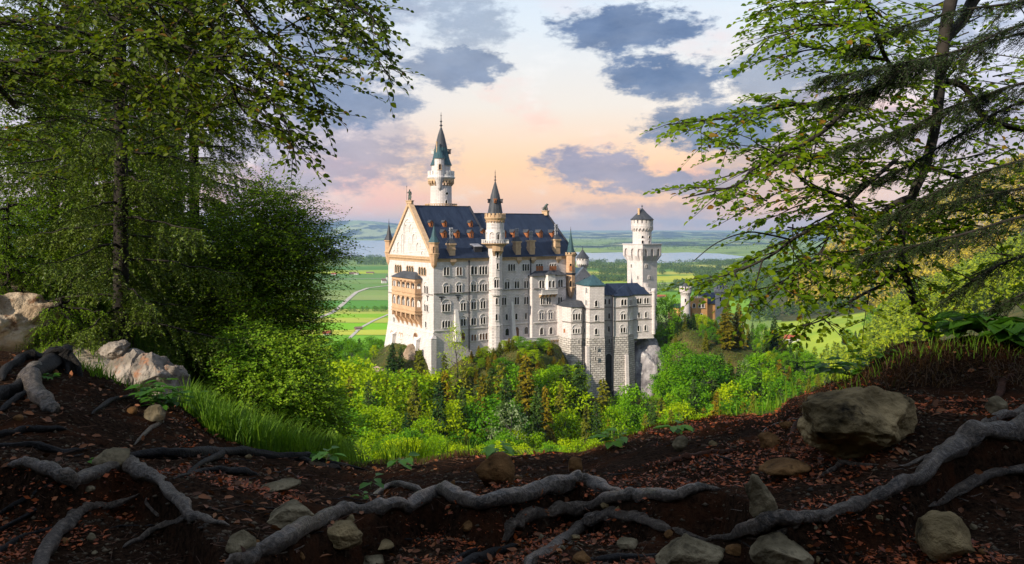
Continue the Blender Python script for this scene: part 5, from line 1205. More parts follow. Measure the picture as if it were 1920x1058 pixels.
# the wood itself; every tree its own, rows from far to near
r = random.Random(21)
def region(px): return 'below the palace' if 680 <= px < 960 else 'below the terrace and bower' if 960 <= px < 1240 else 'right of the castle' if px >= 1240 else 'left of the castle'
def put(px, d, top, ks, wf=1.0):
    k = r.choice(ks); lab = '%s in the wood %s, %s' % (KIND[k[:3]], region(px), 'high up' if d > 270 else 'half way down' if d > 215 else 'lowest down')
    plant_top(k, px, d, top, lab, 'wood trees %s' % region(px), hmin=30 if d > 292 else (92 if k[:2] == 'sp' else 60) if d > 225 else 46, wf=wf*r.uniform(.9, 1.25))
SP = ['spD1', 'spD2', 'spO1', 'spO2', 'spR']; BB = ['brB1', 'brB2', 'brB3']; BM = ['brM1', 'brM2']
def tops(px, pts): return float(np.interp(px, [p[0] for p in pts], [p[1] for p in pts]))
# left of the castle, behind the big beech
for i in range(13): px = 560+i*13; put(px+r.uniform(-5, 5), 345+r.uniform(-20, 25), tops(px, [(560, 640), (610, 632), (650, 622), (690, 618), (720, 640)])+r.uniform(0, 16), BM+BM+['brB3', 'spD1'])
for i in range(9): px = 580+i*15; put(px, 312+r.uniform(-8, 8), tops(px, [(560, 680), (640, 672), (690, 665), (720, 668)])+r.uniform(0, 16), BM+BB)
P1 = [(560, 672), (640, 662), (700, 668), (760, 672), (813, 698), (860, 680), (900, 680), (940, 690), (985, 684), (1040, 694), (1080, 716), (1130, 742), (1190, 752), (1240, 730), (1300, 690), (1400, 690), (1500, 700), (1560, 720)]
for i in range(40): px = 570+i*25; put(px+r.uniform(-10, 10), 281+r.uniform(-7, 5), tops(px, P1)+r.uniform(0, 26), (SP+BM+BB) if px > 800 else BB+BB+['spO1', 'brM1'])
for i in range(40): px = 560+i*26; put(px+r.uniform(-10, 10), 262+r.uniform(-7, 7), tops(px, P1)+50+r.uniform(0, 30), (['spO1', 'spD1', 'spR', 'brM1']+BB+BM) if 780 < px < 1500 else BB+BB+['brM2'])
for i in range(40): px = 540+i*27; put(px+r.uniform(-11, 11), 238+r.uniform(-8, 8), tops(px, [(560, 730), (700, 745), (800, 785), (1000, 805), (1200, 815), (1400, 790), (1600, 780)])+r.uniform(0, 28), BB+BB+['spO2', 'brM1', 'spD2'])
for i in range(34): px = 520+i*30; put(px+r.uniform(-12, 12), 212+r.uniform(-8, 8), tops(px, [(560, 770), (800, 810), (1000, 825), (1200, 840), (1400, 815), (1600, 800)])+r.uniform(0, 24), BB+BB+['brM1', 'brM2'])
for i in range(26): px = 500+i*34; put(px+r.uniform(-12, 12), 182+r.uniform(-8, 8), tops(px, [(560, 800), (800, 810), (1000, 825), (1200, 840)])+r.uniform(0, 22), BB+['brB1', 'brM1'])
for i, px in enumerate([598, 655, 690, 722, 775, 822, 846, 868, 905, 918, 948, 972, 1008, 1024, 1048, 1075, 1098, 1118, 1142, 1206, 1222, 1258, 1300, 1345, 1410, 1465]):
    k = SP[(i*3) % 5]; plant_top(k, px, 262+r.uniform(-16, 12), tops(px, P1)+14+r.uniform(0, 34), '%s spire standing clear in the wood %s' % (KIND[k[:3]], region(px)), 'spruce spires %s' % region(px), hmin=95, wf=.82)
for i in range(12): px = 1248+i*8.5; plant_top(r.choice(['brM1', 'brM2', 'spD1', 'spO2', 'brB3']), px, 342+r.uniform(-10, 8), 606+r.uniform(0, 24), 'small tree under the gatehouse wall', 'small trees under the gatehouse', hmin=34, wf=1.3)
# right side of the castle hill
for i in range(15): px = 1245+i*18; put(px, 300+r.uniform(-8, 8), tops(px, [(1240, 690), (1300, 660), (1400, 650), (1500, 680)])+r.uniform(0, 20), ['spD1', 'spO1', 'spR', 'brM1', 'brM2', 'spD2'])
for i in range(15): px = 1250+i*17; put(px, 330+r.uniform(-8, 8), tops(px, [(1240, 628), (1300, 632), (1400, 618), (1500, 665)])+r.uniform(0, 20), ['spD1', 'spO1', 'brM1', 'brM2', 'spD2'])
for i in range(22): px = 1330+i*9; put(px, 368+r.uniform(-18, 18), tops(px, [(1330, 625), (1370, 596), (1450, 598), (1520, 650)])+r.uniform(0, 16), ['spD1', 'spO1', 'brM1', 'spD2'])
for i in range(10): px = 1500+i*16; put(px, 300+r.uniform(-20, 20), tops(px, [(1500, 690), (1560, 680), (1650, 690)])+r.uniform(0, 20), BB+['spO1'])
# small bushes and spruces on the mound under the terrace
for i in range(44): px = 880+i*4.4; plant_top(r.choice(['brM1', 'brB3', 'brB1', 'spO1', 'spR']), px, 297+r.uniform(-4, 9), tops(px, [(880, 676), (945, 664), (985, 646), (1030, 652), (1070, 672)])+r.uniform(3, 30), 'low bush on the mound just under the terrace balustrade', 'bushes on the mound under the terrace', hmin=22, wf=1.7)
for i in range(7): px = 872+i*10; plant_top(r.choice(['brM1', 'brB3', 'brM2']), px, 302+r.uniform(-2, 1), 672+r.uniform(0, 8), 'low bush at the foot of the palace south wall', 'bushes at the foot of the palace', hmin=10, wf=1.6)

# ---- distant woods: one mass each
def far_trees(pts, hs, seed, conic=True, per=34):
    r_ = np.random.default_rng(seed); n = len(pts); P0 = np.repeat(pts, per, 0); h = np.repeat(hs, per); m_ = n*per; t = r_.random(m_)**.8; a = r_.random(m_)*6.283
    rad = h*.22*((1-t)**.8 if conic else np.sin(np.pi*np.clip(t*.85+.12, 0, 1))**.6*1.9)*r_.random(m_)**.4
    P = P0+np.stack([np.cos(a)*rad, np.sin(a)*rad, h*(t*.95+.04)], -1); D = np.stack([np.cos(a), np.sin(a), r_.uniform(-.9, .6, m_)], -1); N = rand_unit(m_, r_)+np.array([0, 0, .6])
    L = h*r_.uniform(.15, .27, m_); return leaf_geo(P-unit(D)*L[:, None]*.4, D, N, L, L*.62)
def scatter(n, px0, px1, d0, d1, ok, seed, hm=(16, 26)):
    r_ = np.random.default_rng(seed); px = r_.uniform(px0, px1, n); d = np.exp(r_.uniform(math.log(d0), math.log(d1), n)); u = (px-960)/F; z = ground_z(u, d); k = ok(px, d, z, EYE-z/d*F)
    P = np.stack([u*d, d, z-.5], -1)[k]; return P, r_.uniform(*hm, k.sum())
L_mtn = leafmat('mountain_wood', (0.10, 0.13, 0.010), (0.72, 0.54, 0.03), .2, objvar=0.0, spec=.08)
L_sl = leafmat('slope_wood', (0.09, 0.18, 0.010), (0.42, 0.48, 0.012), .3, objvar=0.0, spec=.08)
L_far = leafmat('valley_wood', (0.026, 0.075, 0.022), (0.12, 0.18, 0.03), .2, objvar=0.0, spec=.08)
ncl = lambda px, d: fbm((px-960)/F*d/170, d/170, 3, 3)
P, h = scatter(5200, 1480, 2250, 1500, 2600, lambda px, d, z, row: (ncl(px, d) > -.34) & (row > 300) & ((row < 575) | (px > 1640)), 31, (16, 28)); V, Fs = far_trees(P, h, 1)
tag(npmesh('mountain_forest', V, Fs, L_mtn), kind='stuff')
P, h = scatter(1500, 1610, 2150, 560, 1250, lambda px, d, z, row: (px > 1640+(row-600)*-.3+30*fbm(d/90, px/60)) & (row > 380), 32, (13, 23)); V, Fs = far_trees(P, h, 2, per=70)
tag(npmesh('slope_forest', V, Fs, L_sl), kind='stuff')
P, h = scatter(1500, 1400, 1950, 1100, 1750, lambda px, d, z, row: (row > 548) & (row < 606) & (row < 598-(px-1480)*.14+5*fbm(px/20, d/60)), 33, (15, 27)); V, Fs = far_trees(P, h, 3, per=40)
tag(npmesh('foot_forest', V, Fs, L_far), kind='stuff')
P, h = scatter(260, 1440, 1700, 620, 980, lambda px, d, z, row: (row > 662), 36, (12, 20)); V, Fs = far_trees(P, h, 7, per=70)
tag(npmesh('lower_slope_forest', V, Fs, L_sl), kind='stuff')
# woods and hedgerows on the valley floor: (px0, px1, row0, row1, count, height)
r_ = np.random.default_rng(5); pp = []; hh = []
for (a, b_, r0, r1, n, hm) in [(500,740,484.5,487.5,330,26),(560,740,489,495,300,24),(620,740,496,498,90,22),(740,1000,486,494,300,24),(1090,1420,493.5,497,420,26),(1100,1260,499,503,190,24),(1330,1480,492,505,500,26),(1090,1200,505,507,120,24),(1125,1190,511,516,150,24),(1235,1340,508,516,330,26),(1240,1420,502,506,260,24),(1300,1470,516,536,620,26),(1115,1185,524.5,529,150,22),(1240,1290,534,541,110,24),(1290,1430,532,550,330,26),(1430,1560,500,545,900,25),(1230,1280,545,548,40,20),(1340,1480,550,566,240,24),(1500,1545,486,500,200,24),(560,600,578,584,24,20),(1090,1190,517,519,60,18)]:
    px = r_.uniform(a, b_, n); row = r_.uniform(r0, r1, n); k = fbm(px/22, row/5, 2, 3) > -.28; d = dval(row); pp.append(np.stack([(px-960)/F*d, d, np.full(n, VAL)], -1)[k]); hh.append(r_.uniform(.55, 1.05, n)[k]*hm)
V, Fs = far_trees(np.concatenate(pp), np.concatenate(hh), 4, conic=False, per=26); tag(npmesh('valley_woods', V, Fs, L_far), kind='stuff')
P_ = []; 
for (a, b_, r0, r1, n) in [(1060,1560,440.5,447,1300),(1060,1560,449,456,900),(1060,1500,459,471,900),(560,760,438,449,700),(1480,1545,470,486,300)]:
    px = r_.uniform(a, b_, n); row = r_.uniform(r0, r1, n); k = fbm(px/16, row/2.2, 6, 3) > .02; d = dval(row); d = np.minimum(d, 16000); P_.append(np.stack([(px-960)/F*d, d, np.full(n, VAL+8)], -1)[k])
P_ = np.concatenate(P_); V, Fs = far_trees(P_, np.random.default_rng(1).uniform(26, 42, len(P_)), 5, conic=False, per=9); tag(npmesh('far_woods', V, Fs, L_far), kind='stuff')
# single round trees along the lane in the left fields
for i, (px, row, hp) in enumerate([(628,582,10),(641,582.5,8),(655,585,11),(665,585,11),(679,585,11),(688,584.5,11),(702,585,12),(707,584,9),(716,586,13),(723,584,11),(613,586,17),(603,588,12),(649,523,5),(628,522,3.5),(633,522,3)]):
    k = 'brM2'; o = copy_tree(PROTO['brM2'][0]); d = dval(row); s = hp*d/F/14; o.location = (U(px)*d, d, VAL-.5); o.scale = (s*1.25, s*1.25, s); o.rotation_euler = (0, 0, i*1.3)
    tag(o, 'small round tree in the row beside the field lane' if i < 10 else 'round tree at the left end of the lane trees' if i < 12 else 'tiny lone tree far out in the fields', 'tree', 'lane trees in the left fields' if i < 10 else 'end trees of the lane' if i < 12 else 'lone trees in the fields')
for i, (px, d, hp) in enumerate([(1583,1010,28),(1590,1020,24),(1604,960,30),(1598,950,24),(1612,985,20),(1638,1080,26),(1646,1090,22),(1625,1070,20),(1570,900,22),(1655,1120,24),(1560,980,14),(1545,900,16)]):
    o = copy_tree(PROTO['brM1' if i % 2 else 'spD1'][0]); bh = 14 if i % 2 else 18; s = hp*d/F/bh; o.location = (U(px)*d, d, hz1(px, d)-.4); o.scale = (s*1.2, s*1.2, s); tag(o, 'small %s tree dotted on the bright green meadow' % ('leafy' if i % 2 else 'dark conifer'), 'tree', 'meadow %s trees' % ('leafy' if i % 2 else 'conifer'))
for k, v in PROTO.items():
    if k not in USED:
        for c_ in list(v[0].children): bpy.data.objects.remove(c_)
        bpy.data.objects.remove(v[0])

# ---- farm buildings in the valley
M_red = pmat('red_tile_roof', (0.40, 0.09, 0.04), (0.30, 0.07, 0.035), .8, .3); M_brr = pmat('brown_tile_roof', (0.20, 0.13, 0.10), (0.15, 0.10, 0.08), .8, .3); M_white = pmat('white_render', (0.75, 0.73, 0.70), None, .8); M_wood = pmat('barn_wood', (0.26, 0.15, 0.09), (0.18, 0.10, 0.06), .9, .4)
def barn(px, row, L, Wd, h, rz, wall, roof, label, z=None, d=None, tower=False):
    d = d or dval(row); z = VAL if z is None else z; t = thing('farmhouse' if not tower else 'church', label, 'building', (U(px)*d, d, z), rz); b = MB(); b.box(-L/2, L/2, -Wd/2, Wd/2, -1, h*.55); 
    b.add([(-L/2, -Wd/2, h*.55), (-L/2, Wd/2, h*.55), (-L/2, 0, h*.97), (L/2, -Wd/2, h*.55), (L/2, Wd/2, h*.55), (L/2, 0, h*.97)], [(0, 2, 1), (3, 4, 5), (0, 3, 5, 2), (1, 2, 5, 4), (0,1,4,3)]); b.build('wall', wall, t)
    b = MB(); o = .8
    for sg in (-1, 1): b.hexa([(-L/2-o, sg*(Wd/2+o), h*.5), (L/2+o, sg*(Wd/2+o), h*.5), (L/2+o, 0, h*.98), (-L/2-o, 0, h*.98)], [(-L/2-o, sg*(Wd/2+o), h*.5+.5), (L/2+o, sg*(Wd/2+o), h*.5+.5), (L/2+o, 0, h*.98+.5), (-L/2-o, 0, h*.98+.5)])
    b.build('roof', roof, t)
    if tower: b = MB(); b.box(L/2-1, L/2+4, -2.5, 2.5, -1, h*1.3); b.build('tower', wall, t); b = MB(); b.prism([(L/2-1.3,-2.8),(L/2+4.3,-2.8),(L/2+4.3,2.8),(L/2-1.3,2.8)], h*1.3, h*2.0, [(L/2+1.4,-.1),(L/2+1.6,-.1),(L/2+1.6,.1),(L/2+1.4,.1)]); b.build('spire', roof, t)
    f = Face(t, (-L/2, -Wd/2), (1, 0), (0, -1))
    for k in range(3): window(t, f, L*(k+.5)/3, h*.27, h*.2, 1, h*.14, .3, sill=False)
    return t
barn(626, 516, 20, 10, 9, .2, M_white, M_red, 'red roofed white farmhouse in the far left fields')
barn(661, 514.5, 26, 12, 9, .1, M_wood, M_brr, 'brown barn in the middle of the left fields, left one'); barn(668, 515, 16, 10, 8, -.2, M_white, M_brr, 'small pale farmhouse close to the brown barn')
barn(694, 513, 30, 12, 7, 0, M_wood, M_brr, 'long low brown barn near the palace roof turret')
barn(720, 531, 16, 10, 15, .35, M_white, M_brr, 'small white church with grey roof just left of the palace', tower=True)
barn(672, 619, 12, 8, 6, .5, M_wood, M_brr, 'small hut at the bend of the lower lane'); barn(613, 629, 12, 9, 7, .3, M_white, M_red, 'red roofed house at the edge of the left wood')
barn(1241, 558, 26, 10, 7, .1, M_wood, M_red, 'red roofed barn just right of the bower roof')
barn(1487, 600, 34, 13, 11, .1, M_white, M_red, 'red roofed white farmhouse beside the bright meadow on the right', z=hz1(1487, 1190), d=1190)
# ---- cliff beside the bower base
def rockmesh(name, c, size, seed, mat, sub=5, amp=.25, rot=(0, 0, 0), parent=None, chop=9, fine=.35):
    n = 2**sub; import bmesh
    bm = bmesh.new(); bmesh.ops.create_icosphere(bm, subdivisions=sub, radius=1.0); P = np.array([v.co[:] for v in bm.verts])
    r_ = np.random.default_rng(seed); o = r_.uniform(0, 40, 3)
    # chop with planes for facets
    for k in range(chop):
        nn = unit(r_.normal(size=3)); dpl = r_.uniform(.55, .88); s_ = P @ nn; over = np.clip(s_-dpl, 0, None); P = P - nn*(over*(.88 if chop < 12 else .98))[:, None]
    q = P*1.6+o; dsp = fbm(q[:, 0], q[:, 1], q[:, 2], 4, .55)*amp + np.abs(fbm(q[:, 0]*2.3+9, q[:, 1]*2.3, q[:, 2]*2.3, 4, .55))*amp*-fine
    P = P*(1+dsp)[:, None]; P = P*np.array(size)
    for v, p in zip(bm.verts, P): v.co = p
    me = bpy.data.meshes.new(name); bm.to_mesh(me); bm.free(); me.materials.append(mat); me.polygons.foreach_set('use_smooth', [True]*len(me.polygons))
    ob_ = bpy.data.objects.new(name, me); C.objects.link(ob_); ob_.location = c; ob_.rotation_euler = rot
    if parent: ob_.parent = parent
    return ob_
M_cliff = pmat('grey_cliff_rock', (0.13, 0.12, 0.13), (0.34, 0.32, 0.33), .95, .22, .5, .5, c3=(0.50, 0.48, 0.47), lo_=.38, hi_=.6)
dC = 327
o = rockmesh('cliff', (U(1209)*dC, dC+6, zrow(708, dC)), (9.6, 9, 24), 3, M_cliff, 6, .24, chop=18); tag(o, 'grey bare cliff face carrying the right end of the bower', 'cliff')
M_crag = pmat('reddish_crag', (0.30, 0.20, 0.13), (0.46, 0.36, 0.27), .95, .4, .3, 1.0)
o = rockmesh('rock_outcrop', (U(767)*304, 304, zrow(664, 304)), (3.4, 2.5, 4.2), 12, M_crag, 5, .3, chop=16); tag(o, 'reddish rock outcrop against the palace west wall', 'rock')
o = rockmesh('rock_outcrop', (U(706)*296, 296, zrow(700, 296)), (4, 3, 2.6), 13, M_crag, 5, .3, chop=16); tag(o, 'orange brown rock ledge left of the palace foot', 'rock')
# ================================================================== the hollow under the trees, close to the viewer
E_PX = [-900, -300, 0, 60, 120, 170, 230, 290, 350, 400, 450, 520, 600, 680, 760, 870, 1000, 1080, 1150, 1230, 1330, 1450, 1480, 1560, 1610, 1650, 1700, 1780, 1850, 1920, 2300, 2900]
E_ROW = [560, 600, 660, 662, 668, 690, 715, 738, 765, 790, 815, 842, 866, 876, 868, 858, 848, 845, 832, 802, 782, 770, 748, 716, 700, 664, 645, 632, 628, 622, 560, 500]
E_D = [6.5, 6.8, 6.9, 6.9, 7.0, 7.0, 7.1, 7.1, 7.1, 7.2, 7.2, 7.3, 7.4, 7.5, 7.5, 7.5, 7.5, 7.5, 7.4, 7.3, 7.2, 7.0, 6.9, 6.8, 6.7, 6.6, 6.5, 6.4, 6.3, 6.2, 6, 6]
LEDGE = [(-300, 850), (0, 872), (110, 893), (225, 874), (300, 905), (355, 962), (430, 1052), (480, 1037), (600, 978), (720, 953), (820, 928), (920, 942), (1070, 908), (1150, 920), (1260, 932), (1350, 922), (1430, 984), (1560, 963), (1680, 918), (1740, 883), (1800, 833), (1920, 803), (2200, 760)]
def G0(u, d):
    u = np.asarray(u, float); d = np.asarray(d, float); px = u*F+960
    r_ = np.interp(px, E_PX, E_ROW) + 5*fbm(px/26, px*0, 1, 3); de = np.interp(px, E_PX, E_D); ze = -(r_-EYE)/F*de
    s_ = (d-2.6)/(de-2.6); s1 = np.clip(s_, -.6, 1); z = -1.15 + (ze+1.15)*np.where(s1 > 0, s1**1.15, s1*.5)
    over = np.clip(d-de, 0, None); z = z - 1.35*over - .25*np.clip(over*3, 0, 1)
    return z
_lp = np.arange(-300, 2201, 4.0); 
def _hit0(px, row):
    ds = np.linspace(1.6, 7.6, 240); z = G0(np.full(240, U(px)), ds); rr = EYE - z/ds*F; i = np.argmax(rr <= row); return ds[i] if rr[i] <= row else 7.0
_ld = np.array([_hit0(p, np.interp(p, [a for a, _ in LEDGE], [b_ for _, b_ in LEDGE])) for p in _lp])
def G(u, d):
    u = np.asarray(u, float); d = np.asarray(d, float); px = u*F+960; z = G0(u, d); x = u*d
    L_ = np.interp(px, _lp, _ld); f = L_-d-.03; st = np.clip(f/.16, 0, 1); st = st*st*(3-2*st); z = z - .20*st*np.clip(1.2-f*.45, .25, 1)
    nr = np.clip((7.6-d)/1.5, 0, 1)
    return z + (.075*fbm(x*1.4, d*1.4, 5, 4) + .035*fbm(x*6, d*6, 2, 4))*nr + .03*fbm(x*2.2, d*2.2, 9, 2)*(1-nr)
def hit(px, row, dmax=8.2):
    n = 420; ds = np.linspace(1.7, dmax, n); z = G(np.full(n, U(px)), ds); rr = EYE - z/ds*F; k = np.nonzero(rr <= row)[0]
    return float(ds[k[0]]) if len(k) else float(np.interp(px, E_PX, E_D))
def gz(px, d): return float(G(np.array([U(px)]), np.array([d]))[0])
# soil sheet
nu, nd = 620, 300; uu = np.linspace(-1.25, 1.25, nu); dd = np.linspace(.8, 9.6, nd); UU, DD = np.meshgrid(uu, dd)
V = np.stack([UU*DD, DD, G(UU, DD)], -1).reshape(-1, 3); I = np.arange(nu*nd).reshape(nd, nu); Q = np.stack([I[:-1, :-1], I[:-1, 1:], I[1:, 1:], I[1:, :-1]], -1).reshape(-1, 4)
m = bpy.data.materials.new('dark_forest_soil'); m.use_nodes = True; T = NT(m.node_tree); bs = m.node_tree.nodes['Principled BSDF']; ob = T.node('ShaderNodeTexCoord').outputs['Object']
a1 = T.noise(ob, 2.2, 6, .7); a2 = T.noise(ob, 38, 5, .7); a3 = T.noise(ob, 9, 5, .7)
c = T.mix(T.mr(a2.outputs[0], .35, .7), (0.0035, 0.002, 0.0013), (0.044, 0.024, 0.014)); c = T.mix(T.mr(a1.outputs[0], .5, .66), c, (0.048, 0.018, 0.008)); c = T.mix(T.mr(a3.outputs[0], .62, .7), c, (0.050, 0.036, 0.024))
T.put(bs.inputs['Base Color'], c); bs.inputs['Roughness'].default_value = 1.0; bs.inputs['Specular IOR Level'].default_value = .02
bp = T.node('ShaderNodeBump'); bp.inputs['Distance'].default_value = .025; T.put(bp.inputs['Height'], T.m('ADD', a2.outputs[0], a3.outputs[0])); T.put(bs.inputs['Normal'], bp.outputs[0])
tag(npmesh('forest_floor', V, [Q], m, smooth=True), kind='structure')

# ---- roots
m = bpy.data.materials.new('weathered_root_bark'); m.use_nodes = True; T = NT(m.node_tree); bs = m.node_tree.nodes['Principled BSDF']; ob = T.node('ShaderNodeTexCoord').outputs['Object']
a1 = T.noise(ob, 5, 6, .7); a2 = T.noise(ob, 45, 6, .75, .6); c = T.mix(T.mr(a1.outputs[0], .36, .64), (0.010, 0.007, 0.005), (0.085, 0.064, 0.045)); c = T.mix(T.mr(a2.outputs[0], .45, .62, 0, .8), c, (0.24, 0.19, 0.145))
T.put(bs.inputs['Base Color'], c); bs.inputs['Roughness'].default_value = .33; bs.inputs['Specular IOR Level'].default_value = .42
bp = T.node('ShaderNodeBump'); bp.inputs['Distance'].default_value = .03; T.put(bp.inputs['Height'], T.m('ADD', a2.outputs[0], T.m('MULTIPLY', a1.outputs[0], 2.0))); T.put(bs.inputs['Normal'], bp.outputs[0]); M_root = m
M_rootb = pmat('brown_root_bark', (0.025, 0.012, 0.008), (0.07, 0.03, 0.018), .8, 8, .02, 40, spec=.1)
M_rootd = pmat('black_root_bark', (0.004, 0.0035, 0.0035), (0.018, 0.016, 0.015), .7, 6, .02, 40, spec=.15)
def smooth_path(pts, n=6):
    P = [Vector(p) for p in pts]; out = []
    for i in range(len(P)-1):
        p0, p1, p2, p3 = P[max(i-1, 0)], P[i], P[i+1], P[min(i+2, len(P)-1)]
        for k in range(n):
            t = k/n; out.append(.5*((2*p1)+(p2-p0)*t+(2*p0-5*p1+4*p2-p3)*t*t+(3*p1-p0-3*p2+p3)*t**3))
    out.append(P[-1]); return out
def root_geo(pts, seed, lift=.25):
    P4 = []
    for px, row, rp in pts:
        rp = rp*.78; d = hit(px, row+rp*.6); r = rp*d/F; z = zrow(row, d)
        P4.append((U(px)*d, d, z, r))
    P = smooth_path([p[:3] for p in P4], 12); Rr = smooth_path([(p[3], 0, 0) for p in P4], 12); n = 16; vs = []; fs = []; prev = None; rs = random.Random(seed); ph = rs.uniform(0, 50)
    for i, p in enumerate(P):
        t = (P[min(i+1, len(P)-1)]-P[max(i-1, 0)]).normalized(); a = prev-t*prev.dot(t) if prev else t.cross(Vector((0, 0, 1))); a.normalize(); b = t.cross(a); prev = a; r = Rr[i].x
        r *= 1+.20*float(vnoise(i*.2+ph, 3.3)) + .15*float(vnoise(i*.55+ph, 8.1)) + .22*max(0, float(vnoise(i*.33+ph*2, 5.5))-.35); wob = Vector((.3*r*float(vnoise(i*.2+ph, 9.7)), .3*r*float(vnoise(i*.2+ph, 4.7)), .55*r*float(vnoise(i*.17+ph, 1.7))))
        e_ = min(i, len(P)-1-i)/len(P); r *= min(1, .25+.75*(e_/.10))
        for k in range(n):
            an = 2*math.pi*k/n; q = 1+.22*float(vnoise(math.cos(an)*1.5+ph, math.sin(an)*1.5, i*.09))+.13*float(vnoise(math.cos(an)*3.2+ph, math.sin(an)*3.2, i*.2)); vs.append(p+wob+(a*math.cos(an)+b*math.sin(an))*r*q)
    m_ = len(P)
    for i in range(m_-1):
        for k in range(n): k2 = (k+1) % n; fs.append((i*n+k, i*n+k2, (i+1)*n+k2, (i+1)*n+k))
    fs.append(tuple(range(n))[::-1]); fs.append(tuple(range((m_-1)*n, m_*n))); return vs, fs
def root(label, pts, mat=None, subs=(), group=None):
    b = MB(); b.add(*root_geo(pts, int(pts[0][0]*7+pts[0][1]))); o = b.build('exposed_root', mat or M_root, None, True); tag(o, label, 'root', group)
    for s_ in subs: b = MB(); b.add(*root_geo(s_, int(s_[0][0]*7+s_[0][1]))); b.build('side_root', mat or M_root, o, True)
root('thick pale grey root arching over the dark hollow at lower left', [(6,880,9),(30,872,13),(60,872,15),(110,893,17),(150,896,16),(225,872,17),(265,885,17),(300,905,15),(330,935,13),(355,962,11),(395,977,9),(430,986,6)], subs=[[(358,965,10),(310,985,9),(260,1010,8),(230,1026,5)],[(300,968,5),(275,945,4),(280,925,4)]])
root('grey root bending down out of the bottom left edge', [(70,1085,18),(80,1045,18),(105,1005,16),(140,970,14),(165,950,12),(200,948,9),(262,926,5)])
root('long dark root lying along the brink below the grass tuft', [(190,860,5),(260,853,9),(350,850,11),(430,845,12),(500,852,11),(560,858,10),(620,868,7),(690,882,4)], M_rootd, [[(420,852,8),(380,868,6),(350,890,4)],[(560,862,7),(600,872,7),(640,880,5)]])
root('short dark root under the brink root', [(325,900,4),(370,886,8),(420,882,9),(465,887,7),(485,890,4)], M_rootd)
root('longest grey root running across the lower middle', [(415,1075,18),(440,1052,18),(480,1035,19),(540,1010,20),(600,975,20),(650,957,18),(720,950,15),(770,945,15),(820,925,18),(870,937,17),(920,942,16),(1000,920,18),(1070,905,19),(1110,905,17),(1150,918,12),(1172,928,7)], subs=[[(690,938,4),(720,915,8),(755,906,9),(792,922,6)]])
root('grey root below the long one with a hooked left end', [(940,1018,10),(950,1000,15),(965,982,16),(990,966,16),(1040,960,15),(1100,945,15),(1160,932,14),(1200,928,15),(1260,930,14),(1310,915,12),(1352,918,6)])
root('grey forked root at the bottom centre right', [(985,1075,14),(1000,1052,14),(1040,1025,15),(1080,995,14),(1130,970,15),(1180,970,14),(1230,985,12),(1280,1000,9),(1332,1012,6)], subs=[[(1095,968,6),(1125,966,9),(1150,978,7)]])
root('long blue grey root sweeping down from the right edge', [(1325,1012,7),(1380,1003,14),(1430,982,17),(1500,970,15),(1560,960,15),(1620,940,15),(1680,915,16),(1740,880,18),(1800,832,20),(1850,808,22),(1920,800,24),(2010,785,26)], subs=[[(1500,985,6),(1450,1002,6),(1400,1018,4)]])
root('thin grey root at lower right below the sweeping one', [(1735,952,5),(1780,930,10),(1830,900,12),(1880,885,13),(1950,880,14),(2010,870,15)])
root('grey root end at the right edge above the sweeping root', [(1828,802,5),(1870,785,9),(1920,770,13),(1990,750,14)])
root('black root of the stump at the left edge, upper one', [(5,712,9),(15,690,11),(40,672,12),(80,668,13),(120,660,14)], M_rootd)
root('broad black root running down left from the stump', [(-40,765,18),(0,742,19),(60,705,20),(110,672,17),(135,655,14)], M_rootd)
root('pale curled root end hanging below the stump', [(85,690,12),(62,697,18),(56,715,22),(68,740,22),(88,760,17),(98,772,8)])
root('thin dark root in the upper left soil', [(0,772,7),(30,748,8),(60,735,5)], M_rootd)
root('thin dark root reaching in from the left edge, higher', [(-20,822,8),(20,812,9),(60,805,9),(125,806,5)], M_rootd); root('thin dark root reaching in from the left edge, lower', [(-20,838,7),(60,835,7),(120,846,7),(162,842,4)], M_rootd)
root('thin root in the black hollow at lower left', [(-10,968,5),(50,935,6),(112,902,4)], M_rootd, [[(-10,1000,5),(60,962,6),(122,932,4)]])
root('dark root low on the left edge', [(-20,1045,9),(40,1008,8),(106,988,5)], M_rootd)
root('reddish thin root in the soil left of the big boulder', [(1478,838,3),(1488,805,6),(1500,790,6),(1535,772,4)], M_rootb)
root('thin pale root running under the big boulder', [(1530,898,3),(1562,880,5),(1582,868,6),(1640,873,5),(1700,872,4),(1745,850,4)])
root('reddish root lying in the soil right of centre', [(1250,872,4),(1275,860,7),(1300,856,7),(1365,848,6),(1432,842,3)], M_rootb)
root('dark root at the bottom edge left of the forked root', [(850,1072,11),(880,1056,12),(920,1040,12),(972,1022,8)], M_rootd, [[(840,1058,5),(890,1032,6),(945,1018,4)]])
root('dark low root at the bottom edge', [(1060,1056,8),(1150,1050,10),(1235,1040,6)], M_rootd)
root('thin arched root near the stone in the left soil', [(172,778,3),(205,752,6),(255,742,5)], M_rootd); root('thin grey root on the slope below the leafy clump', [(252,834,3),(280,806,5),(328,784,3)])
root('reddish root stub at the right edge above the boulder', [(1862,765,4),(1875,738,8),(1882,715,9),(1900,703,5)], M_rootb)
# fine rootlets that fork off and trail over the soil
rr_ = random.Random(9)
for i in range(64):
    px = rr_.uniform(-20, 1900); e = float(np.interp(px, E_PX, E_ROW)); row = rr_.uniform(e+26, 1045); w = rr_.uniform(1.2, 3.6); a = rr_.uniform(-.6, .6)+(math.pi if rr_.random() < .5 else 0); pts = []
    for k in range(5): pts.append((px, min(1060, max(row, float(np.interp(px, E_PX, E_ROW))+8)), w*(1-.18*k))); px += math.cos(a)*rr_.uniform(16, 34); row += math.sin(a)*rr_.uniform(8, 20)+rr_.uniform(-5, 5); a += rr_.uniform(-.4, .4)
    root('fine rootlet trailing over the dark soil', pts, rr_.choice([M_rootd, M_rootb, M_root]), group='fine rootlets on the soil')
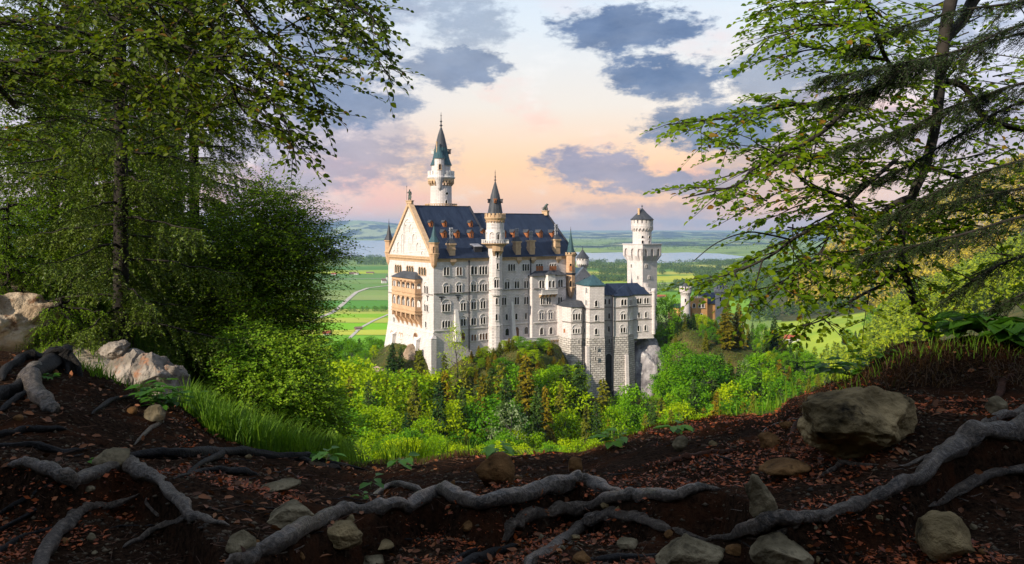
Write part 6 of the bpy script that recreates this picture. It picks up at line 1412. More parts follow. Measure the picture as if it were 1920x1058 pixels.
# ---- stones
M_st1 = pmat('tan_limestone', (0.05, 0.037, 0.018), (0.30, 0.22, 0.11), .9, 2.6, .04, 14, c3=(0.012, 0.010, 0.007), lo_=.36, hi_=.62, spec=.08)
M_st2 = pmat('grey_tan_stone', (0.045, 0.036, 0.020), (0.24, 0.195, 0.12), .9, 3.5, .03, 18, c3=(0.015, 0.012, 0.008), lo_=.36, hi_=.62, spec=.08)
M_st3 = pmat('ochre_stone', (0.06, 0.030, 0.011), (0.22, 0.115, 0.045), .9, 3.5, .03, 18, c3=(0.018, 0.011, 0.006), spec=.08)
def stone(px, row, w, h, label, mat=None, seed=None, rz=0.0, tilt=0.0, amp=.22, sub=4, group=None, dp=.8):
    d = hit(px, row+h*.42); rx = w/2*d/F; rz_ = h/2*d/F; o = rockmesh('boulder' if w > 150 else 'stone', (U(px)*d, d+rx*dp*.35, zrow(row, d)-rz_*.18), (rx, rx*dp, rz_*1.25), seed or int(px*3+row), mat or M_st2, sub, amp, (0, tilt, rz)); tag(o, label, 'rock', group)

dB = hit(1652, 858); rB = 123*dB/F; o = rockmesh('boulder', (U(1652)*dB, dB+.2, zrow(812, dB)), (rB*1.02, rB*.75, 74*dB/F), 41, M_st1, 6, .30, (0, .04, .2)); tag(o, 'big tan boulder half buried on the right slope', 'rock')
stone(928, 884, 74, 62, 'tan rounded stone upright in the middle of the bank', M_st3, 5)
stone(1434, 938, 58, 92, 'tall pale stone leaning beside the sweeping root', M_st2, 6, tilt=-.35, amp=.3); stone(1475, 884, 105, 34, 'flat tan stone above the leaning one', M_st3, 7)
stone(1298, 1042, 135, 70, 'large grey stone at the bottom edge, left of two', M_st2, 8, sub=5); stone(1476, 1042, 122, 66, 'smooth grey brown stone at the bottom edge, right of two', M_st2, 9, sub=5, amp=.15)
stone(1775, 1012, 120, 90, 'dark stone in the hollow at the lower right', M_st1, 10); stone(520, 915, 84, 20, 'thin flat slab of tan stone in the red litter', M_st2, 11, tilt=-.2)
stone(540, 970, 122, 44, 'broad tan slab behind the long grey root', M_st2, 12, sub=5); stone(450, 1021, 56, 44, 'squarish pale stone left of the long grey root', M_st2, 13)
stone(636, 1002, 92, 46, 'rounded mossy stone under the long grey root', M_st1, 14, sub=5); stone(208, 861, 80, 40, 'pale stone behind the thick arching root', M_st2, 15)
stone(290, 777, 46, 30, 'small tan stone under the leafy clump', M_st2, 16); stone(1442, 826, 46, 27, 'small tan stone left of the big boulder', M_st3, 17); stone(1080, 870, 28, 38, 'upright brown stone on the bank right of centre', M_st3, 18)
stone(1872, 763, 40, 36, 'pale knob of stone near the right edge', M_st2, 19); stone(712, 1024, 52, 16, 'low mossy stone in the dark bank', M_st1, 20); stone(882, 986, 34, 20, 'small tan stone under the long root', M_st3, 21)
stone(1275, 833, 26, 34, 'small pale stone on the brink right of centre', M_st2, 22, tilt=.5); stone(1180, 1022, 48, 22, 'small stone in the fork of the root', M_st2, 23); stone(1092, 1046, 36, 22, 'small yellowish stone at the bottom edge', M_st3, 24)
stone(700, 1056, 62, 18, 'flat stone cut by the bottom edge', M_st2, 25); stone(1380, 1032, 40, 18, 'small ochre stone between the two bottom stones', M_st3, 26); stone(1530, 768, 40, 24, 'tan stone against the left of the boulder', M_st3, 27); stone(1475, 798, 28, 16, 'little ochre stone on the brink', M_st3, 28)
rr_ = random.Random(4)
for i in range(46):
    px = rr_.uniform(20, 1900); e = float(np.interp(px, E_PX, E_ROW)); row = rr_.uniform(e+14, 1050); w = rr_.uniform(9, 26); stone(px, row, w, w*rr_.uniform(.5, .8), 'small loose stone lying in the dark soil and litter', rr_.choice([M_st1, M_st2, M_st3]), 100+i, rz=rr_.uniform(0, 3), sub=2, group='small loose stones in the soil')
# ---- litter and pebbles
def ground_pts(n, seed, ok, px0=-60, px1=1980):
    r = np.random.default_rng(seed); px = r.uniform(px0, px1, n); d = 2.4*np.exp(r.random(n)*math.log(7.3/2.4)); u = (px-960)/F; z = G(u, d); row = EYE-z/d*F; k = ok(px, row, d, u*d) & (d < np.interp(px, E_PX, E_D)); return np.stack([u*d, d, z], -1)[k], r
def slope_n(P): 
    e = .05; z = G(P[:, 0]/P[:, 1], P[:, 1]); zx = (G((P[:, 0]+e)/P[:, 1], P[:, 1])-z)/e; zy = (G(P[:, 0]/(P[:, 1]+e), P[:, 1]+e)-z)/e; return unit(np.stack([-zx, -zy, np.ones(len(P))], -1))
L_lit = leafmat('red_brown_litter', (0.008, 0.003, 0.0016), (0.46, 0.10, 0.022), .1, objvar=0.0, c3=(0.32, 0.11, 0.035), rough=.6)
P, r = ground_pts(62000, 1, lambda px, row, d, x: (fbm(x*1.3, d*1.9, 3, 4)+.06*np.sin(px/170) > .13) & ((px > 330) | (row > 880)))
N = slope_n(P); n = len(P); D = rand_unit(n, r)*[1, 1, .25]; L = .009+.034*r.random(n)**1.8
V, Fs = leaf_geo(P+N*r.uniform(.002, .012, n)[:, None], D, unit(N+r.normal(0, .5, (n, 3))), L, L*r.uniform(.25, .6, n)); tag(npmesh('leaf_litter', V, Fs, L_lit), kind='stuff')
P, r = ground_pts(3000, 12, lambda px, row, d, x: (fbm(x*1.1+4, d*1.3, 3, 3) > -.1))
N = slope_n(P); n = len(P); L = r.uniform(.03, .062, n)
L_lit2 = leafmat('brown_beech_litter', (0.008, 0.004, 0.002), (0.26, 0.09, 0.028), .1, objvar=0.0, c3=(0.26, 0.11, 0.04), rough=.7)
V, Fs = leaf_geo(P+N*r.uniform(.003, .014, n)[:, None], rand_unit(n, r)*[1, 1, .3], unit(N+r.normal(0, .45, (n, 3))), L, L*r.uniform(.4, .65, n), 'oval'); tag(npmesh('leaf_litter', V, Fs, L_lit2), kind='stuff')
M_peb = pmat('pebbles', (0.014, 0.010, 0.006), (0.10, 0.075, 0.045), .9, 7.0)
P, r = ground_pts(13000, 2, lambda px, row, d, x: fbm(x*2.1+9, d*2.1, 3, 3) > np.where(px < 420, -.5, -.15)); n = len(P); oc = np.array([[1,0,0],[-1,0,0],[0,1,0],[0,-1,0],[0,0,1],[0,0,-1]], float); s_ = (r.random(n)**2.5*.013+.0035)[:, None, None]
V = P[:, None]+oc[None]*s_*r.uniform(.6, 1.2, (n, 6, 1))*np.array([1.2, 1, .7]); tri = np.array([[0,2,4],[2,1,4],[1,3,4],[3,0,4],[2,0,5],[1,2,5],[3,1,5],[0,3,5]]); Fp = (np.arange(n)[:, None, None]*6+tri[None]).reshape(-1, 3)
tag(npmesh('pebbles', V.reshape(-1, 3), [Fp], M_peb, smooth=True), kind='stuff')
M_twig = pmat('dry_twigs', (0.02, 0.01, 0.006), (0.14, 0.06, 0.028), .7, 4)
P, r = ground_pts(2600, 3, lambda px, row, d, x: d < 9); n = len(P); D = rand_unit(n, r)*[1, 1, .2]; V, Fs = stems_geo(P+[0, 0, .006], P+D*r.uniform(.03, .12, n)[:, None]+[0, 0, .012], .0016, .0008); tag(npmesh('dry_twigs', V, Fs, M_twig), kind='stuff')
# ---- grass
def blades(P, hgt, seed, mat, name, lean=.45, wd=.0045, droop=.5):
    r = np.random.default_rng(seed); n = len(P); a = r.random(n)*6.283; dr = np.stack([np.cos(a), np.sin(a), np.zeros(n)], -1); h = hgt*r.uniform(.45, 1.15, n); ln = lean*r.uniform(.2, 1.3, n); sd = np.stack([-np.sin(a), np.cos(a), np.zeros(n)], -1)
    rows = []
    for t in (0, .35, .7, 1.0):
        c = P+np.array([0, 0, 1.0])*(h*(t-.28*droop*t*t*ln*1.6))[:, None]+dr*(h*ln*t*t)[:, None]; w = wd*(1-t)**.6*r.uniform(.7, 1.3) ; rows += [c-sd*w, c+sd*w] if t < 1 else [c]
    V = np.stack(rows, 1).reshape(-1, 3); b = np.arange(n)[:, None]*7; Fq = np.concatenate([b+np.array([[0,1,3,2]]), b+np.array([[2,3,5,4]])], 0); Ft = b+np.array([[4,5,6]]); return tag(npmesh(name, V, [Fq, Ft], mat), kind='stuff')
L_gr = leafmat('fresh_grass_blades', (0.05, 0.14, 0.010), (0.20, 0.34, 0.025), .4, objvar=0.0, spec=.15); L_straw = leafmat('straw_grass', (0.03, 0.014, 0.005), (0.11, 0.055, 0.018), .3, objvar=0.0, c3=(0.06, 0.10, 0.012))
def edge_pts(n, px0, px1, b0, b1, seed, ok=None):
    r = np.random.default_rng(seed); px = r.uniform(px0, px1, n); de = np.interp(px, E_PX, E_D); d = de-r.uniform(b0, b1, n); u = (px-960)/F; z = G(u, d)
    k = np.ones(n, bool) if ok is None else ok(px, d, u*d); return np.stack([u*d, d, z-.01], -1)[k]
blades(edge_pts(7500, 345, 590, -1.1, 1.1, 1, lambda px, d, x: d > np.interp(px, [345, 400, 500, 590], [6.7, 6.0, 6.2, 7.0])), .30, 1, L_gr, 'grass', .55, .006)
blades(edge_pts(1800, 560, 820, -1.0, .15, 2), .28, 2, L_gr, 'grass', .5, .005)
blades(edge_pts(1500, 820, 1500, -.7, .12, 3, lambda px, d, x: fbm(x*2, d, 1, 2) > .0), .24, 3, L_gr, 'grass', .45, .0045)
blades(edge_pts(3200, 560, 1480, -.3, .3, 4), .07, 4, L_straw, 'dry_grass', .9, .003); blades(edge_pts(3600, 1500, 2000, -.4, 1.3, 5, lambda px, d, x: fbm(x*2.4, d*2.4, 1, 3) > -.1), .11, 5, L_straw, 'dry_grass', 1.3, .0032)
blades(edge_pts(700, 1560, 2000, -.3, .9, 6, lambda px, d, x: fbm(x*2.4, d*2.4, 6, 3) > .0), .15, 6, L_gr, 'grass', .8, .0036)
blades(edge_pts(900, 150, 350, -.6, .3, 7, lambda px, d, x: fbm(x*3, d*2, 6, 3) > .0), .14, 7, L_gr, 'grass', .8, .004)
# ---- leafy seedlings
L_pl = leafmat('seedling_leaf', (0.045, 0.14, 0.015), (0.10, 0.25, 0.02), .45, objvar=.3)
M_stem = pmat('green_stem', (0.06, 0.10, 0.02), (0.10, 0.12, 0.03), .6, 4)
def seedling(px, row, hp, nst, nl, lp, label, seed, spread=1.0, group=None):
    d = min(hit(px, row), float(np.interp(px, E_PX, E_D))-.05); r = np.random.default_rng(seed); h = hp*d/F; L0 = lp*d/F; base = np.array([U(px)*d, d, gz(px, d)-.02]); t_ = thing('leafy_seedling', label, 'plant', base, 0, group); A, B_ = [], []; P, D, N, L = [], [], [], []
    for s_ in range(nst):
        a = r.random()*6.28; o = np.array([math.cos(a), math.sin(a), 0])*h*.18*spread*r.random(); top = o+np.array([math.cos(a)*h*.35*spread, math.sin(a)*h*.35*spread, h*r.uniform(.7, 1.0)])*(.8+.2*r.random()); A.append(o); B_.append(top)
        for k in range(nl):
            t = 1-(k//2)*.24; b2 = a+k*2.2+r.normal(0, .4); p = o+(top-o)*t; dv_ = np.array([math.cos(b2), math.sin(b2), .18]); st = p+dv_*L0*.3; A.append(p); B_.append(st); P.append(st); D.append(dv_+[0, 0, -.28]); N.append([-.2*math.cos(b2)+r.normal(0, .15), -.2*math.sin(b2)+r.normal(0, .15), 1]); L.append(L0*r.uniform(.75, 1.15))
    V, Fs = stems_geo(np.array(A), np.array(B_), .0022, .0015); npmesh('stems', V, Fs, M_stem, t_); L = np.array(L); V, Fs = leaf_geo(np.array(P), np.array(D), np.array(N), L, L*.55, 'oval'); npmesh('leaves', V, Fs, L_pl, t_)
for a in [(300,768,62,8,7,26,'dense leafy clump on the soil brink left of the grass',1),(355,772,48,6,6,24,'smaller leafy clump between the clump and the grass',2),(320,768,40,5,6,22,'low leafy plant in front of the dense clump',3),(686,925,44,1,5,30,'tiny bright seedling with four leaves in the litter',4),(678,935,22,1,4,20,'tiny seedling at the foot of the bright one',5),(205,872,26,2,4,26,'seedling growing over the pale stone on the left',6),
          (1572,712,52,4,5,40,'tall seedling with broad leaves on the right brink',7),(1612,706,30,3,4,34,'low seedling right of the tall one on the brink',8),(1640,688,36,3,4,30,'seedling at the foot of the right mound',13),(1790,640,60,4,6,60,'leafy plant standing out dark on the right mound, left of two',9),(1868,640,62,5,6,66,'large leaved plant on top of the right mound',10),(1915,650,70,4,6,66,'large leaved plant at the right edge of the mound',11),
          (1150,838,34,3,5,30,'leafy seedling on the brink right of centre',12),(935,862,40,3,5,34,'leafy seedling on the brink behind the tan stone',14),(1265,812,30,3,5,30,'dark leafy seedling right of centre on the brink',15),(760,878,34,2,5,28,'leafy seedling on the brink at the lowest dip',16),(610,872,44,2,5,34,'leafy seedling just right of the tall grass',17),(85,715,22,3,4,16,'small weed growing by the curled root',18)]:
    seedling(*a)
# stump above the roots at far left
dS_ = hit(120, 690); t_ = thing('tree_stump', 'black torn stump end above the soil at far left', 'stump', (U(128)*dS_, dS_, gz(128, dS_)-.05)); k_ = dS_/F
b = MB(); vs, fs = [], []
b.tube([(0, 0, 0), (.02, 0, 20*k_), (-.03, 0, 40*k_), (0, 0, 52*k_)], [26*k_, 17*k_, 14*k_, 7*k_], 9); b.build('wood', M_rootd, t_)
for s_ in ([(0,0,40*k_),(25*k_,-.05,20*k_),(38*k_,-.1,-20*k_)], [(0,0,30*k_),(14*k_,-.12,10*k_),(18*k_,-.2,-25*k_)], [(0,0,45*k_),(-20*k_,-.05,48*k_),(-34*k_,-.1,38*k_)]):
    b = MB(); b.tube(smooth_path(s_, 5), [.03-.0017*q_ for q_ in range(11)], 7); b.build('side_root', M_rootd, t_, True)
# ================================================================== trees that frame the view
L_bR = leafmat('sun_painted_beech_leaf', (0.07, 0.165, 0.006), (0.27, 0.38, 0.010), .58, objvar=0.0, spec=.15, c3=(0.30, 0.16, 0.02))  # lighter copy of the beech leaf, sunlight put into the colour
L_bL = leafmat('shade_painted_beech_leaf', (0.036, 0.085, 0.005), (0.15, 0.20, 0.008), .5, objvar=0.0, spec=.15, c3=(0.20, 0.11, 0.02))  # darker copy of the beech leaf, shade put into the colour
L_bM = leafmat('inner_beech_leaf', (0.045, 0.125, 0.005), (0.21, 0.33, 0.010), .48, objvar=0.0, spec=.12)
L_bS = leafmat('shrub_leaf', (0.09, 0.24, 0.010), (0.34, 0.50, 0.03), .45, objvar=0.0, spec=.15)
L_ndl = leafmat('fir_needles_near', (0.010, 0.026, 0.008), (0.040, 0.070, 0.014), .15, objvar=0.0)
L_ndl2 = leafmat('spruce_needles_near', (0.05, 0.10, 0.008), (0.16, 0.22, 0.016), .25, objvar=0.0)
M_limb = pmat('dark_limb_bark', (0.012, 0.010, 0.008), (0.038, 0.032, 0.026), .9, 5, .01, 25)
HAZE = 4.4e-5
UP = np.array([0, 0, 1.0])
class Fol:
    def __init__(s, seed): s.r = np.random.default_rng(seed); s.P, s.D, s.N, s.L = [], [], [], []; s.A, s.B, s.ra, s.rb = [], [], [], []
    def seg(s, a, b, ra, rb): s.A.append(a); s.B.append(b); s.ra.append(ra); s.rb.append(rb)
    def spray(s, o, dr, ln, leaf, k, droop=.25, wide=.8, pl=None):
        """a twig with leaves set alternately left and right in one plane"""
        r = s.r; dr = dr/np.linalg.norm(dr); sd = np.cross(dr, UP); sd /= np.linalg.norm(sd)+1e-9; roll = r.normal(0, .3); up = np.cross(sd, dr); sd, up = sd*math.cos(roll)+up*math.sin(roll), up*math.cos(roll)-sd*math.sin(roll)
        t = (np.arange(k)+.6)/k; p = o+dr*ln*t[:, None]-UP*(droop*ln*t*t)[:, None]; sg = np.where(np.arange(k) % 2, 1.0, -1.0); sg[-1] = 0
        D = dr*.75+sd*(sg*wide)[:, None]-UP*(droop*t)[:, None]+r.normal(0, .16, (k, 3)); s.P.append(p); s.D.append(D); s.N.append(np.tile(up, (k, 1))+r.normal(0, .55, (k, 3))+np.array([0, -.35, 0])); s.L.append(leaf*r.uniform(.7, 1.2, k)*(1-.25*t)); s.seg(o, p[-1], .0028*leaf/.05, .0010*leaf/.05)
    env = None
    def out(s, p): return s.env is not None and not s.env(960+F*p[0]/p[1], EYE-F*p[2]/p[1])
    def branch(s, o, dr, ln, leaf, r0, sub, k=8, droop=.18, gap=.11):
        """a side branch carrying sprays to both sides"""
        r = s.r; dr = dr/np.linalg.norm(dr)
        for _ in range(4):
            if s.out(o+dr*(ln+.5*sub)) and ln > .12: ln *= .62
        if s.out(o+dr*(ln+.4*sub)): return
        n = max(3, int(ln/.22)); pts = [o]; d = dr.copy()
        for i in range(n): d = d+r.normal(0, .10, 3)-UP*droop/n*.7; d /= np.linalg.norm(d); pts.append(pts[-1]+d*ln/n)
        for i in range(n): s.seg(pts[i], pts[i+1], r0*(1-i/n)+.0015, r0*(1-(i+1)/n)+.0015)
        m = max(2, int(ln/gap)); 
        for j in range(m):
            t = (j+.5)/m*n; i = min(int(t), n-1); p = pts[i]+(pts[i+1]-pts[i])*(t-i); dd_ = pts[i+1]-pts[i]; dd_ /= np.linalg.norm(dd_); sd = np.cross(dd_, UP); sd /= np.linalg.norm(sd)+1e-9
            s.spray(p, dd_*.65+sd*(.85 if j % 2 else -.85)+r.normal(0, .15, 3), sub*r.uniform(.6, 1.2)*(1.1-.5*j/m), leaf, k)
        s.spray(pts[-1], d, sub, leaf, k)
    def needles(s, o, dr, ln, nl, k, droop=.35):
        r = s.r; dr = dr/np.linalg.norm(dr); t = r.random(k); p = o+dr*ln*t[:, None]-UP*(droop*ln*t*t)[:, None]; sd = rand_unit(k, r)*[1, 1, .5]; s.P.append(p); s.D.append(dr*.75+sd); s.N.append(rand_unit(k, r)+UP*.4); s.L.append(nl*r.uniform(.7, 1.3, k)); s.seg(o, o+dr*ln-UP*droop*ln, .0022, .0010)
    def emit(s, root, mat, kind='oval', wr=.6, barkm=None, name='foliage'):
        P, D, N, L = map(np.concatenate, (s.P, s.D, s.N, s.L)); V, Fs = leaf_geo(P, D, N, L, L*wr, kind); npmesh(name, V, Fs, mat, root)
        V, Fs = stems_geo(np.array(s.A), np.array(s.B), np.array(s.ra), np.array(s.rb), 4); npmesh('twigs', V, Fs, barkm or M_limb, root); return len(P)
def limb3(pts, n=6): 
    P = smooth_path([tuple(at(px, row, d)) for px, row, d, r in pts], n); Rr = smooth_path([(r*d/F, 0, 0) for px, row, d, r in pts], n); return P, [max(.0015, v.x) for v in Rr]
def grow(fol, pts, leaf, step, ln, sub, k, start=0.0, lean=None, updown=.15, gap=.11, fwd=.7):
    """side branches along a limb"""
    P, _ = limb3(pts); A = np.array([tuple(p) for p in P]); seg = np.linalg.norm(np.diff(A, axis=0), axis=1); cum = np.concatenate([[0], np.cumsum(seg)]); tot = cum[-1]; s_ = tot*start; j = 0; r = fol.r
    while s_ < tot:
        i = min(np.searchsorted(cum, s_, side='right')-1, len(seg)-1); t = (s_-cum[i])/seg[i]; p = A[i]+(A[i+1]-A[i])*t; tg = (A[i+1]-A[i])/seg[i]; sd = np.cross(tg, UP); sd /= np.linalg.norm(sd)+1e-9
        dr = tg*fwd+sd*(1 if j % 2 else -1)*r.uniform(.5, 1.0)+UP*r.normal(.02, updown)
        if lean is not None: dr = dr+np.array(lean)
        L_ = ln*r.uniform(.6, 1.2)*(1-.55*s_/tot); fol.branch(p, dr, L_, leaf, .004+.004*L_, sub, k, gap=gap); s_ += step*r.uniform(.7, 1.3); j += 1
    fol.branch(A[-1], A[-1]-A[-3], ln*.35, leaf, .004, sub, k, gap=gap)
def bark(root, limbs, name='branch', mat=None, n=8, first='trunk'):
    for i, l in enumerate(limbs):
        P, Rr = limb3(l); b = MB(); b.tube(P, Rr, n); b.build(first if (i == 0 and first) else name, mat or M_limb, root, True)

# ---- beech on the right
trk = [(1840,-160,7.0,14),(1800,-60,6.9,12),(1775,40,6.8,11),(1765,130,6.8,10),(1755,230,6.8,9),(1735,310,6.8,9),(1708,375,6.8,8),(1690,450,6.9,7),(1712,560,7.0,7),(1790,700,7.1,8)]
RL = [
 [(1755,120,6.7,7),(1700,130,6.5,7),(1658,152,6.4,6.5),(1615,198,6.2,6),(1580,212,6.1,5),(1541,248,6.0,4.5),(1488,280,5.9,3.5),(1410,319,5.8,2.5),(1382,347,5.7,1.8),(1279,372,5.6,1)],
 [(1580,212,6.1,4.5),(1548,204,6.2,4),(1506,195,6.3,3.5),(1452,204,6.3,2.6),(1382,220,6.3,2),(1311,227,6.2,1.5),(1251,234,6.1,1)],
 [(1615,-60,6.0,4),(1622,0,6.0,4),(1640,53,6.1,4),(1658,103,6.3,4),(1675,128,6.4,4)],
 [(1640,55,6.1,3),(1570,46,6.0,2.4),(1510,50,5.9,1.8),(1452,66,5.8,1)],[(1628,14,6.0,3),(1560,4,6.1,2),(1500,6,6.2,1.4),(1446,14,6.2,1)],
 [(1660,112,6.3,3),(1600,105,6.5,2.3),(1540,92,6.6,1.8),(1472,102,6.6,1)],[(1710,370,6.8,7),(1679,382,6.7,6.5),(1647,407,6.6,6),(1623,416,6.5,5),(1608,404,6.4,5),(1594,379,6.3,5),(1633,340,6.3,4),(1680,300,6.5,4)],
 [(1590,372,6.3,4),(1555,360,6.2,3),(1516,347,6.1,2.5),(1460,294,6.0,1.6),(1420,270,5.9,1)],
 [(1594,376,6.3,4.5),(1555,411,6.2,4),(1523,429,6.1,3.5),(1484,450,6.0,3),(1453,475,5.9,2.4),(1406,499,5.8,1.8),(1350,520,5.7,1)],
 [(1559,410,6.2,3),(1552,446,6.2,2.8),(1534,478,6.1,2.4),(1502,500,6.0,2),(1474,524,5.9,1.7),(1425,565,5.8,1)],
 [(1688,385,6.7,5),(1692,446,6.6,4.5),(1690,492,6.5,4),(1658,531,6.4,3.4),(1616,553,6.3,2.8),(1580,574,6.2,2.2),(1541,600,6.1,1.6),(1495,615,6.0,1)],
 [(1676,421,6.6,3),(1647,460,6.6,2.6),(1615,471,6.5,2.2),(1559,492,6.4,1.7),(1505,520,6.3,1)],
 [(1484,450,6.0,2),(1440,440,5.9,1.8),(1400,436,5.8,1.4),(1345,455,5.7,1),(1300,490,5.7,.8)],[(1870,-60,7.2,12),(1825,0,7.1,11),(1807,35,7.0,10),(1771,78,6.8,8)],
 [(1760,150,6.8,6),(1807,163,6.9,6),(1839,213,7.0,6),(1878,234,7.1,6),(1960,250,7.2,6)],[(1735,310,6.8,5),(1790,330,7.0,4),(1850,360,7.2,3),(1930,400,7.4,2)],[(1755,230,6.8,4),(1700,250,6.9,3),(1640,262,7.0,2),(1560,290,7.1,1)]]
t = thing('beech_tree', 'beech on the right with long sunlit leafy branches reaching over the sky', 'tree', (U(1790)*7.1, 7.1, zrow(700, 7.1)))
def rel(t, fn):
    n0 = len(t.children); fn(); 
    for c_ in t.children: 
        if c_.matrix_parent_inverse == Matrix.Identity(4): c_.matrix_parent_inverse = t.matrix_basis.inverted()
bark(t, [trk]+RL)
f = Fol(3); RENV = [(-400, 1430), (0, 1440), (70, 1445), (98, 1465), (110, 1360), (150, 1345), (185, 1285), (225, 1245), (240, 1300), (290, 1290), (355, 1290), (378, 1285), (386, 1400), (430, 1370), (455, 1300), (500, 1290), (540, 1335), (570, 1375), (600, 1440), (628, 1490), (640, 1600), (680, 1700)]
f.env = lambda px, row: px > np.interp(row, [a for a, _ in RENV], [b_ for _, b_ in RENV])-45 and row < 640
for i, l in enumerate(RL):
    if i in (13, 12): continue
    big = l[0][0]-l[-1][0] > 150
    grow(f, l, .061, .092 if i < 7 or i > 12 else .13, .66 if big else .55, .27, 8, start=.10 if i in (0, 6, 10) else .02, gap=.10)
for px, row, d in [(1790,60,7.4),(1850,110,7.5),(1900,40,7.5),(1830,300,7.4),(1880,330,7.4),(1790,380,7.3),(1860,430,7.6),(1740,60,7.3),(1700,20,7.2),(1690,210,7.4),(1900,180,7.7),(1720,470,7.2),(1800,480,7.4),(1900,500,7.6),(1650,60,6.9),(1760,430,7.2),(1830,400,7.2),(1660,330,7),(1600,330,6.9),(1540,240,6.8),(1600,170,6.9),(1500,380,6.7)]:
    o = np.array(at(px, row, d)); 
    for q_ in range(5): f.branch(o+f.r.normal(0, .14, 3), np.array([f.r.normal(-.5, .8), f.r.normal(0, .7), f.r.normal(0, .25)]), .8, .062, .006, .24, 8)
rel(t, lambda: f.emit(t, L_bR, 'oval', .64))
# ---- fir boughs hanging in from the right
FB = [[(2150,0,5.6,7),(1920,46,5.5,5),(1807,92,5.4,4),(1700,117,5.3,3),(1612,135,5.3,2),(1545,145,5.3,1)],[(2150,20,5.7,7),(1920,62,5.6,5),(1771,106,5.5,4),(1690,140,5.4,3),(1630,170,5.4,2),(1550,184,5.4,1)],
 [(2150,110,5.7,7),(1920,156,5.6,5),(1850,178,5.6,4),(1771,205,5.5,3),(1700,241,5.5,2.4),(1585,275,5.5,1)],[(2150,130,5.9,6),(1920,190,5.8,4.5),(1807,248,5.7,3.6),(1700,312,5.7,2.6),(1615,345,5.7,1)],
 [(2150,250,5.8,6),(1920,300,5.7,4),(1810,335,5.6,3),(1730,372,5.6,2),(1660,410,5.6,1)],[(2150,350,5.6,7),(1920,405,5.5,5),(1807,439,5.4,4),(1718,460,5.4,2.6),(1628,478,5.4,1)],
 [(2150,420,5.9,6),(1920,480,5.8,4),(1850,510,5.7,3),(1775,560,5.7,1)],[(2150,-60,5.9,7),(1930,0,5.8,5),(1800,20,5.7,3),(1690,50,5.7,2),(1600,90,5.7,1)],[(2150,300,6.1,6),(1930,350,6.0,4),(1820,372,5.9,3),(1700,400,5.9,1.4)],[(2150,480,5.9,6),(1950,540,5.8,4),(1880,570,5.8,1)]]
t = thing('fir_tree', 'dark fir at the right edge with drooping needle boughs over the beech', 'tree', (U(2300)*5.8, 5.8, -1.4)); 
tr_ = [(2300,1000,5.8,26),(2290,500,5.8,24),(2280,0,5.8,20),(2280,-400,5.8,16)]
FB = [[(a, b_, c_, e*.6) for a, b_, c_, e in l] for l in FB]
bark(t, [tr_]+[[(2285, l[0][1]+10, 5.8, 4)]+l for l in FB])
f = Fol(8)
for l in FB:
    P, _ = limb3(l, 10); A = np.array([tuple(p) for p in P])
    for i in range(4, len(A)-1):
        tg = unit(A[i+1]-A[i]); sd = np.cross(tg, UP); fr = 1-i/len(A)
        for sg in (-1, 1):
            if f.r.random() < .22: continue
            for q_ in range(2):
                o = A[i]+(A[i+1]-A[i])*f.r.random(); dr = tg*1.0+sd*sg*f.r.uniform(.1, .8)+UP*f.r.normal(-.15, .28); ln = f.r.uniform(.10, .34)*(.45+fr*.8); f.needles(o, dr, ln, .020, int(70*ln/.3), .35)
                if q_ == 0: 
                    o2 = o+dr/np.linalg.norm(dr)*ln*.5; f.needles(o2, dr+sd*sg*.7-UP*.2, ln*.6, .022, 36); f.needles(o2, dr-sd*sg*.5-UP*.3, ln*.6, .022, 36)
rel(t, lambda: f.emit(t, L_ndl, 'rhomb', .20))

# ---- beech overhanging from the upper left
trk = [(-190,1000,8.6,24),(-170,500,8.6,20),(-120,180,8.6,16),(-50,20,8.6,14),(40,-100,8.6,12),(70,-250,8.6,10)]
OL = [[(60,-120,8.6,9),(160,-110,7.4,8),(230,-60,6.4,6),(274,0,5.8,5),(300,40,5.7,4.6),(334,80,5.6,4.2),(387,110,5.5,3.6),(434,157,5.5,3),(500,180,5.5,2.4),(534,227,5.5,1.8),(547,262,5.5,1.4),(557,318,5.5,.8)],
 [(230,-80,6.4,6),(327,0,5.9,4.5),(364,30,5.8,4),(404,53,5.8,3.4),(444,110,5.7,2.8),(484,143,5.7,2.2),(560,195,5.7,1.6),(605,215,5.7,.8)],[(300,-90,6.2,5),(400,-40,5.9,4),(444,0,5.8,3.4),(484,60,5.7,3),(517,100,5.6,2.4),(567,123,5.6,1.6),(600,190,5.6,.8)],
 [(360,-110,6.2,5),(500,-40,5.9,4),(580,5,5.8,3),(640,45,5.7,2.4),(700,100,5.6,1.6),(738,160,5.6,.8)],[(420,-120,6.2,5),(560,-40,5.9,3.5),(640,0,5.8,2.5),(700,35,5.7,1.6),(732,92,5.7,.8)],
 [(120,-80,6.6,5),(174,0,6.2,3.6),(207,30,6.1,3.2),(260,67,6.0,2.6),(300,100,5.9,2),(350,160,5.9,1)],[(40,180,8.4,6),(0,120,6.8,4),(67,115,6.5,3.6),(87,100,6.4,3),(147,97,6.3,2.4),(230,115,6.2,1.6),(300,150,6.1,.8)],
 [(30,200,8.4,6),(-20,133,6.9,4),(67,140,6.7,3.4),(133,153,6.6,3),(213,153,6.5,2.2),(290,190,6.4,1.4),(380,215,6.3,.8)],[(-60,60,7.6,6),(20,40,7,4),(110,50,6.6,3),(200,70,6.4,2),(290,60,6.3,1)],
 [(387,110,5.5,3),(430,105,5.5,2),(490,110,5.5,1.4),(545,140,5.5,.8)],[(434,157,5.5,2.5),(450,200,5.6,2),(480,225,5.6,1.4),(530,245,5.6,.8)]]
t = thing('beech_tree', 'beech at upper left whose dark leafy boughs hang over the sky', 'tree', (U(-60)*8.6, 8.6, zrow(1000, 8.6)))
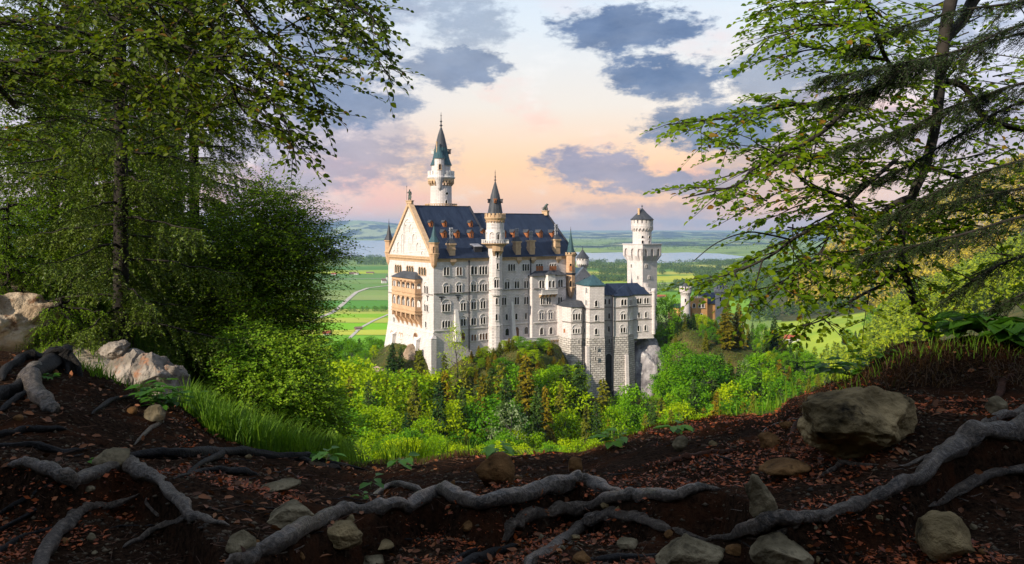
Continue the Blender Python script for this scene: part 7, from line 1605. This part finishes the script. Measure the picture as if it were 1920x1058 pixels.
bark(t, [trk]+OL); f = Fol(5); LENV = [(-400, 760), (0, 738), (60, 742), (100, 738), (165, 748), (172, 690), (215, 622), (250, 604), (318, 575), (326, 545), (400, 470)]; f.env = lambda px, row: px < np.interp(row, [a for a, _ in LENV], [b_ for _, b_ in LENV])+6 and row < 330
for i, l in enumerate(OL): grow(f, l, .060, .098, .66 if i < 9 else .5, .25, 8, start=.16 if i < 2 else .05, gap=.11)
for px, row, d in [(330,20,6.8),(260,40,7),(400,20,6.6),(150,40,7.2),(60,60,7.5),(200,130,7.3),(100,180,7.8),(20,230,8),(290,170,7.2),(350,130,6.9),(460,60,6.4),(540,30,6.3),(600,60,6.2),(380,190,7),(180,230,8),(60,330,8.5),(620,20,6.2),(10,20,7.4),(80,0,7.4),(500,20,6.4)]:
    o = np.array(at(px, row, d))
    for q_ in range(5): f.branch(o+f.r.normal(0, .26, 3), np.array([f.r.normal(.4, .8), f.r.normal(0, .7), f.r.normal(0, .25)]), .9, .060, .006, .24, 7)
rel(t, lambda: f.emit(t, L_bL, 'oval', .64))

# ---- dense smaller-leaved trees behind: foliage grows in sprays inside the crown
def crown(f, ells, n, leaf, k, ln, flat=.55):
    w = np.array([e[3]*e[4]*e[5]*1.0 for e in ells])**.75; w /= w.sum(); idx = f.r.choice(len(ells), n, p=w)
    for i in idx:
        px, row, d, rx, ry, rz = ells[i]; q_ = unit(f.r.normal(size=3))*f.r.random()**.38; c_ = np.array(at(px+q_[0]*rx, row-q_[2]*ry, d)); c_[1] += q_[1]*rz; dr = np.array([q_[0]*.8, q_[1]*.8, .05])+f.r.normal(0, .45, 3)*[1, 1, flat]; f.spray(c_, dr, ln*f.r.uniform(.6, 1.3), leaf, k, droop=.2)
def lbark(t, limbs): bark(t, limbs)
def near_tree(label, kind, base, limbs, ells, n, leaf, k, ln, mat, seed, kindl='oval'):
    t = thing(kind, label, 'tree', tuple(at(*base))); lbark(t, limbs); f = Fol(seed); crown(f, ells, n, leaf, k, ln); rel(t, lambda: f.emit(t, mat, kindl, .6)); return t
near_tree('wide beech in the left middle whose crown reaches towards the lake', 'beech_tree', (400, 850, 16),
 [[(400,850,16,9),(415,700,16,8),(425,560,16,7),(450,515,16,6),(465,475,16,5),(482,430,16,3),(497,378,16,1.5)],[(427,545,16,6),(470,528,15.6,5),(500,512,15.4,4),(545,492,15.2,3),(600,480,15,1.5),(632,470,15,.8)],[(465,480,16,3),(520,440,15.6,2),(570,405,15.4,1),(600,385,15.4,.6)],[(420,620,16,4),(470,600,15.5,3),(530,590,15.3,2),(585,600,15.2,.8)],[(425,570,16,4),(380,520,16.4,3),(350,470,16.6,1.5)],[(520,440,15.6,1.4),(540,400,15.5,1),(552,365,15.5,.5)]],
 [(470,440,16,75,60,1.6),(540,440,15.5,50,48,1.2),(585,470,15.2,45,26,.8),(500,510,15.8,90,50,1.6),(520,570,15.4,68,42,1.4),(450,620,16,90,60,1.7),(540,610,15.2,36,34,.9),(400,520,16.5,80,80,1.8),(500,385,15.7,42,28,.9),(540,372,15.6,22,22,.6),(400,690,16.5,70,60,1.6),(600,452,15.2,22,14,.5),(498,352,15.8,20,20,.5),(562,400,15.4,26,14,.5),(612,476,15,20,8,.4),(575,640,15.2,24,26,.6)], 6800, .06, 11, .75, L_bM, 21)
near_tree('bright green shrub below the wide beech beside the grassy brink', 'broadleaf_shrub', (540, 860, 13),
 [[(540,870,13,5),(530,790,13,4),(510,710,13,3),(490,640,13,1.5)],[(535,800,13,3),(570,740,12.8,2),(590,690,12.8,1)],[(530,790,13,3),(470,720,13,2),(440,660,13,1)]],
 [(500,680,13,62,52,1.1),(560,720,12.7,48,48,1.0),(460,740,13.2,60,50,1.1),(470,640,13.3,45,36,.9),(540,780,12.8,60,40,1.0),(600,770,12.6,36,42,.8),(560,655,13.2,34,26,.8),(620,820,12.6,34,30,.7)], 4300, .062, 8, .34, L_bS, 22)
near_tree('leafy tree in the dark left background with a slim trunk', 'beech_tree', (120, 640, 15),
 [[(120,640,15,9),(110,480,15,8),(95,300,15,7),(80,120,15,6),(75,-40,15,4)],[(100,350,15,5),(180,300,14.5,4),(260,290,14.2,2.5),(330,310,14,1)],[(105,420,15,5),(180,400,14.8,3),(300,360,14.5,1)],[(95,300,15,4),(20,260,15.3,3),(-40,250,15.5,1)]],
 [(60,420,15,110,70,1.8),(180,400,14.6,100,60,1.6),(30,300,15,100,60,1.7),(150,270,15,110,60,1.8),(270,330,14.4,80,55,1.5),(90,170,15.4,110,60,1.8),(40,500,14,90,50,1.3),(150,500,14.5,90,50,1.4),(230,440,14.5,80,50,1.4),(0,90,15,80,60,1.6),(310,420,14.6,60,50,1.2),(200,180,15,80,50,1.4)], 8200, .062, 8, .46, L_bM, 23)
near_tree('leafy undergrowth tree filling the dark middle left', 'broadleaf_shrub', (330, 760, 18),
 [[(330,780,18,8),(335,650,18,7),(320,520,18,5),(300,430,18,2)],[(330,640,18,5),(280,580,18,3),(240,540,18,1)],[(330,620,18,5),(380,560,18,3),(420,520,18,1)]],
 [(330,560,18,110,60,2),(250,560,17.5,80,45,1.6),(400,600,17.6,80,60,1.6),(340,640,17,90,50,1.5),(290,480,18,90,50,1.8),(390,470,18,70,50,1.6),(350,710,16.6,70,50,1.2),(260,630,16.5,60,36,1.2),(430,540,17.8,60,60,1.6)], 5200, .07, 8, .5, L_bM, 24)
def near_spruce(label, px, d, rowb, rowt, rp, nb, spread_px, mat, seed, rlim=(.4, 1.0), t0=0.0, nl=.03, dens=1.0):
    t = thing('spruce_tree', label, 'tree', tuple(at(px, rowb, d))); bark(t, [[(px, rowb, d, rp), (px+2, (rowb*2+rowt)/3, d, rp*.85), (px-1, (rowb+2*rowt)/3, d, rp*.7), (px, rowt, d, rp*.45)]], n=10); f = Fol(seed); r = f.r; h = (rowb-rowt)/F*d
    for i in range(nb):
        q_ = t0+(1-t0)*(i+r.random()*.6)/nb; a = i*2.399+r.normal(0, .3); o = np.array(at(px, rowb+(rowt-rowb)*q_, d)); ln = spread_px/F*d*r.uniform(*rlim)*(1-.35*q_); dh = np.array([math.cos(a), math.sin(a), 0]); pts = [o]; m = 9
        for j in range(m): t_ = (j+1)/m; pts.append(o+dh*ln*t_+UP*(.10*ln*t_-.42*ln*t_**2+.20*ln*t_**4)+r.normal(0, .015, 3))
        for j in range(m):
            f.seg(pts[j], pts[j+1], .022*(1-j/m)+.003, .022*(1-(j+1)/m)+.003)
            if j < 1: continue
            tg = unit(pts[j+1]-pts[j]); sd = np.cross(tg, UP)
            for sg in (-1, 1):
                for z_ in range(int(3*dens)): oo = pts[j]+(pts[j+1]-pts[j])*r.random(); l2 = r.uniform(.2, .55)*(.55+.45*ln)*(1.15-j/m*.7); f.needles(oo, tg*.6+sd*sg*r.uniform(.1, 1.0)-UP*r.uniform(.2, 1.1), l2, nl, int(30*l2/.35), .45)
    rel(t, lambda: f.emit(t, mat, 'rhomb', .34)); return t
near_spruce('tall spruce with the thickest dark trunk on the left', 225, 12.4, 760, -420, 15, 66, 300, L_ndl2, 31, t0=.12, nl=.05, dens=1.4)
near_spruce('second spruce right of the thick trunk with boughs against the sky', 363, 20, 760, -160, 11, 84, 210, L_ndl2, 32, t0=.16, nl=.065)
near_spruce('spruce behind the left beech, trunk at far left', 130, 24, 700, -500, 11, 70, 260, L_ndl2, 33, t0=.2, nl=.07)
near_spruce('slim spruce between the two left trunks further back', 300, 27, 760, 60, 7, 80, 120, L_ndl2, 36, t0=.1, nl=.08)
near_spruce('young spruce growing on the light earth bank at left', 115, 11.6, 668, 560, 3, 26, 130, L_bS, 34, (.5, 1.0), 0.05, .028)
near_spruce('small young spruce above the brown bank at far left', 15, 12.5, 620, 380, 4, 30, 110, L_bS, 35, (.5, 1.0), 0.05, .03)
# brush and grass on top of the left bank
def bank_pts(n, px0, px1, d0, d1, seed, ok=None):
    r = np.random.default_rng(seed); px = r.uniform(px0, px1, n); d = r.uniform(d0, d1, n); u = (px-960)/F; z = ground_z(u, d); k = np.ones(n, bool) if ok is None else ok(px, d); return np.stack([u*d, d, z], -1)[k]
blades(bank_pts(9000, -200, 420, 12.6, 16, 41, lambda px, d: fbm(px/40, d*2, 3, 3) > -.15), .30, 41, L_gr, 'bank_grass', .9, .007)
blades(bank_pts(5000, -100, 380, 12.3, 14, 42, lambda px, d: fbm(px/30, d*2, 9, 3) > .02), .24, 42, L_straw, 'dry_grass', 1.2, .006)
blades(bank_pts(2500, 60, 330, 10.2, 12.6, 43, lambda px, d: fbm(px/24, d*3, 9, 3) > .16), .16, 43, L_gr, 'bank_grass', 1.0, .006)
# rocks in the left bank
M_lime = pmat('white_orange_limestone', (0.09, 0.075, 0.06), (0.32, 0.28, 0.24), .9, 1.6, .08, 5, c3=(0.34, 0.13, 0.05), lo_=.38, hi_=.6)
for (px, row, w, h, lab, sd) in [(222,695,84,140,'tall white limestone rock face in the left bank, left piece',51),(266,700,80,120,'orange stained limestone rock in the middle of the left bank',52),(306,722,70,90,'grey lower limestone rock at the right of the left bank',53),(328,700,30,56,'small grey rock at the foot of the beech',54),(205,650,50,46,'upper white rock of the left bank below the young spruce',55)]:
    d = 10.4; o = rockmesh('rock', (U(px)*d, d+.2, zrow(row+14, d)), (w*.62*d/F, w/2*d/F*.9, h/2*d/F), sd, M_lime, 6, .26, chop=16); tag(o, lab, 'rock')
M_earth = pmat('pale_crumbly_earth', (0.22, 0.155, 0.095), (0.58, 0.47, 0.34), .95, 1.8, .06, 14, c3=(0.16, 0.085, 0.045), lo_=.36, hi_=.62, spec=.05)
d = 11.0; o = rockmesh('earth_bank', (U(-62)*d, d+.5, zrow(668, d)), (150/F*d, 1.2, 122/F*d), 61, M_earth, 6, .34, chop=3); tag(o, 'pale crumbling earth bank at far left above the roots', 'rock')
# ---- undergrowth on the castle hill
r_ = np.random.default_rng(71); n = 70000; px = r_.uniform(480, 1640, n); d = r_.uniform(284, 380, n); u = (px-960)/F; z = ground_z(u, d); cl = fbm(u*d/7, d/7, 4, 3); k = cl > -.22
ins = (lambda X, Y: ((X+29.4)*math.cos(TH)+(Y-300)*math.sin(TH) > -2) & (-(X+29.4)*math.sin(TH)+(Y-300)*math.cos(TH) > -1.0))(u*d, d) & (px < 1240); k &= ~ins
P = np.stack([u*d, d, z+(np.clip(cl+.3, 0, 1)*3.2)*r_.random(n)], -1)[k]; n = len(P); V, Fs = leaf_geo(P, rand_unit(n, r_)*[1, 1, .6], UP+r_.normal(0, .6, (n, 3)), r_.uniform(.35, .75, n), r_.uniform(.25, .5, n)); L_ug = leafmat('undergrowth_leaf', (0.050, 0.095, 0.010), (0.17, 0.22, 0.014), .3, objvar=0.0, c3=(0.24, 0.14, 0.02)); tag(npmesh('undergrowth', V, Fs, L_ug), kind='stuff')
# ---- haze over the whole country
HTOP = max(max((o.matrix_world @ Vector(c_)).z for c_ in o.bound_box) for o in C.objects if o.type == 'MESH' and o.name.startswith(('hillside', 'far_hills', 'mountain_forest', 'unseen_shade_slope'))) + 12
print('HTOP', HTOP)
hb = MB(); hb.box(-45000, 45000, -4000, 36000, VAL-2, HTOP); hz = hb.build('haze', (lambda m: m)(bpy.data.materials.new('haze'))); m = hz.data.materials[0]; m.use_nodes = True; nt = m.node_tree; nt.nodes.clear()
ov = nt.nodes.new('ShaderNodeOutputMaterial'); pv = nt.nodes.new('ShaderNodeVolumePrincipled'); pv.inputs['Density'].default_value = HAZE; pv.inputs['Color'].default_value = (0.50, 0.72, 1.0, 1); pv.inputs['Anisotropy'].default_value = 0.2; nt.links.new(pv.outputs[0], ov.inputs['Volume']); tag(hz, kind='stuff')
